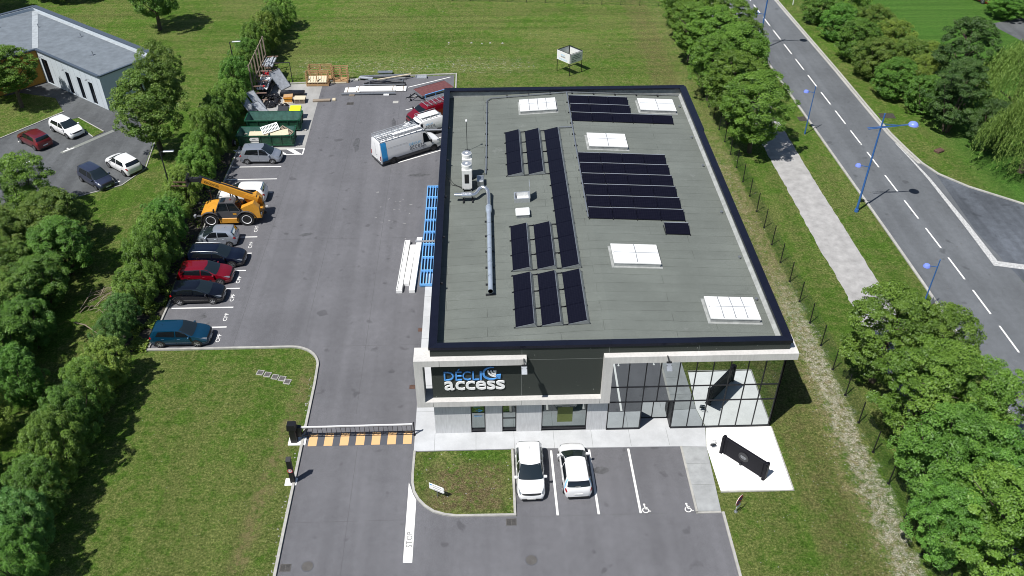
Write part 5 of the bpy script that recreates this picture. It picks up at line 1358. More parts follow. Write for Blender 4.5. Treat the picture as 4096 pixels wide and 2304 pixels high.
bw = thing('wrapped_stack', 'long flat stack wrapped in black film behind the orange tub', 'wrapped stack', (-21.2,90.75,.01), radians(-2))
MB().bbox(-1.35,1.30,-.42,.42,.10,.50,.07).build('film_wrap', M['black_film'], bw, True); MB().box(-1.0,.9,-.38,.38,0,.10).build('pallet_base', M['wood'], bw)
random.seed(21)
def heap(label, name, x, y, rx, ry, h, m, n=14, seed=1):
    rnd = random.Random(seed); b = MB()
    for i in range(n):
        px, py = x+rnd.gauss(0,rx*.42), y+rnd.gauss(0,ry*.42); r = rnd.uniform(.22,.42)
        zz = max(.02, h*(1-((px-x)/rx)**2-((py-y)/ry)**2)*.7)
        vs = []; fs = []
        for a in range(5):
            for k in range(8):
                th_ = pi*(a/4)*.5; rr = r*cos(th_)*rnd.uniform(.8,1.2); vs.append((px+rr*cos(2*pi*k/8), py+rr*sin(2*pi*k/8), zz*.6+r*.8*sin(th_)))
        for a in range(4):
            for k in range(8): fs.append((a*8+k, a*8+(k+1) % 8, (a+1)*8+(k+1) % 8, (a+1)*8+k))
        fs.append(tuple(range(32,40)))
        b.add(vs, fs); b.box(px-r*.6,px+r*.6,py-r*.6,py+r*.6,0.01,zz*.6+.05)
    o = b.build(name, m); return o
tag(heap('', 'wrapped_goods', -23.0, 89.9, .9, 1.0, .8, M['black_film'], 16, 3), 'crumpled heap of goods under black film next to the tall rack', 'wrapped goods')
tag(heap('', 'wrapped_goods', -22.85, 88.3, .85, .6, .5, M['black_film'], 10, 5), 'lower black wrapped bundle nearest the empty skip', 'wrapped goods')
for i, (x, z, m, l) in enumerate(((-24.35,.15,'galv','grey steel rails in a bundle at the foot of the rack'),(-24.0,.30,'wood_grey','grey timber planks stacked beside the steel rails'),(-23.65,.18,'steel_dark','dark steel profiles beside the grey planks'))):
    b = MB()
    for k in range(4): b.box(-.05,.05,-1.4+.1*k,1.35-.07*k,0,.09, Tm(x+.11*(k % 2), 88.9, z+.1*(k//2)-.1) @ R(z=-.10))
    tag(b.build('material_bundle', M[m]), l, 'bundle')
# leaning sheets
def lean(label, pts, m, name='leaning_panel', rim=True, cat='panel'):
    """thick sheet through four corner points"""
    p = [Vector(q) for q in pts]; n = (p[1]-p[0]).cross(p[3]-p[0]).normalized()*.05
    o = MB().add([*p, *[q+n for q in p]], [(0,3,2,1),(4,5,6,7),(0,1,5,4),(1,2,6,5),(2,3,7,6),(3,0,4,7)]).build(name, M[m])
    tag(o, label, cat)
    if rim:
        f = MB()
        for i in range(4): f.bar(p[i]+n*1.1, p[(i+1) % 4]+n*1.1, .06, .05)
        f.build('panel_rim', M['galv'], o)
    return o
lean('big grey-blue sheet leaning beside the rack, near the black portal frame', [(-22.75,91.9,.06),(-21.9,93.1,.06),(-23.1,94.0,1.75),(-23.95,92.6,1.75)], 'panel_grey')
lean('grey board leaning at the left end of the empty skip, back one of three', [(-24.2,86.9,.1),(-23.6,87.6,.1),(-24.9,88.6,1.7),(-25.5,87.9,1.7)], 'panel_grey')
lean('blue-grey board leaning left of the empty skip, front left of three', [(-24.9,86.0,.1),(-24.3,86.6,.1),(-25.4,87.2,1.6),(-26.0,86.6,1.6)], 'panel_grey')
lean('shorter grey board leaning right beside the empty skip corner', [(-23.6,85.9,.1),(-23.0,86.5,.1),(-24.2,87.0,1.2),(-24.8,86.4,1.2)], 'panel_grey')
pf = thing('portal_frame', 'thin black metal goal-shaped frame standing at the grass edge', 'metal frame', (-22.9,94.3,0))
MB().bar((-1.05,0,0),(-1.05,0,2.3),.07).bar((1.05,0,0),(1.05,0,2.3),.07).bar((-1.08,0,2.3),(1.08,0,2.3),.07).build('frame_tube', M['steel_dark'], pf)
MB().bar((-1.05,-.5,.04),(-1.05,.5,.04),.06).bar((1.05,-.5,.04),(1.05,.5,.04),.06).build('frame_foot', M['steel_dark'], pf)
# cantilever rack with stored goods
rk_ = thing('cantilever_rack', 'tall rusty cantilever rack with arms along the hedge at the yard corner', 'storage rack', (-24.95,92.2,0))
po = MB()
for k in range(7): po.bar((-.05,-3.2+1.3*k,0),(-.05,-3.2+1.3*k,4.4),.12,.14)
po.bar((-.05,-3.2,4.3),(-.05,4.6,4.3),.06,.08).bar((-.05,-3.2,2.2),(-.05,4.6,2.2),.06,.08)
build_each(po, 'rack_post', M['wood_grey'], rk_)
ar = MB()
for k in range(7):
    for z in (.35,1.15,1.95): ar.bar((0,-3.2+1.3*k,z),(1.35,-3.2+1.3*k,z+.04),.09,.10)
build_each(ar, 'rack_arm', mat('rack_arm_brown', (.26,.17,.14), .7), rk_)
MB().box(1.1,1.26,-3.3,-3.1,1.9,2.05).build('rack_end', M['red'], rk_)
random.seed(4)
cols = ['panel_grey','white_paint','galv','steel_dark','machine_grey','red','polystyrene']
labs = ['blue grey steel trough lying on the top arms at the far end of the rack','white wrapped rolls on the upper arms in the middle of the rack','galvanised profiles on the middle arms of the rack',
        'dark tubes on the lower arms of the rack','grey bags on the near arms of the rack','red and white strapped bundle on the rack','white sacks on the near upper arms of the rack']
zs_ = [2.05,1.25,1.25,.45,1.25,1.25,1.25]; yc = [94.9,92.4,92.8,92,90.6,93.4,90.4]; ln_ = [2.4,1.5,3.6,5.5,1.6,.8,1.6]
for i in range(7):
    b = MB()
    for k in range(9):
        w_ = random.uniform(.035,.09); b.bbox(-w_,w_,-ln_[i]/2*random.uniform(.8,1),ln_[i]/2*random.uniform(.8,1),0,w_*2,.02, Tm(-24.75+.13*k, yc[i], zs_[i]+(.1 if k % 3 == 0 else 0)) @ R(z=random.uniform(-.06,.06)))
    tag(b.build('stored_goods', M[cols[i]]), labs[i], 'stored goods')
# loose goods along the far edge
tag(MB(Tm(-17.65,89.25,.01) @ R(z=.06)).box(-1.15,.75,-.22,.22,.06,.17).box(-1.1,.7,-.2,-.1,0,.06).box(-1.1,.7,.1,.2,0,.06).build('plank_stack', M['wood_grey']), 'brown plank stack lying alone at the edge of the concrete slab', 'planks')
tag(MB(Tm(-16.7,89.45,.01) @ R(z=.06)).box(.0,.35,-.24,-.08,0,.15).box(.0,.33,-.02,.22,0,.15).build('pallet_offcut', M['wood_pale']), 'pale pallet offcut at the right end of the brown plank stack', 'pallet')
for (x0, x1, y, z, l) in ((-15.6,-13.9,91.7,.10,'left end of the white wrapped panels'),(-14.4,-9.9,91.85,.18,'longest white wrapped panel pack in the middle'),(-10.9,-8.75,91.9,.10,'white wrapped panel pack at the right end')):
    t = thing('panel_bundle', l+', lying on the asphalt', 'panel pack', ((x0+x1)/2,y,.01)); L = x1-x0
    MB().bbox(-L/2,L/2,-.55,.55,.06,z+.06,.03).build('panel_pack', M['polystyrene'], t)
    s_ = MB(); 
    for k in range(max(2, int(L/1.6))): xx = -L/2+.35+(L-.7)*k/(max(2, int(L/1.6))-1); s_.box(xx-.05,xx+.05,-.57,.57,z+.05,z+.075)
    for k in (-.4,.4): s_.box(-L/2+.2,L/2-.2,k-.05,k+.05,0,.06)
    s_.build('batten', M['wood_grey'], t)
tag(MB(Tm(-12.9,90.65,.12) @ R(z=0.0)).box(-3.0,3.0,-.10,.10,0,.10).build('steel_beam', M['galv']), 'long thin grey beam in front of the white panel packs', 'beam')
for (x, l) in ((-14.7,'small wooden block under the left end of the long grey beam'),(-10.9,'white block under the right end of the long grey beam')):
    tag(MB().box(x-.3,x+.3,90.35,90.75,.006,.11).build('support_block', M['wood_grey'] if x < -12 else M['white_paint']), l, 'support block')
random.seed(8)
bl = ['galvanised gutter lying at the back of the beam pile','white tube lying across the beam pile','long pale timber on top of the beam pile, slanting','grey steel channel at the front of the beam pile','blue-grey folded sheet at the left of the beam pile',
      'silver tube in the middle of the beam pile','bright aluminium profile at the front edge of the beam pile']
for i, (x0, y0_, x1, y1_, z, w_, m) in enumerate(((-14.2,94.9,-8.6,95.2,.18,.30,'galv'),(-13.5,93.7,-9.0,94.3,.30,.12,'alu'),(-12.1,93.5,-8.4,94.8,.48,.16,'wood_pale'),(-13.6,93.1,-8.9,93.0,.12,.16,'steel_dark'),
        (-14.3,94.6,-12.7,94.2,.30,.34,'panel_grey'),(-13.2,94.1,-9.2,93.6,.22,.12,'galv'),(-13.7,92.85,-9.0,92.85,.18,.10,'alu'))):
    b = MB().bar((x0,y0_,z),(x1,y1_,z+.03),w_,.10)
    if i in (0, 3): b.bar((x0,y0_+.16,z+.05),(x1,y1_+.16,z+.08),.03,.16).bar((x0,y0_-.16,z+.05),(x1,y1_-.16,z+.08),.03,.16)
    tag(b.build('profile', M[m]), bl[i], 'metal profile', 'loose profiles piled at the far yard edge')
for (x, y) in ((-13.0,93.6),(-9.3,93.6)):
    t = thing('trestle', 'low galvanised trestle under the '+('left' if x < -11 else 'right')+' end of the beam pile', 'trestle', (x,y,.01))
    MB().bar((0,-.8,.10),(0,.8,.10),.08).bar((0,-.7,0),(0,-.7,.32),.06).bar((0,.7,0),(0,.7,.32),.06).build('trestle_frame', M['galv'], t)
tag(MB().bbox(-12.2,-10.7,95.75,96.25,.01,.28,.03).box(-12.3,-10.6,95.7,96.3,.28,.31).build('metal_box', M['galv']), 'grey metal box lying on the grass behind the beam pile', 'metal box')
tag(MB().box(-7.9,-6.6,94.6,95.1,.01,.10).box(-7.9,-7.85,94.6,95.1,.10,.28).box(-6.65,-6.6,94.6,95.1,.10,.28).box(-7.9,-6.6,95.05,95.1,.10,.28).build('metal_tray', M['alu']), 'shallow metal tray at the far yard edge near the corner', 'metal tray')
tag(MB().box(-15.3,-14.4,94.2,94.6,.01,.12).build('kerb_stone', M['kerb']), 'loose pale kerb stone left of the beam pile', 'kerb stone')
def trailer(label, cx, cy, L, W, ang, deck, rail=False):
    t = thing('flatbed_trailer', label, 'trailer', (cx,cy,0), ang)
    d = MB().box(-L/2,L/2,-W/2,W/2,.66,.74); d.build('deck', deck, t)
    MB().box(-L/2-.03,-L/2,-W/2,W/2,.60,.82).box(L/2,L/2+.03,-W/2,W/2,.60,.82).box(-L/2,L/2,-W/2-.03,-W/2,.60,.80).box(-L/2,L/2,W/2,W/2+.03,.60,.80).box(-L/2,L/2,-.4,-.3,.5,.66).box(-L/2,L/2,.3,.4,.5,.66).build('chassis', M['galv'], t)
    MB().bar((-L/2,-.5,.55),(-L/2-1.15,0,.50),.08,.10).bar((-L/2,.5,.55),(-L/2-1.15,0,.50),.08,.10).bar((-L/2-1.0,0,.5),(-L/2-1.4,0,.55),.08).tube([(-L/2-.8,.12,.05),(-L/2-.8,.12,.8)], .035, 8).build('drawbar', M['steel_dark'], t)
    MB(Tm(-L/2-.8,.12,.10) @ R(x=pi/2)).lathe([(.10,-.04),(.10,.04)], 12).build('jockey_wheel', M['tyre'], t)
    for s in (-1, 1):
        for x in (-.1,.65): 
            A = Tm(x, s*(W/2-.10), .28) @ R(x=-pi/2*s); MB(A).lathe([(.16,-.1),(.28,-.1),(.28,.07),(.16,.08)], 16).build('wheel', M['tyre'], t, True)
    if rail:
        r = MB()
        for s in (-1, 1):
            r.bar((-L/2,s*W/2,1.15),(L/2,s*W/2,1.15),.07).bar((-L/2,s*W/2,.74),(-L/2,s*W/2,1.15),.07).bar((0,s*W/2,.74),(0,s*W/2,1.15),.07)
        r.bar((L/2,-W/2,1.15),(L/2,W/2,1.15),.07).build('side_rail', M['frame_blue'] if rail == 'blue' else M['alu'], t)
    return t
trailer('flatbed trailer with a dark red deck parked in the far corner bay', -5.65,90.50,4.05,2.1, math.atan2(2.45,3.87), M['deck_red'])
trailer('grey cage trailer with a blue rail, partly behind the office roof corner', -4.95,88.15,2.6,1.4, math.atan2(2.45,3.87), M['galv'], 'blue')
# stacked frames and packs by the west wall
bf = thing('blue_frame', 'long light blue ladder-like steel frame lying along the office side wall', 'steel frame', (-4.95,55.8,.05))
rr = MB()
for x in (-.50,-.25,0,.25,.48): rr.box(x-.035,x+.035,0,14.9,.06,.22)
build_each(rr, 'long_rail', M['frame_blue'], bf)
cr_ = MB()
for k in range(9): cr_.box(-.54,.53,14.9*k/8-.05,14.9*k/8+.05,.05,.26)
build_each(cr_, 'cross_bar', M['frame_blue'], bf)
for (xc, ya, yb_, w_, l, ring_) in ((-6.92,55.05,61.95,.46,'long white wrapped beam pack, left of three, with an open frame on top',1),(-6.42,55.95,61.3,.44,'shortest white wrapped pack, middle of three beside the blue frame',0),(-5.92,55.05,62.4,.45,'long white wrapped pack, right of three beside the blue frame',0)):
    t = thing('wrapped_beam', l, 'wrapped pack', (xc,ya,.006)); L = yb_-ya; dx = .0
    MB().add([(-w_/2-.15,0,0),(w_/2-.15,0,0),(w_/2+.12,L,0),(-w_/2+.12,L,0),(-w_/2-.15,0,.28),(w_/2-.15,0,.28),(w_/2+.12,L,.28),(-w_/2+.12,L,.28)], [(0,3,2,1),(4,5,6,7),(0,1,5,4),(1,2,6,5),(2,3,7,6),(3,0,4,7)]).build('wrapping', M['polystyrene'], t)
    if ring_:
        b = MB()
        for s in (-1, 1): b.bar((s*w_*.42-.15,.05,.32),(s*w_*.42+.12,L-.05,.32),.07,.08)
        for k in range(7): b.box(-w_*.45-.13+.27*k/6,w_*.45-.13+.27*k/6,.1+(L-.25)*k/6,.18+(L-.25)*k/6,.28,.34)
        b.build('top_frame', M['white_plastic'], t)
# ================================================================ street furniture and signs
def big_lamp(x, y, label, group=None, low=True):
    t = thing('street_lamp', label, 'street lamp', (x,y,0), 0, 'tall blue street lamps')
    MB().tube([(0,0,0),(0,0,1.2),(.05,0,9.7)], [.12,.10,.06], 10).lathe([(.19,0),(.17,.28)], 10).build('pole', M['lamp_blue'], t, True)
    b = MB().bar((-1.05,-.12,8.32),(2.35,.02,8.62),.06).bar((-1.05,.12,8.32),(2.35,.02,8.62),.06).bar((.05,0,8.75),(1.6,0,8.58),.04)
    b.build('arm', M['lamp_blue'], t)
    s = MB(Tm(2.75,.02,8.62)).lathe([(.42,-.05),(.40,.06),(.32,.18),(.16,.26),(.04,.29)], 20).build('lamp_shade', M['lamp_globe'], t, True)
    MB(Tm(2.75,.02,8.62)).lathe([(.46,-.06),(.30,-.14),(.05,-.16)], 20).build('lens', M['lamp_clear'], s, True)
    if low:
        MB().bar((-.0,0,4.6),(-.75,0,4.75),.05).build('lower_arm', M['lamp_blue'], t)
        MB(Tm(-.98,0,4.74)).lathe([(.27,-.04),(.26,.05),(.18,.16),(.04,.20)], 16).build('lamp_shade', M['lamp_globe'], t, True)
    return t
big_lamp(33.24, 65.66, 'tall blue street lamp with a large globe arm over the road, nearest to the junction')
big_lamp(33.35, 101.2, 'tall blue street lamp at the top edge of the photo, half behind the roadside trees')
def small_lamp(x, y, label, sign=False):
    t = thing('path_lamp', label, 'street lamp', (x,y,0), 0, 'small blue path lamps')
    MB().tube([(0,0,0),(0,0,1),(.02,0,5.3)], [.08,.06,.04], 8).build('pole', M['lamp_blue'], t, True)
    MB().bar((0,0,4.62),(-.6,0,4.74),.045).build('arm', M['lamp_blue'], t)
    MB(Tm(-.82,0,4.72)).lathe([(.27,-.04),(.26,.05),(.18,.16),(.04,.20)], 16).build('lamp_shade', M['lamp_globe'], t, True)
    return t
small_lamp(32.87, 80.22, 'small blue path lamp with one white globe, beside the upper roadside trees')
small_lamp(33.15, 51.1, 'small blue path lamp with one white globe, rising out of the lower roadside trees')
sg = thing('triangle_sign', 'triangular road sign seen from behind near the lower roadside trees', 'road sign', (33.4,50.6,0))
MB().tube([(0,0,0),(0,0,2.1)], .03, 6).build('post', M['galv'], sg)
MB(Tm(0,0,1.75) @ R(z=.5) @ R(x=pi/2)).prism([(-.45,-.3),(.45,-.3),(0,.48)], -.02, .02).build('sign_plate', M['galv'], sg)
def yard_lamp(x, y, h, label, ang):
    t = thing('yard_lamp', label, 'lamp post', (x,y,0), ang, 'dark lamp posts behind the hedge')
    MB().tube([(0,0,0),(0,0,h)], [.08,.05], 8).bar((0,0,h),(.35,0,h+.05),.05).build('pole', M['steel_dark'], t)
    MB().bbox(.25,1.15,-.13,.13,h+.0,h+.09,.02).build('lamp_head', M['galv'], t)
    return t
yard_lamp(-27.9, 67.6, 6.0, 'dark lamp post with a flat grey head, in the hedge beside the telehandler forks', .1)
yard_lamp(-27.0, 90.8, 6.2, 'dark lamp post with a flat grey head, in the hedge beside the tall rack', .1)

# fences
fe = thing('wire_fence', 'dark wire mesh fence with thin posts between the office and the footpath', 'fence', (24.25,20,0))
random.seed(2)
px = lambda y: 24.25 + (max(0, 60-y))*.018
for k in range(29):
    y = 22+2.58*k + .05; x = px(y)-24.25
    MB().bar((x,y-20,0),(x+random.uniform(-.03,.03),y-20,1.97),.06).bar((x,y-20,0),(x+.0,y-20,.06),.16).build('fence_post', M['black_metal'], fe)
w = MB(); y = 22.05
wf = mat('fence_wire', (.02,.035,.022), .5)
for k in range(28):
    ya = 2.05+2.58*k; yb_ = ya+2.58; xa_ = px(ya+20)-24.25; xb_ = px(yb_+20)-24.25
    for z in (.05,.25,.45,.65,.85,1.05,1.25,1.45,1.65,1.83): w.bar((xa_,ya,z),(xb_,yb_,z),.009,.009)
    for q in range(1, 13): t_ = q/13; w.bar((xa_+(xb_-xa_)*t_,ya+(yb_-ya)*t_,.03),(xa_+(xb_-xa_)*t_,ya+(yb_-ya)*t_,1.84),.006,.006)
w.build('wire_mesh', wf, fe)
ff = thing('far_wire_fence', 'thin dark fence across the far end of the mown field', 'fence', (0,119,0))
for k in range(22):
    x = -22+2.54*k
    MB().bar((x,-.0005-.105*x*1,0),(x,-.105*x,1.7),.06).build('fence_post', M['black_metal'], ff)
w = MB()
for z in (.1,.5,.9,1.3,1.65): w.bar((-22,2.31,z),(31.3,-3.29,z),.012)
for k in range(170): x = -22+.31*k; w.bar((x,-.105*x,.1),(x,-.105*x,1.65),.006)
w.build('wire_mesh', wf, ff)

# barrier gate
bt = thing('barrier_gate', 'black boom barrier with hanging bars across the driveway', 'barrier', (-12.85,39.62,0))
MB().bbox(-.22,.22,-.20,.20,.05,1.25,.05).add([(-.30,-.26,1.25),(.30,-.26,1.25),(.30,.26,1.25),(-.30,.26,1.25),(-.26,-.22,1.70),(.26,-.22,1.70),(.26,.22,1.70),(-.26,.22,1.70)], [(0,3,2,1),(4,5,6,7),(0,1,5,4),(1,2,6,5),(2,3,7,6),(3,0,4,7)]).build('barrier_cabinet', M['black_metal'], bt)
MB().box(-.38,.75,-.35,.32,.0,.08).build('concrete_base', M['white_gravel'], bt)
MB().bar((-.25,.28,1.02),(7.72,.28,1.08),.07,.10).build('boom', M['white_paint'], bt)
g_ = MB().bar((.55,.28,.28),(7.70,.28,.30),.05).bar((-.15,.28,.95),(7.72,.28,1.01),.05,.06)
for k in range(24): x = .6+7.05*k/23; g_.bar((x,.28,.28),(x,.28,.98),.028)
g_.build('hanging_bars', M['black_metal'], bt)
MB().bar((.35,.35,.2),(.9,.28,.95),.08).box(.2,.5,.1,.4,.3,1.15).build('drive_arm', M['black_metal'], bt)
ep = thing('barrier_rest', 'short black forked post that carries the free end of the barrier', 'post', (-5.04,39.93,.05))
MB().bar((0,0,0),(0,0,1.18),.07).bar((0,-.1,0),(0,.1,0),.14,.03).bar((0,-.09,1.0),(0,-.09,1.18),.03).build('post', M['black_metal'], ep)
# entry bollard with speed limit roundel
bo = thing('entry_terminal', 'black entry post with a round 10 sign on a white base, beside the driveway', 'entry post', (-12.40,36.25,0))
MB().bbox(-.14,.14,-.14,.14,.06,2.05,.01).add([(-.15,-.16,2.05),(.15,-.16,2.05),(.15,.16,2.05),(-.15,.16,2.05),(-.15,-.16,2.10),(.15,-.16,2.10),(.15,.16,2.20),(-.15,.16,2.20)], [(0,3,2,1),(4,5,6,7),(0,1,5,4),(1,2,6,5),(2,3,7,6),(3,0,4,7)]).build('post', M['black_metal'], bo)
MB().bbox(-.50,.24,-.28,.30,0,.06,.02).build('concrete_base', M['white_gravel'], bo)
A = Tm(0,-.145,1.22) @ R(x=pi/2)
rd = MB(A).lathe([(.16,0),(.16,.012)], 24).build('sign_plate', M['white_paint'], bo)
b = MB(); ring(b, 0, 1.22, .125, .165, 0, 360, -.162, -.157, 28); b.build('red_ring', M['red'], rd)
vs, fs = text_mesh('10', .15, .004, .01, 1.0, .17); MB().add([(v.x-.085, v.y-.075, v.z+.012) for v in vs], fs, A).build('numerals', M['plastic_black'], rd)
# direction sign on the island
ds = thing('direction_sign', 'white slatted direction sign on a grey post in the planted island', 'sign', (-3.36,34.80,.075), radians(-28))
MB().tube([(0,0,0),(0,0,1.0)], .035, 8).build('post', M['galv'], ds)
for k in range(3):
    o = MB().prism([(-.52,.55+.17*k),(.42,.55+.17*k),(.52,.62+.17*k),(.42,.69+.17*k),(-.52,.69+.17*k)], -.0, .05, R(x=pi/2)).build('sign_blade', M['white_paint'], ds)
    if k == 2: MB().box(-.47,-.30,-.056,-.051,.92,1.0).build('emblem', M['sticker_blue'], o)
    MB().box(-.25,.33,-.056,-.051,.61+.17*k,.635+.17*k).build('sign_text_line', M['sticker_grey'], o)
# no-stopping sign
ns = thing('no_parking_sign', 'round red and blue no stopping sign on a short post on the grass', 'road sign', (14.68,33.12,0), radians(44))
MB().tube([(0,0,0),(0,0,.9)], .035, 8).lathe([(.12,0),(.10,.06)], 8).build('post', M['galv'], ns)
MB(Tm(0,-.05,1.15) @ R(x=pi/2)).lathe([(.39,0),(.39,.02)], 28).build('sign_back', M['white_paint'], ns)
b = MB(); ring(b, 0, 1.15, .28, .37, 0, 360, -.080, -.071, 30); b.box(-.30,.30,-.084,-.081,1.125,1.175,None)
b2 = MB(Tm(0,0,1.15) @ R(y=radians(45)) @ Tm(0,0,-1.15)).box(-.30,.30,-.085,-.081,1.12,1.18).box(-.035,.035,-.086,-.0812,.86,1.44)
MB().add(b2.v, b2.f).build('red_cross', M['red'], ns)
b = MB(); ring(b, 0, 1.15, .28, .37, 0, 360, -.080, -.071, 30); b.build('red_ring', M['red'], ns)
MB(Tm(0,-.071,1.15) @ R(x=pi/2)).lathe([(.30,0),(.30,.006)], 28).build('blue_disc', M['sign_blue'], ns)
MB().box(-.25,.25,-.09,-.07,.50,.68).build('supplementary_plate', M['white_paint'], ns)
# advertising board cube in the field
ab = thing('advertising_board', 'white four-sided advertising board on black legs in the mown field', 'advertising board')
cs = [(8.48,96.36),(9.81,94.84),(11.28,95.94),(9.95,97.46)]
l = MB()
for x, y in cs: l.bar((x,y,0),(x,y,2.62),.07)
for i in range(4): l.bar((*cs[i],2.6),(*cs[(i+1) % 4],2.6),.06)
l.build('leg', M['black_metal'], ab)
lett = [('DÉCLIC','access'),None,None,None]
for i in range(4):
    a, c = Vector((*cs[i],0)), Vector((*cs[(i+1) % 4],0)); d = (c-a).normalized(); n_ = Vector((d.y,-d.x,0)); W_ = (c-a).length
    A = Matrix(((d.x,0,n_.x,a.x+n_.x*.05),(d.y,0,n_.y,a.y+n_.y*.05),(0,1,0,1.5),(0,0,0,1)))
    p = MB(A).box(0,W_,0,1.1,-.02,.02).build('board_panel', M['white_paint'], ab)
    if i == 0:
        for txt, h_, y_, w_, m in (('DÉCLIC',.16,.66,.62,'sticker_light_blue'),('access',.16,.44,.72,'sticker_grey')):
            vs, fs = text_mesh(txt, h_, .004, .015, 1, w_); MB(A).add([(v.x+W_*.3, v.y+y_, v.z+.022) for v in vs], fs).build('company_lettering', M[m], p)
        MB(A).box(W_*.15,W_*.85,.24,.265,.021,.025).box(W_*.15,W_*.80,.14,.165,.021,.025).build('text_line', M['sticker_light_blue'], p)
    if i == 1:
        b = MB(A)
        for y_, x0_, x1_ in ((.82,.25,.75),(.62,.10,.70),(.62,.76,.92),(.42,.12,.30),(.42,.40,.85),(.20,.1,.45)): b.box(W_*x0_,W_*x1_,y_,y_+.07,.021,.025)
        b.build('text_line', M['sticker_grey'], p)
# iron roller sculpture on the gravel pad
M['sculpture_iron'] = mat('sculpture_iron', (.006,.006,.010), .6, spec=.2)
sp_ = thing('iron_roller_sculpture', 'long black iron sculpture with ribbed ends and round emblem on the white gravel pad', 'sculpture', (15.95,36.72,.035), math.atan2(35.62-37.85, 17.0-14.9))
L = 3.15
MB().bbox(-L/2+.1,L/2-.1,-.09,.09,.06,1.42,.02).build('middle_plate', M['sculpture_iron'], sp_)
for s in (-1, 1):
    e = MB().bbox(s*(L/2)-.10,s*(L/2)+.10,-.16,.16,0,1.46,.04).bbox(s*(L/2-.24)-.06,s*(L/2-.24)+.06,-.125,.125,.05,1.41,.03)
    e.bar((s*(L/2),-.18,1.3),(s*(L/2),-.18,1.42),.06,.02)
    e.build('end_column', M['sculpture_iron'], sp_)
A = Tm(0,-.092,.80) @ R(x=pi/2)
o = MB(A).lathe([(.36,0),(.36,.02),(.33,.03)], 28).build('round_emblem', M['steel_dark'], sp_)
vs, fs = text_mesh('VERITAS', .10, .004, .005, 1, .42)
MB(A).box(-.20,.20,.03,.07,.03,.036).box(-.22,.22,-.05,-.01,.03,.036).box(-.15,.15,-.13,-.09,.03,.036).build('emblem_lettering', M['grey_plastic'], o)
MB(Tm(-.1,-.10,.10) @ R(x=pi/2)).lathe([(.09,0),(.09,.06)], 14).build('latch', M['steel_dark'], sp_)
MB().box(-L/2-.08,-L/2+.12,-.20,.20,0,.03).box(L/2-.12,L/2+.08,-.20,.20,0,.03).build('foot_plate', M['sculpture_iron'], sp_)
def ground_flood(x, y, rz_, label):
    t = thing('ground_floodlight', label, 'floodlight', (x,y,.035), rz_)
    MB().tube([(-.2,0,.02),(-.2,.1,.40),(.2,.1,.40),(.2,0,.02)], .018, 6).bar((-.22,-.16,.02),(.22,-.16,.02),.03).build('stand', M['alu'], t)
    MB(Tm(0,-.05,.20) @ R(x=radians(-40))).bbox(-.16,.16,-.12,.12,-.04,.04,.02).build('lamp_housing', M['steel_dark'], t)
    MB(Tm(0,-.05,.20) @ R(x=radians(-40))).box(-.12,.12,-.09,.09,.041,.046).build('lamp_glass', M['car_glass_light'], t)
ground_flood(14.38, 38.35, .2, 'small work floodlight on a wire stand on the gravel pad, left of the iron sculpture')
# grates and covers
def grate(x, y, w, d, label, rz_=0):
    t = thing('drain_grate', label, 'drain grate', (x,y,.006), rz_)
    b = MB().box(-w/2,w/2,-d/2,-d/2+.04,0,.012).box(-w/2,w/2,d/2-.04,d/2,0,.012).box(-w/2,-w/2+.04,-d/2+.04,d/2-.04,0,.012).box(w/2-.04,w/2,-d/2+.04,d/2-.04,0,.012).box(-.02,.02,-d/2+.04,d/2-.04,0,.012)
    b.build('grate_frame', M['iron'], t)
    g_ = MB()
    for k in range(7): y_ = -d/2+.08+(d-.16)*k/6; g_.box(-w/2+.04,-.02,y_-.015,y_+.015,0,.011).box(.02,w/2-.04,y_-.015,y_+.015,0,.011)
    build_each(g_, 'grate_bar', M['iron'], t, 2); MB().box(-w/2+.04,w/2-.04,-d/2+.04,d/2-.04,-.001,.002).build('drain_opening', M['plastic_black'], t)
grate(-11.85,30.05,.62,.5,'square iron drain grate beside the left kerb at the bottom of the driveway')
grate(1.10,32.80,.62,.5,'square iron drain grate at the corner of the planted island')
grate(-14.67,88.55,.75,.6,'iron drain grate in front of the white panel packs, near the slab')
def manhole(x, y, r, label):
    t = thing('manhole_cover', label, 'manhole cover', (x,y,.005))
    MB().lathe([(r,0),(r,.008),(r*.93,.009)], 28).build('cover_rim', M['line_dark'], t); MB().lathe([(r*.90,.009),(r*.90,.013)], 28).build('cover_plate', M['iron'], t)
manhole(-10.61,30.11,.36,'round iron manhole cover in the driveway near the bottom left')
manhole(2.17,30.12,.36,'round iron manhole cover in the asphalt in front of the parking bays')
tag(MB().box(-10.05,-9.45,88.5,89.05,.005,.014).build('square_cover', M['kerb']), 'pale square cover in the asphalt in front of the white panel packs', 'inspection cover')
tag(MB().box(-5.35,-4.95,50.35,50.75,.005,.012).build('square_cover', M['rust']), 'rusty square cover beside the side pavement, the farther one', 'inspection cover')
tag(MB().box(-5.65,-5.25,44.25,44.65,.005,.012).build('square_cover', M['rust']), 'rusty square cover beside the side pavement, the one nearer the concrete frame', 'inspection cover')
for i, ((x, y), l) in enumerate(zip(((-16.34,46.22),(-15.79,46.0),(-15.21,45.74),(-14.68,45.56),(-14.26,45.23)), ('first stepping slab from the left on the lawn corner','second stepping slab from the left on the lawn corner','middle stepping slab of the five on the lawn corner','fourth stepping slab from the left on the lawn corner','stepping slab nearest to the driveway kerb'))):
    t = thing('stepping_slab', l, 'paving slab', (x,y,0), radians(-12), 'five square slabs on the lawn')
    MB().box(-.24,.24,-.24,.24,0,.05).build('slab', M['kerb'], t); MB().box(-.19,.19,-.19,.19,.05,.054).build('grid_inset', M['iron'], t)
tag(MB(Tm(45.2,76.2,0) @ R(z=.5)).bbox(-.45,.45,-.3,.3,0,.22,.04).build('ground_box', M['rust']), 'low reddish utility box on the verge east of the street', 'utility box')
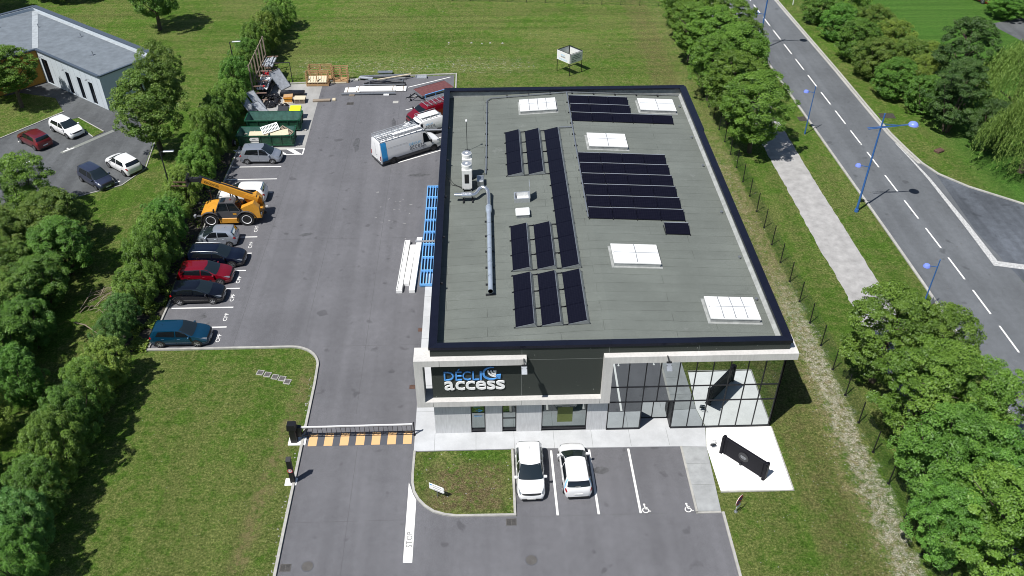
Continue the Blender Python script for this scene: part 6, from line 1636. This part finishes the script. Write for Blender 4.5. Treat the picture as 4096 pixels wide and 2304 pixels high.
wp = thing('marker_post', 'thin pale marker post on the verge at the top of the street', 'post', (42.0,116.5,0)); MB().bar((0,0,0),(0,0,1.5),.10).build('post', M['white_plastic'], wp)
# scattered pale stones and litter of the plot
random.seed(31)
st = MB()
def stone(x, y, s, z=0):
    vs = []; 
    for k in range(6): a = 2*pi*k/6+random.uniform(-.3,.3); vs.append((x+s*random.uniform(.6,1.2)*cos(a), y+s*random.uniform(.5,1)*sin(a), z))
    st.add(vs+[(x, y, z+s*.7)], [(k, (k+1) % 6, 6) for k in range(6)])
for i in range(420):
    y = random.uniform(22,76); x = random.gauss(22.9-(0 if y > 40 else .0), .55)
    stone(x, y, random.uniform(.02,.055))
for i in range(150): stone(random.uniform(14.5,22.5), random.uniform(24,38), random.uniform(.015,.045))
for i in range(260): stone(random.uniform(-22,6), random.gauss(98,1.0), random.uniform(.02,.07))
for i in range(90): stone(random.uniform(-24,24), random.uniform(96,116), random.uniform(.02,.06))
for i in range(5): stone((-1.5,-0.2,.8,2.3,-4.3)[i], (104.8,104.5,104.7,104.6,104.9)[i], .17)
for i in range(120): stone(random.uniform(-24,-12.6), random.uniform(27,48), random.uniform(.012,.03))
for i in range(60): stone(random.uniform(-12.75,-12.4), random.uniform(29,46), random.uniform(.03,.07))
for i in range(50): stone(random.uniform(-4.7,1.1), random.uniform(33.8,38.3), random.uniform(.015,.05), .075)
tag(st.build('pale_stones', M['path']), kind='stuff')
# leaf and stone specks on the street
random.seed(33); sk_ = MB()
for i in range(110):
    y = random.uniform(40,112); x = cl(y)+random.uniform(-3.3,4); s = random.uniform(.04,.09)
    sk_.add([(x-s,y-s*.5,.0135),(x+s,y-s*.6,.0135),(x+s*.8,y+s*.5,.0135),(x-s*.7,y+s*.6,.0135)], [(0,1,2,3)])
tag(sk_.build('street_specks', M['letter_dark']), kind='stuff')

# ================================================================ neighbour's building
NB = thing('neighbour_building', 'low pale building with an L-shaped grey flat roof behind the hedge trees', 'building')
Hn = 3.85
A_, B_, C_, E_ = Vector((-40.4,87.75)), Vector((-49.8,95.1)), Vector((-54.6,107.4)), Vector((-36.3,92.95))
wd = Vector((-.72,-.69)); F_ = C_+wd*24; G_ = B_+wd*20
def wall(a, b_, z0, z1, m, name, openings=(), th_=.25):
    d = (b_-a); Lw = d.length; d.normalize(); A = Matrix(((d.x,-d.y,0,a.x),(d.y,d.x,0,a.y),(0,0,1,0),(0,0,0,1)))
    w = MB(A); x = 0
    for (o0, o1, zb, zt) in openings:
        w.box(x,o0,0,th_,z0,z1)
        if zb > z0+.01: w.box(o0,o1,0,th_,z0,zb)
        w.box(o0,o1,0,th_,zt,z1); x = o1
    w.box(x,Lw,0,th_,z0,z1)
    o = w.build(name, m, NB); return A, o
# long front of wing one runs from A (right) to B (left): local x from B to A so that the wall thickness lies behind
A1, o1 = wall(B_, A_, 0, Hn, M['cream_wall'], 'front_wall', ((.55,1.75,.1,3.0),(5.0,5.75,.1,2.6),(7.2,7.95,.1,2.6),(9.3,10.1,.1,2.6)))
for k, (o0, o1_, zt) in enumerate(((.55,1.75,3.0),(5.0,5.75,2.6),(7.2,7.95,2.6),(9.3,10.1,2.6))):
    f = MB(A1).box(o0,o0+.06,.06,.16,.1,zt).box(o1_-.06,o1_,.06,.16,.1,zt).box(o0+.06,o1_-.06,.06,.16,zt-.06,zt).box(o0+.06,o1_-.06,.06,.16,.1,.16)
    if k == 0: f.box((o0+o1_)/2-.04,(o0+o1_)/2+.04,.06,.16,.16,zt-.06)
    o = f.build('door' if k in (0,3) else 'window_frame', M['navy_metal'], NB)
    MB(A1).box(o0+.06,o1_-.06,.10,.12,.16,zt-.06).build('glass_pane', M['car_glass'], o)
jn = MB(A1)
for x in (2.6,3.7,4.8,6.0,7.0,8.2,9.2,10.3,11.2): jn.box(x-.01,x+.01,-.004,0,0.1,Hn-.1)
jn.build('panel_joints', M['grey_plastic'], o1)
for x in (1.15,5.4,9.7):
    MB(A1).tube([(x,0,3.35 if x < 2 else 3.0),(x,-.35,3.4 if x < 2 else 3.05)], .02, 6).lathe([(.12,3.3 if x < 2 else 2.95),(.06,3.42 if x < 2 else 3.07)], 10, Tm(x,-.38,0)).build('wall_lamp', M['grey_plastic'], NB)
A2, o2 = wall(A_, E_, 0, Hn, M['cream_wall'], 'end_wall', ((1.6,3.4,1.1,2.2),))
MB(A2).box(1.6,3.4,.10,.14,1.1,2.2).build('glass_pane', M['car_glass'], o2)
A3, o3 = wall(G_, B_, 0, Hn, M['ochre_wall'], 'ochre_wall', ((15.0,16.2,.9,2.4),))
MB(A3).box(15.0,16.2,.10,.14,.9,2.4).build('glass_pane', M['car_glass'], o3)
wall(E_, C_, 0, Hn+.35, M['cream_wall'], 'rear_wall'); wall(C_, F_, 0, Hn+.35, M['cream_wall'], 'rear_wall')
rw = MB().add([(A_.x,A_.y,Hn),(E_.x,E_.y,Hn),(C_.x,C_.y,Hn+.02),(B_.x,B_.y,Hn+.02)], [(0,1,2,3)]).add([(B_.x,B_.y,Hn+.02),(C_.x,C_.y,Hn+.02),(F_.x,F_.y,Hn+.02),(G_.x,G_.y,Hn+.02)], [(0,1,2,3)])
ro = rw.build('roof', M['neigh_roof'], NB)
ed = MB().bar((A_.x,A_.y,Hn+.02),(B_.x,B_.y,Hn+.04),.30,.14).bar((A_.x,A_.y,Hn+.02),(E_.x,E_.y,Hn+.02),.26,.14).bar((G_.x,G_.y,Hn+.04),(B_.x,B_.y,Hn+.04),.30,.14)
ed.bar((E_.x,E_.y,Hn+.36),(C_.x,C_.y,Hn+.40),.55,.12).bar((C_.x,C_.y,Hn+.40),(F_.x,F_.y,Hn+.40),.40,.12)
ed.build('roof_edge', mat('slate_edge_metal', (.09,.115,.15), .5, .3), ro)
fl = MB()
k_ = (E_-C_).normalized(); nn = Vector((-.616,-.788))
fl.add([((E_+nn*.28).x,(E_+nn*.28).y,Hn+.03),((C_+nn*.3+k_*.6).x,(C_+nn*.3+k_*.6).y,Hn+.05),((C_+nn*.62+k_*.6).x,(C_+nn*.62+k_*.6).y,Hn+.05),((E_+nn*.60).x,(E_+nn*.60).y,Hn+.03)], [(0,1,2,3)])
m1 = (C_-B_).normalized(); m2 = Vector((-m1.y, m1.x))*.32
fl.add([((B_+m2+m1*.3).x,(B_+m2+m1*.3).y,Hn+.045),((B_-m2+m1*.3).x,(B_-m2+m1*.3).y,Hn+.045),((C_-m2-m1*.8).x,(C_-m2-m1*.8).y,Hn+.045),((C_+m2-m1*.8).x,(C_+m2-m1*.8).y,Hn+.045)], [(0,1,2,3)])
fl.build('pale_flashing', M['roof_pale'], ro)
cxy = C_+wd*9+Vector((.69,-.72))*6.2
mdm = MB(Tm(cxy.x,cxy.y,Hn) @ R(z=.75)).box(-.65,.65,-.65,.65,0,.22).build('roof_light', M['roof_pale'], ro)
MB(Tm(cxy.x,cxy.y,Hn) @ R(z=.75)).add([(-.6,-.6,.22),(.6,-.6,.22),(.6,.6,.22),(-.6,.6,.22),(0,0,.72)], [(0,1,4),(1,2,4),(2,3,4),(3,0,4)]).build('pyramid_dome', M['white_dome'], mdm)
for (x, y) in ((-46.0,98.6),(-42.9,93.4),(-51.9,101.5),(-56.5,101.5)):
    MB(Tm(x,y,Hn+.02)).tube([(0,0,0),(0,0,.45)], .06, 8).box(-.3,.1,-.25,.2,0,.02).build('roof_vent', M['galv'], ro)
# ================================================================ trees, shrubs and hedge
def leaf_mat(name, c_lo, c_mid, c_hi, trans=.25, tscale=1.1):
    g = NT(name); nt = g.nt
    oi = g.n('ShaderNodeObjectInfo'); tc = g.n('ShaderNodeTexCoord')
    f = g.noise(tscale, 4, .8, src=tc.outputs['Object']); at = g.n('ShaderNodeAttribute'); at.attribute_name = 'leafhue'
    fac = g.math('ADD', g.math('MULTIPLY', f, .5), g.math('MULTIPLY', at.outputs['Fac'], .5))
    col = g.ramp(fac, [(.25, c_lo), (.5, c_mid), (.75, c_hi)])
    hs = g.n('ShaderNodeHueSaturation'); hs.inputs['Saturation'].default_value = .93; g.l(col, hs.inputs['Color'])
    g.l(g.math('ADD', g.math('MULTIPLY', oi.outputs['Random'], .016), .486), hs.inputs['Hue']); g.l(g.math('ADD', g.math('MULTIPLY', oi.outputs['Random'], .3), .85), hs.inputs['Value'])
    d = g.n('ShaderNodeBsdfDiffuse'); t = g.n('ShaderNodeBsdfTranslucent'); gl = g.n('ShaderNodeBsdfGlossy'); gl.inputs['Roughness'].default_value = .45
    gl.inputs[0].default_value = (.8,.85,.8,1)
    g.l(hs.outputs[0], d.inputs[0]); g.l(g.mix(1.0, hs.outputs[0], (1.1,1.25,.45), 'MULTIPLY'), t.inputs[0])
    m1_ = g.n('ShaderNodeMixShader'); m1_.inputs[0].default_value = trans; g.l(d.outputs[0], m1_.inputs[1]); g.l(t.outputs[0], m1_.inputs[2])
    m2_ = g.n('ShaderNodeMixShader'); m2_.inputs[0].default_value = .035; g.l(m1_.outputs[0], m2_.inputs[1]); g.l(gl.outputs[0], m2_.inputs[2])
    o = [n for n in nt.nodes if n.type == 'OUTPUT_MATERIAL'][0]; g.l(m2_.outputs[0], o.inputs[0])
    return g.m
LM = {'bright': leaf_mat('leaf_bright', (.058,.138,.009), (.105,.225,.015), (.175,.325,.030)),
      'mid': leaf_mat('leaf_mid', (.048,.140,.010), (.088,.225,.018), (.145,.32,.032)),
      'hedge': leaf_mat('leaf_hedge', (.062,.150,.012), (.125,.265,.020), (.215,.39,.040)),
      'dark': leaf_mat('leaf_dark', (.028,.078,.013), (.055,.135,.022), (.10,.19,.038)),
      'olive': leaf_mat('leaf_olive', (.062,.135,.012), (.110,.205,.020), (.18,.26,.036)),
      'yellow': leaf_mat('leaf_yellowish', (.090,.160,.013), (.165,.265,.024), (.26,.35,.042)),
      'blue': leaf_mat('leaf_bluish', (.045,.135,.020), (.085,.215,.032), (.15,.30,.055)),
      'willow': leaf_mat('leaf_willow', (.085,.165,.020), (.16,.28,.040), (.25,.37,.07))}
def crown_mesh(name, seed, kind):
    """unit crown: radius about 1, height 0..1 mapped to z -1..1; leaves gathered in clumps on a lumpy volume"""
    rnd = random.Random(seed); vs = []; fs = []; hue = []
    cfg = {'round':  dict(n=270, leaves=150, cr=(.08,.18), ls=(.0145,.025), shape=lambda t: (1-abs(t)**2.6)**.5, flat=.75, up=.75),
           'column': dict(n=220, leaves=110, cr=(.09,.19), ls=(.019,.032), shape=lambda t: (1-abs(t)**3.2)**.55, flat=.9, up=.7),
           'shaggy': dict(n=310, leaves=105, cr=(.06,.15), ls=(.016,.030), shape=lambda t: (1-abs(t)**2.6)**.45, flat=1.35, up=.9),
           'maple':  dict(n=260, leaves=160, cr=(.08,.19), ls=(.0145,.025), shape=lambda t: max(.05, (1-abs(t)**2.3)**.5), flat=.5, up=.8)}[kind]
    lobes = [(rnd.uniform(0, 2*pi), rnd.uniform(-.7,.8), rnd.uniform(.75,1.15)) for _ in range(7)]
    for i in range(cfg['n']):
        t = rnd.uniform(-.95,.98); a = rnd.uniform(0, 2*pi)
        k = .82
        for la, lt, lr in lobes:
            d = (cos(a-la)+1)/2; k = max(k, lr*(d**3)*(1-min(1, abs(t-lt))*.5))
        R_ = cfg['shape'](t)*k
        q = rnd.random(); rr = R_*(rnd.uniform(.70,1.0) if q < .60 else rnd.uniform(.1,.7))
        c = Vector((rr*cos(a), rr*sin(a), t*.88)); cr = rnd.uniform(*cfg['cr']); ch = rnd.random()
        out = Vector((c.x, c.y, c.z*.8+.35)); out = out.normalized() if out.length > 0 else Vector((0,0,1))
        for j in range(cfg['leaves']):
            u = Vector((rnd.gauss(0,1), rnd.gauss(0,1), rnd.gauss(0,1))).normalized()
            if u.dot(out) < -.25: u = -u
            r2 = cr*rnd.uniform(.55,1.05)
            p = c+Vector((u.x*r2, u.y*r2, u.z*r2*cfg['flat']))
            nrm = (u*.55 + Vector((rnd.gauss(0,.45), rnd.gauss(0,.45), rnd.gauss(0,.45)+cfg['up']))).normalized()
            s = rnd.uniform(*cfg['ls']); x = nrm.orthogonal().normalized(); x = Matrix.Rotation(rnd.uniform(0,6.28), 3, nrm) @ x; y = nrm.cross(x)
            if kind == 'shaggy': x, y = x*1.7, y*.55
            b = len(vs); bend = nrm*s*rnd.uniform(-.3,.3)
            vs += [p-x*s, p-y*s*.62+bend, p+x*s, p+y*s*.62+bend]
            fs.append((b, b+1, b+2, b+3)); hue.append(min(1, max(0, ch*.6+rnd.random()*.4)))
    me = bpy.data.meshes.new(name); me.from_pydata([tuple(v) for v in vs], [], fs)
    at = me.attributes.new('leafhue', 'FLOAT', 'FACE'); at.data.foreach_set('value', hue)
    return me
CR = {}
for kind, n in (('round',3),('column',2),('shaggy',3),('maple',2)):
    CR[kind] = [crown_mesh(kind+'_crown', 100+7*i+len(kind), kind) for i in range(n)]
MC = {}
def with_mat(me, mk):
    k = (me.name, mk)
    if k not in MC:
        c = me.copy(); c.materials.clear(); c.materials.append(LM[mk]); MC[k] = c
    return MC[k]
def trunk_mesh(seed, kind='tree'):
    rnd = random.Random(seed); b = MB()
    if kind == 'tree':
        b.tube([(0,0,0),(.01,.01,.3),(.0,.02,.6),(.02,0,.82)], [.030,.022,.015,.006], 8)
        for i in range(9):
            z = rnd.uniform(.22,.7); a = rnd.uniform(0,6.28); l = rnd.uniform(.15,.32)
            b.tube([(0,.01,z),(l*.5*cos(a),l*.5*sin(a),z+l*.35),(l*cos(a),l*sin(a),z+l*.75)], [.011,.007,.002], 5)
    else:
        for i in range(9):
            a = rnd.uniform(0,6.28); l = rnd.uniform(.1,.3)
            b.tube([(.03*cos(a),.03*sin(a),0),(l*.5*cos(a),l*.5*sin(a),.35),(l*cos(a),l*sin(a),.75)], [.014,.009,.003], 5)
    o = b.build('trunk', M['bark']); me = o.data; bpy.data.objects.remove(o); return me
TRK = [trunk_mesh(1), trunk_mesh(2), trunk_mesh(3, 'bush')]
cnt = [0]
def tree(name, x, y, r, h, kind, mk, label, cat='tree', group=None, low=.25, lobes=(), rz=None, sy=1.0):
    cnt[0] += 1; rnd = random.Random(cnt[0]*13+5)
    t = thing(name, label, cat, (x,y,0), rz if rz is not None else rnd.uniform(0,6.28), group)
    o = bpy.data.objects.new('trunk', TRK[2] if low < .12 else TRK[cnt[0] % 2]); COL.objects.link(o); o.parent = t; o.scale = (h,h,h)
    me = with_mat(CR[kind][cnt[0] % len(CR[kind])], mk)
    z0 = h*low; zc = (z0+h)/2
    o = bpy.data.objects.new('crown', me); COL.objects.link(o); o.parent = t; o.location = (0,0,zc); o.scale = (r, r*sy, (h-z0)/2)
    for (dx, dy, z, rr, hh) in lobes:
        o2 = bpy.data.objects.new('crown', with_mat(CR[kind][(cnt[0]+1) % len(CR[kind])], mk)); COL.objects.link(o2); o2.parent = t
        c_, s_ = cos(-t.rotation_euler.z), sin(-t.rotation_euler.z)
        o2.location = (dx*c_-dy*s_, dx*s_+dy*c_, z); o2.scale = (rr, rr, hh)
    return t
GH = 'bushes of the hedge between the yard and the neighbour'
HB = [(-25.5,109.9,2.2,5.0,'hedge','farthest hedge bush, cut by the top edge of the photo'),(-26.0,106.3,1.9,4.7,'mid','hedge bush second from the top edge'),(-26.1,102.8,2.1,5.0,'yellow','yellowish hedge bush beyond the tall rack'),
 (-26.6,99.5,2.0,4.8,'hedge','hedge bush just behind the far end of the tall rack'),(-26.9,96.3,2.0,4.9,'mid','hedge bush behind the middle of the tall rack'),(-26.9,93.0,1.8,4.6,'hedge','hedge bush behind the near end of the tall rack'),
 (-26.6,89.5,2.0,5.0,'mid','hedge bush around the farther dark lamp post'),(-26.9,86.6,1.9,4.6,'hedge','hedge bush behind the leaning grey boards'),(-27.0,83.6,2.0,4.9,'hedge','hedge bush at the left end of the empty skip'),
 (-26.9,80.5,1.9,4.8,'mid','hedge bush at the left end of the loaded skip'),(-26.8,77.3,2.0,5.0,'hedge','hedge bush behind the silver compact car'),(-26.9,74.2,2.0,4.9,'bright','bright hedge bush beside the two empty bays'),
 (-26.6,71.3,1.9,4.6,'hedge','hedge bush under the raised telehandler forks'),(-27.2,68.4,1.8,3.9,'yellow','yellowish hedge bush around the nearer dark lamp post'),(-27.3,65.3,1.8,3.7,'hedge','hedge bush in front of the telehandler'),
 (-26.9,62.2,2.0,4.9,'mid','hedge bush in front of the small silver car'),(-26.8,59.3,2.1,5.0,'hedge','hedge bush behind the dark estate car'),(-26.7,56.6,2.0,4.8,'bright','hedge bush behind the glossy red car'),
 (-27.0,54.0,1.8,4.3,'hedge','hedge bush behind the black hatchback'),(-27.2,51.3,1.4,3.4,'blue','low bluish hedge bush behind the empty bay'),(-27.2,48.9,1.4,3.2,'blue','low bluish hedge bush left of the petrol blue car'),
 (-26.3,45.4,1.8,4.8,'yellow','yellowish hedge bush at the top corner of the near lawn'),(-26.6,42.7,1.9,5.0,'hedge','hedge bush second from the top along the near lawn'),(-26.7,40.0,2.0,5.0,'mid','hedge bush third from the top along the near lawn'),
 (-26.6,37.2,2.0,5.0,'hedge','hedge bush in the middle of the near lawn edge'),(-26.8,34.5,1.9,5.0,'mid','hedge bush third from the bottom left corner'),(-26.6,31.9,1.9,4.9,'blue','hedge bush second from the bottom left corner'),(-26.0,29.2,1.8,4.6,'mid','hedge bush at the bottom left corner')]
for i, (x, y, r, h, mk, l) in enumerate(HB):
    tree('hedge_bush', x, y, r*.98, h*(.86+.22*((i*37) % 7)/6), 'shaggy', mk, l, 'hedge bush', GH, low=.02, sy=1.08)
GR = 'broad trees between the fence and the street'
for x, y, r, h, kind, mk, l in ((25.6,108.5,3.2,8.0,'maple','bright','farthest roadside tree, cut by the top edge of the photo'),(26.2,101.7,3.4,8.0,'round','bright','roadside tree second from the top edge'),
  (26.0,94.8,3.4,8.2,'maple','bright','roadside tree third from the top, beside the far field corner'),(27.0,88.6,3.5,8.5,'round','bright','roadside tree bulging over the street, opposite the tall blue lamp'),
  (25.4,82.6,3.2,8.2,'maple','bright','roadside tree behind the rear right corner of the office roof'),(26.2,76.6,3.6,8.6,'round','bright','last tree of the upper roadside row, casting its shadow on the footpath'),
  (29.3,99.0,2.6,7.5,'maple','bright','roadside tree standing closest to the kerb at the top'),(24.4,105.0,2.5,7.2,'round','bright','slim roadside tree at the far field fence, second on the field side'),
  (24.3,98.3,2.6,7.4,'maple','bright','roadside tree nearest to the upper right corner of the mown field'),(24.5,88.2,2.7,7.6,'round','bright','roadside tree on the field side, right behind the rear roof corner'),(29.2,93.2,2.4,7.4,'round','bright','roadside tree on the street side, level with the middle of the upper row')):
    tree('roadside_tree', x, y, r*1.12, h, kind, mk, l, 'tree', GR, low=.16)
for x, y, r, h, kind, mk, l in ((26.9,44.0,3.1,8.3,'maple','bright','first tree of the lower roadside row, covering the end of the visible footpath'),(29.6,42.2,2.7,8.0,'round','bright','tree of the lower roadside row leaning towards the small blue lamp'),
  (27.4,38.2,3.2,8.5,'maple','bright','tree of the lower roadside row opposite the last fence posts'),(30.4,36.8,2.7,8.0,'round','bright','tree of the lower roadside row closest to the kerb'),
  (26.6,33.2,3.0,8.0,'round','mid','thinner duller tree in the middle of the lower roadside row'),(29.6,31.4,2.9,8.0,'round','mid','duller tree at the right edge of the photo'),
  (27.6,28.2,3.2,8.2,'maple','bright','bright tree at the bottom right corner'),(25.2,29.6,2.2,6.0,'round','mid','small bushy tree on the stony bank near the bottom right corner'),(30.8,26.6,2.8,8.0,'round','bright','tree cut by the bottom right corner of the photo')):
    tree('roadside_tree', x, y, r*1.12, h, kind, mk, l, 'tree', GR, low=.08 if mk == 'mid' else .14)
GE = 'shrubs of the thicket east of the street'
for x, y, r, h, kind, mk, l in ((43.2,110.0,2.6,4.6,'round','mid','topmost green shrub of the thicket east of the street'),(46.8,108.5,3.0,5.0,'round','bright','green shrub at the top of the thicket, beside the meadow'),(44.0,104.5,2.6,4.6,'round','mid','shrub of the thicket opposite the upper blue lamp'),
  (48.0,104.0,2.8,4.6,'shaggy','olive','brownish shrub at the meadow side of the thicket top'),(44.4,99.0,2.9,4.8,'round','mid','dark green shrub in the upper middle of the thicket by the verge'),(48.6,99.0,3.0,4.6,'shaggy','yellow','yellowish shrub in the upper middle of the thicket by the meadow'),
  (44.5,93.6,2.9,4.8,'round','olive','olive shrub in the middle of the thicket by the verge'),(48.6,94.0,2.8,4.4,'shaggy','olive','olive shrub in the middle of the thicket by the meadow'),(44.9,88.3,2.7,4.6,'round','mid','green shrub in the lower middle of the thicket by the verge'),
  (49.0,89.6,2.6,4.4,'shaggy','yellow','pale yellowish shrub beside the big dark tree'),(46.6,84.4,2.3,4.4,'round','mid','lowest shrub of the thicket, at the foot of the big dark tree'),(51.5,95.0,2.2,3.6,'shaggy','yellow','small yellowish shrub reaching into the meadow')):
    tree('thicket_shrub', x, y, r, h, kind, mk, l, 'shrub', GE, low=.0)
tree('big_dark_tree', 51.0, 87.0, 3.6, 9.8, 'maple', 'dark', 'tall dark green tree between the thicket and the weeping willow', low=.12)
tree('dark_tree', 47.6, 80.3, 3.2, 8.2, 'maple', 'dark', 'dark green tree whose shadow falls on the verge beside the street', low=.08)
tree('dark_tree', 49.8, 76.4, 2.4, 5.5, 'round', 'dark', 'lower dark green tree half under the weeping willow', low=.05)
tree('garden_bush', 68.6, 111.2, 3.2, 3.6, 'round', 'mid', 'rounded dark bush at the upper right corner beside the grey drive', 'bush', low=.0)
tree('garden_bush', 73.2, 111.5, 2.6, 3.4, 'round', 'dark', 'dark bush cut by the upper right corner of the photo', 'bush', low=.0)
# weeping willow: hanging strands
def willow(x, y, r, h, seed, label):
    rnd = random.Random(seed); t = thing('weeping_willow', label, 'willow', (x,y,0))
    o = bpy.data.objects.new('trunk', TRK[0]); COL.objects.link(o); o.parent = t; o.scale = (h*1.3,h*1.3,h*.95)
    vs = []; fs = []; hue = []
    for i in range(1500):
        a = rnd.uniform(0, 2*pi); q = rnd.random()**.5; rr = r*q; zt = h*(.98-.42*q*q)*rnd.uniform(.86,1.03)
        lump = 1+.18*sin(3*a+seed)+.10*sin(7*a); rr *= lump
        ln_l = rnd.uniform(1.2, 3.2)*(0.5+.7*q); p = Vector((rr*cos(a), rr*sin(a), zt)); out = Vector((cos(a), sin(a), 0)); ch = rnd.random()
        n = int(ln_l/.11)
        for k in range(n):
            u = k/n; z = zt-ln_l*u; 
            if z < .5: break
            c = p+out*(.35*math.sin(u*1.6)+.02)+Vector((rnd.gauss(0,.05), rnd.gauss(0,.05), -ln_l*u))
            s = rnd.uniform(.08,.15); an = rnd.uniform(0,6.28); x_ = Vector((cos(an)*.45, sin(an)*.45, -.85)).normalized()*s; y_ = x_.cross(Vector((rnd.gauss(0,1), rnd.gauss(0,1), .6))).normalized()*s*.30
            b = len(vs); vs += [c-x_, c-y_, c+x_, c+y_]; fs.append((b,b+1,b+2,b+3)); hue.append(ch*.6+rnd.random()*.4)
    me = bpy.data.meshes.new('willow_crown'); me.from_pydata([tuple(v) for v in vs], [], fs); me.attributes.new('leafhue','FLOAT','FACE').data.foreach_set('value', hue); me.materials.append(LM['willow'])
    o = bpy.data.objects.new('crown', me); COL.objects.link(o); o.parent = t
willow(54.2, 81.0, 4.2, 9.5, 3, 'upper weeping willow at the right edge of the photo')
willow(51.4, 72.0, 3.8, 8.5, 5, 'lower weeping willow with trailing branches at the right edge, above the junction')
# neighbour's garden trees
tree('lawn_tree', -32.0, 77.9, 3.7, 9.2, 'round', 'olive', "big rounded tree in front of the neighbour's building end wall", low=.20, lobes=((1.2,1.6,8.0,2.5,3.2),))
tree('lawn_tree', -49.9, 88.6, 3.3, 7.0, 'maple', 'bright', "bright green tree in front of the neighbour's ochre wall", low=.30)
tree('lawn_tree', -53.3, 90.2, 2.6, 6.6, 'maple', 'bright', "bright tree cut by the left edge beside the neighbour's building", low=.30)
tree('lawn_tree', -41.2, 110.2, 3.6, 9.0, 'round', 'mid', 'lone lawn tree with a thin trunk at the top of the photo', low=.17)
tree('background_tree', -58, 122, 5.5, 9.0, 'round', 'dark', "dark tree behind the neighbour's building at the upper left", low=.1)
tree('background_tree', -50, 125, 5, 9.0, 'round', 'dark', 'dark tree at the top edge whose shadow reaches the lawn', low=.1)
tree('background_tree', -67, 116, 5, 9.0, 'round', 'dark', 'dark tree at the upper left corner of the photo', low=.1)
GT = 'loose trees of the copse at the left edge'
for x, y, r, h, kind, mk, l in ((-39.6,66.3,3.6,7.4,'round','bright',"bright tree overhanging the neighbour's car park, top of the copse"),(-43.5,63.5,3.4,6.8,'round','mid','tree at the left edge level with the telehandler'),
  (-35.3,62.3,3.0,6.2,'round','olive','olive tree right of the bright one, facing the hedge'),(-38.6,59.8,3.0,6.2,'shaggy','olive','loose olive tree in the upper part of the copse'),(-33.2,58.3,2.6,6.0,'round','mid','tree of the copse that bulges most towards the hedge'),
  (-36.6,55.6,2.8,5.6,'shaggy','olive','loose tree in the middle of the copse'),(-33.4,54.0,2.4,5.4,'round','mid','green tree above the fallen bare branches'),(-35.0,51.2,2.9,5.6,'shaggy','olive','loose tree at the left edge level with the black hatchback'),
  (-32.6,49.4,2.1,5.0,'shaggy','mid','small tree above the dark gap of the copse'),(-33.2,46.2,2.8,6.0,'round','mid','tree at the left edge level with the petrol blue car'),(-30.9,43.6,1.9,5.6,'shaggy','mid','lower tree of the copse next to the near hedge'),
  (-31.6,40.3,1.9,5.6,'round','yellow','yellowish tree at the left edge beside the near hedge'),(-30.6,36.4,1.8,5.0,'round','dark','dark small tree at the lower left edge'),(-40.2,55.0,2.8,5.8,'round','mid','tree cut by the left edge in the middle of the copse')):
    tree('copse_tree', x-.7, y, r*1.03, h*.9, kind, mk, l, 'tree', GT, low=.06)
# fallen bare branches
random.seed(17); bb = MB()
for i in range(26):
    x, y = random.uniform(-31.6,-29.6), random.uniform(53.0,55.8); a = random.uniform(-.6,1.2); l = random.uniform(.8,2.2)
    bb.tube([(x,y,.1),(x+l*.5*cos(a),y+l*.5*sin(a),random.uniform(.3,.7)),(x+l*cos(a),y+l*sin(a),random.uniform(.1,.6))], [.03,.02,.006], 4)
tag(bb.build('brushwood', M['wood_grey']), 'pile of bare grey branches at the foot of the copse', 'brushwood')
tag(MB().tube([(-31.0,51.3,.8),(-30.2,51.2,.6),(-29.2,50.6,.3),(-28.6,49.6,.08)], [.05,.04,.025,.01], 5).build('fallen_branch', M['wood_grey']), 'long bare branch reaching over the grass from the copse', 'branch')
# low plants of the bed by the petrol blue car
rnd = random.Random(5); vs = []; fs = []; hue = []
for i in range(9000):
    y = rnd.uniform(48.6,56) if rnd.random() < .6 else rnd.uniform(48.8,77); x = rnd.uniform(-27.3,-25.1)
    if math.sin(x*3.1+y*1.9)+math.sin(y*2.7-x) < -.1: continue
    c = Vector((x, y, rnd.uniform(.02,.35))); s = rnd.uniform(.05,.11); n_ = Vector((rnd.gauss(0,.5), rnd.gauss(0,.5), 1)).normalized(); x_ = n_.orthogonal().normalized()*s; y_ = n_.cross(x_)*.6
    b = len(vs); vs += [c-x_, c-y_, c+x_, c+y_]; fs.append((b,b+1,b+2,b+3)); hue.append(rnd.random())
me = bpy.data.meshes.new('bed_plants'); me.from_pydata([tuple(v) for v in vs], [], fs); me.attributes.new('leafhue','FLOAT','FACE').data.foreach_set('value', hue); me.materials.append(LM['yellow'])
o = bpy.data.objects.new('ground_cover', me); COL.objects.link(o); tag(o, kind='stuff')
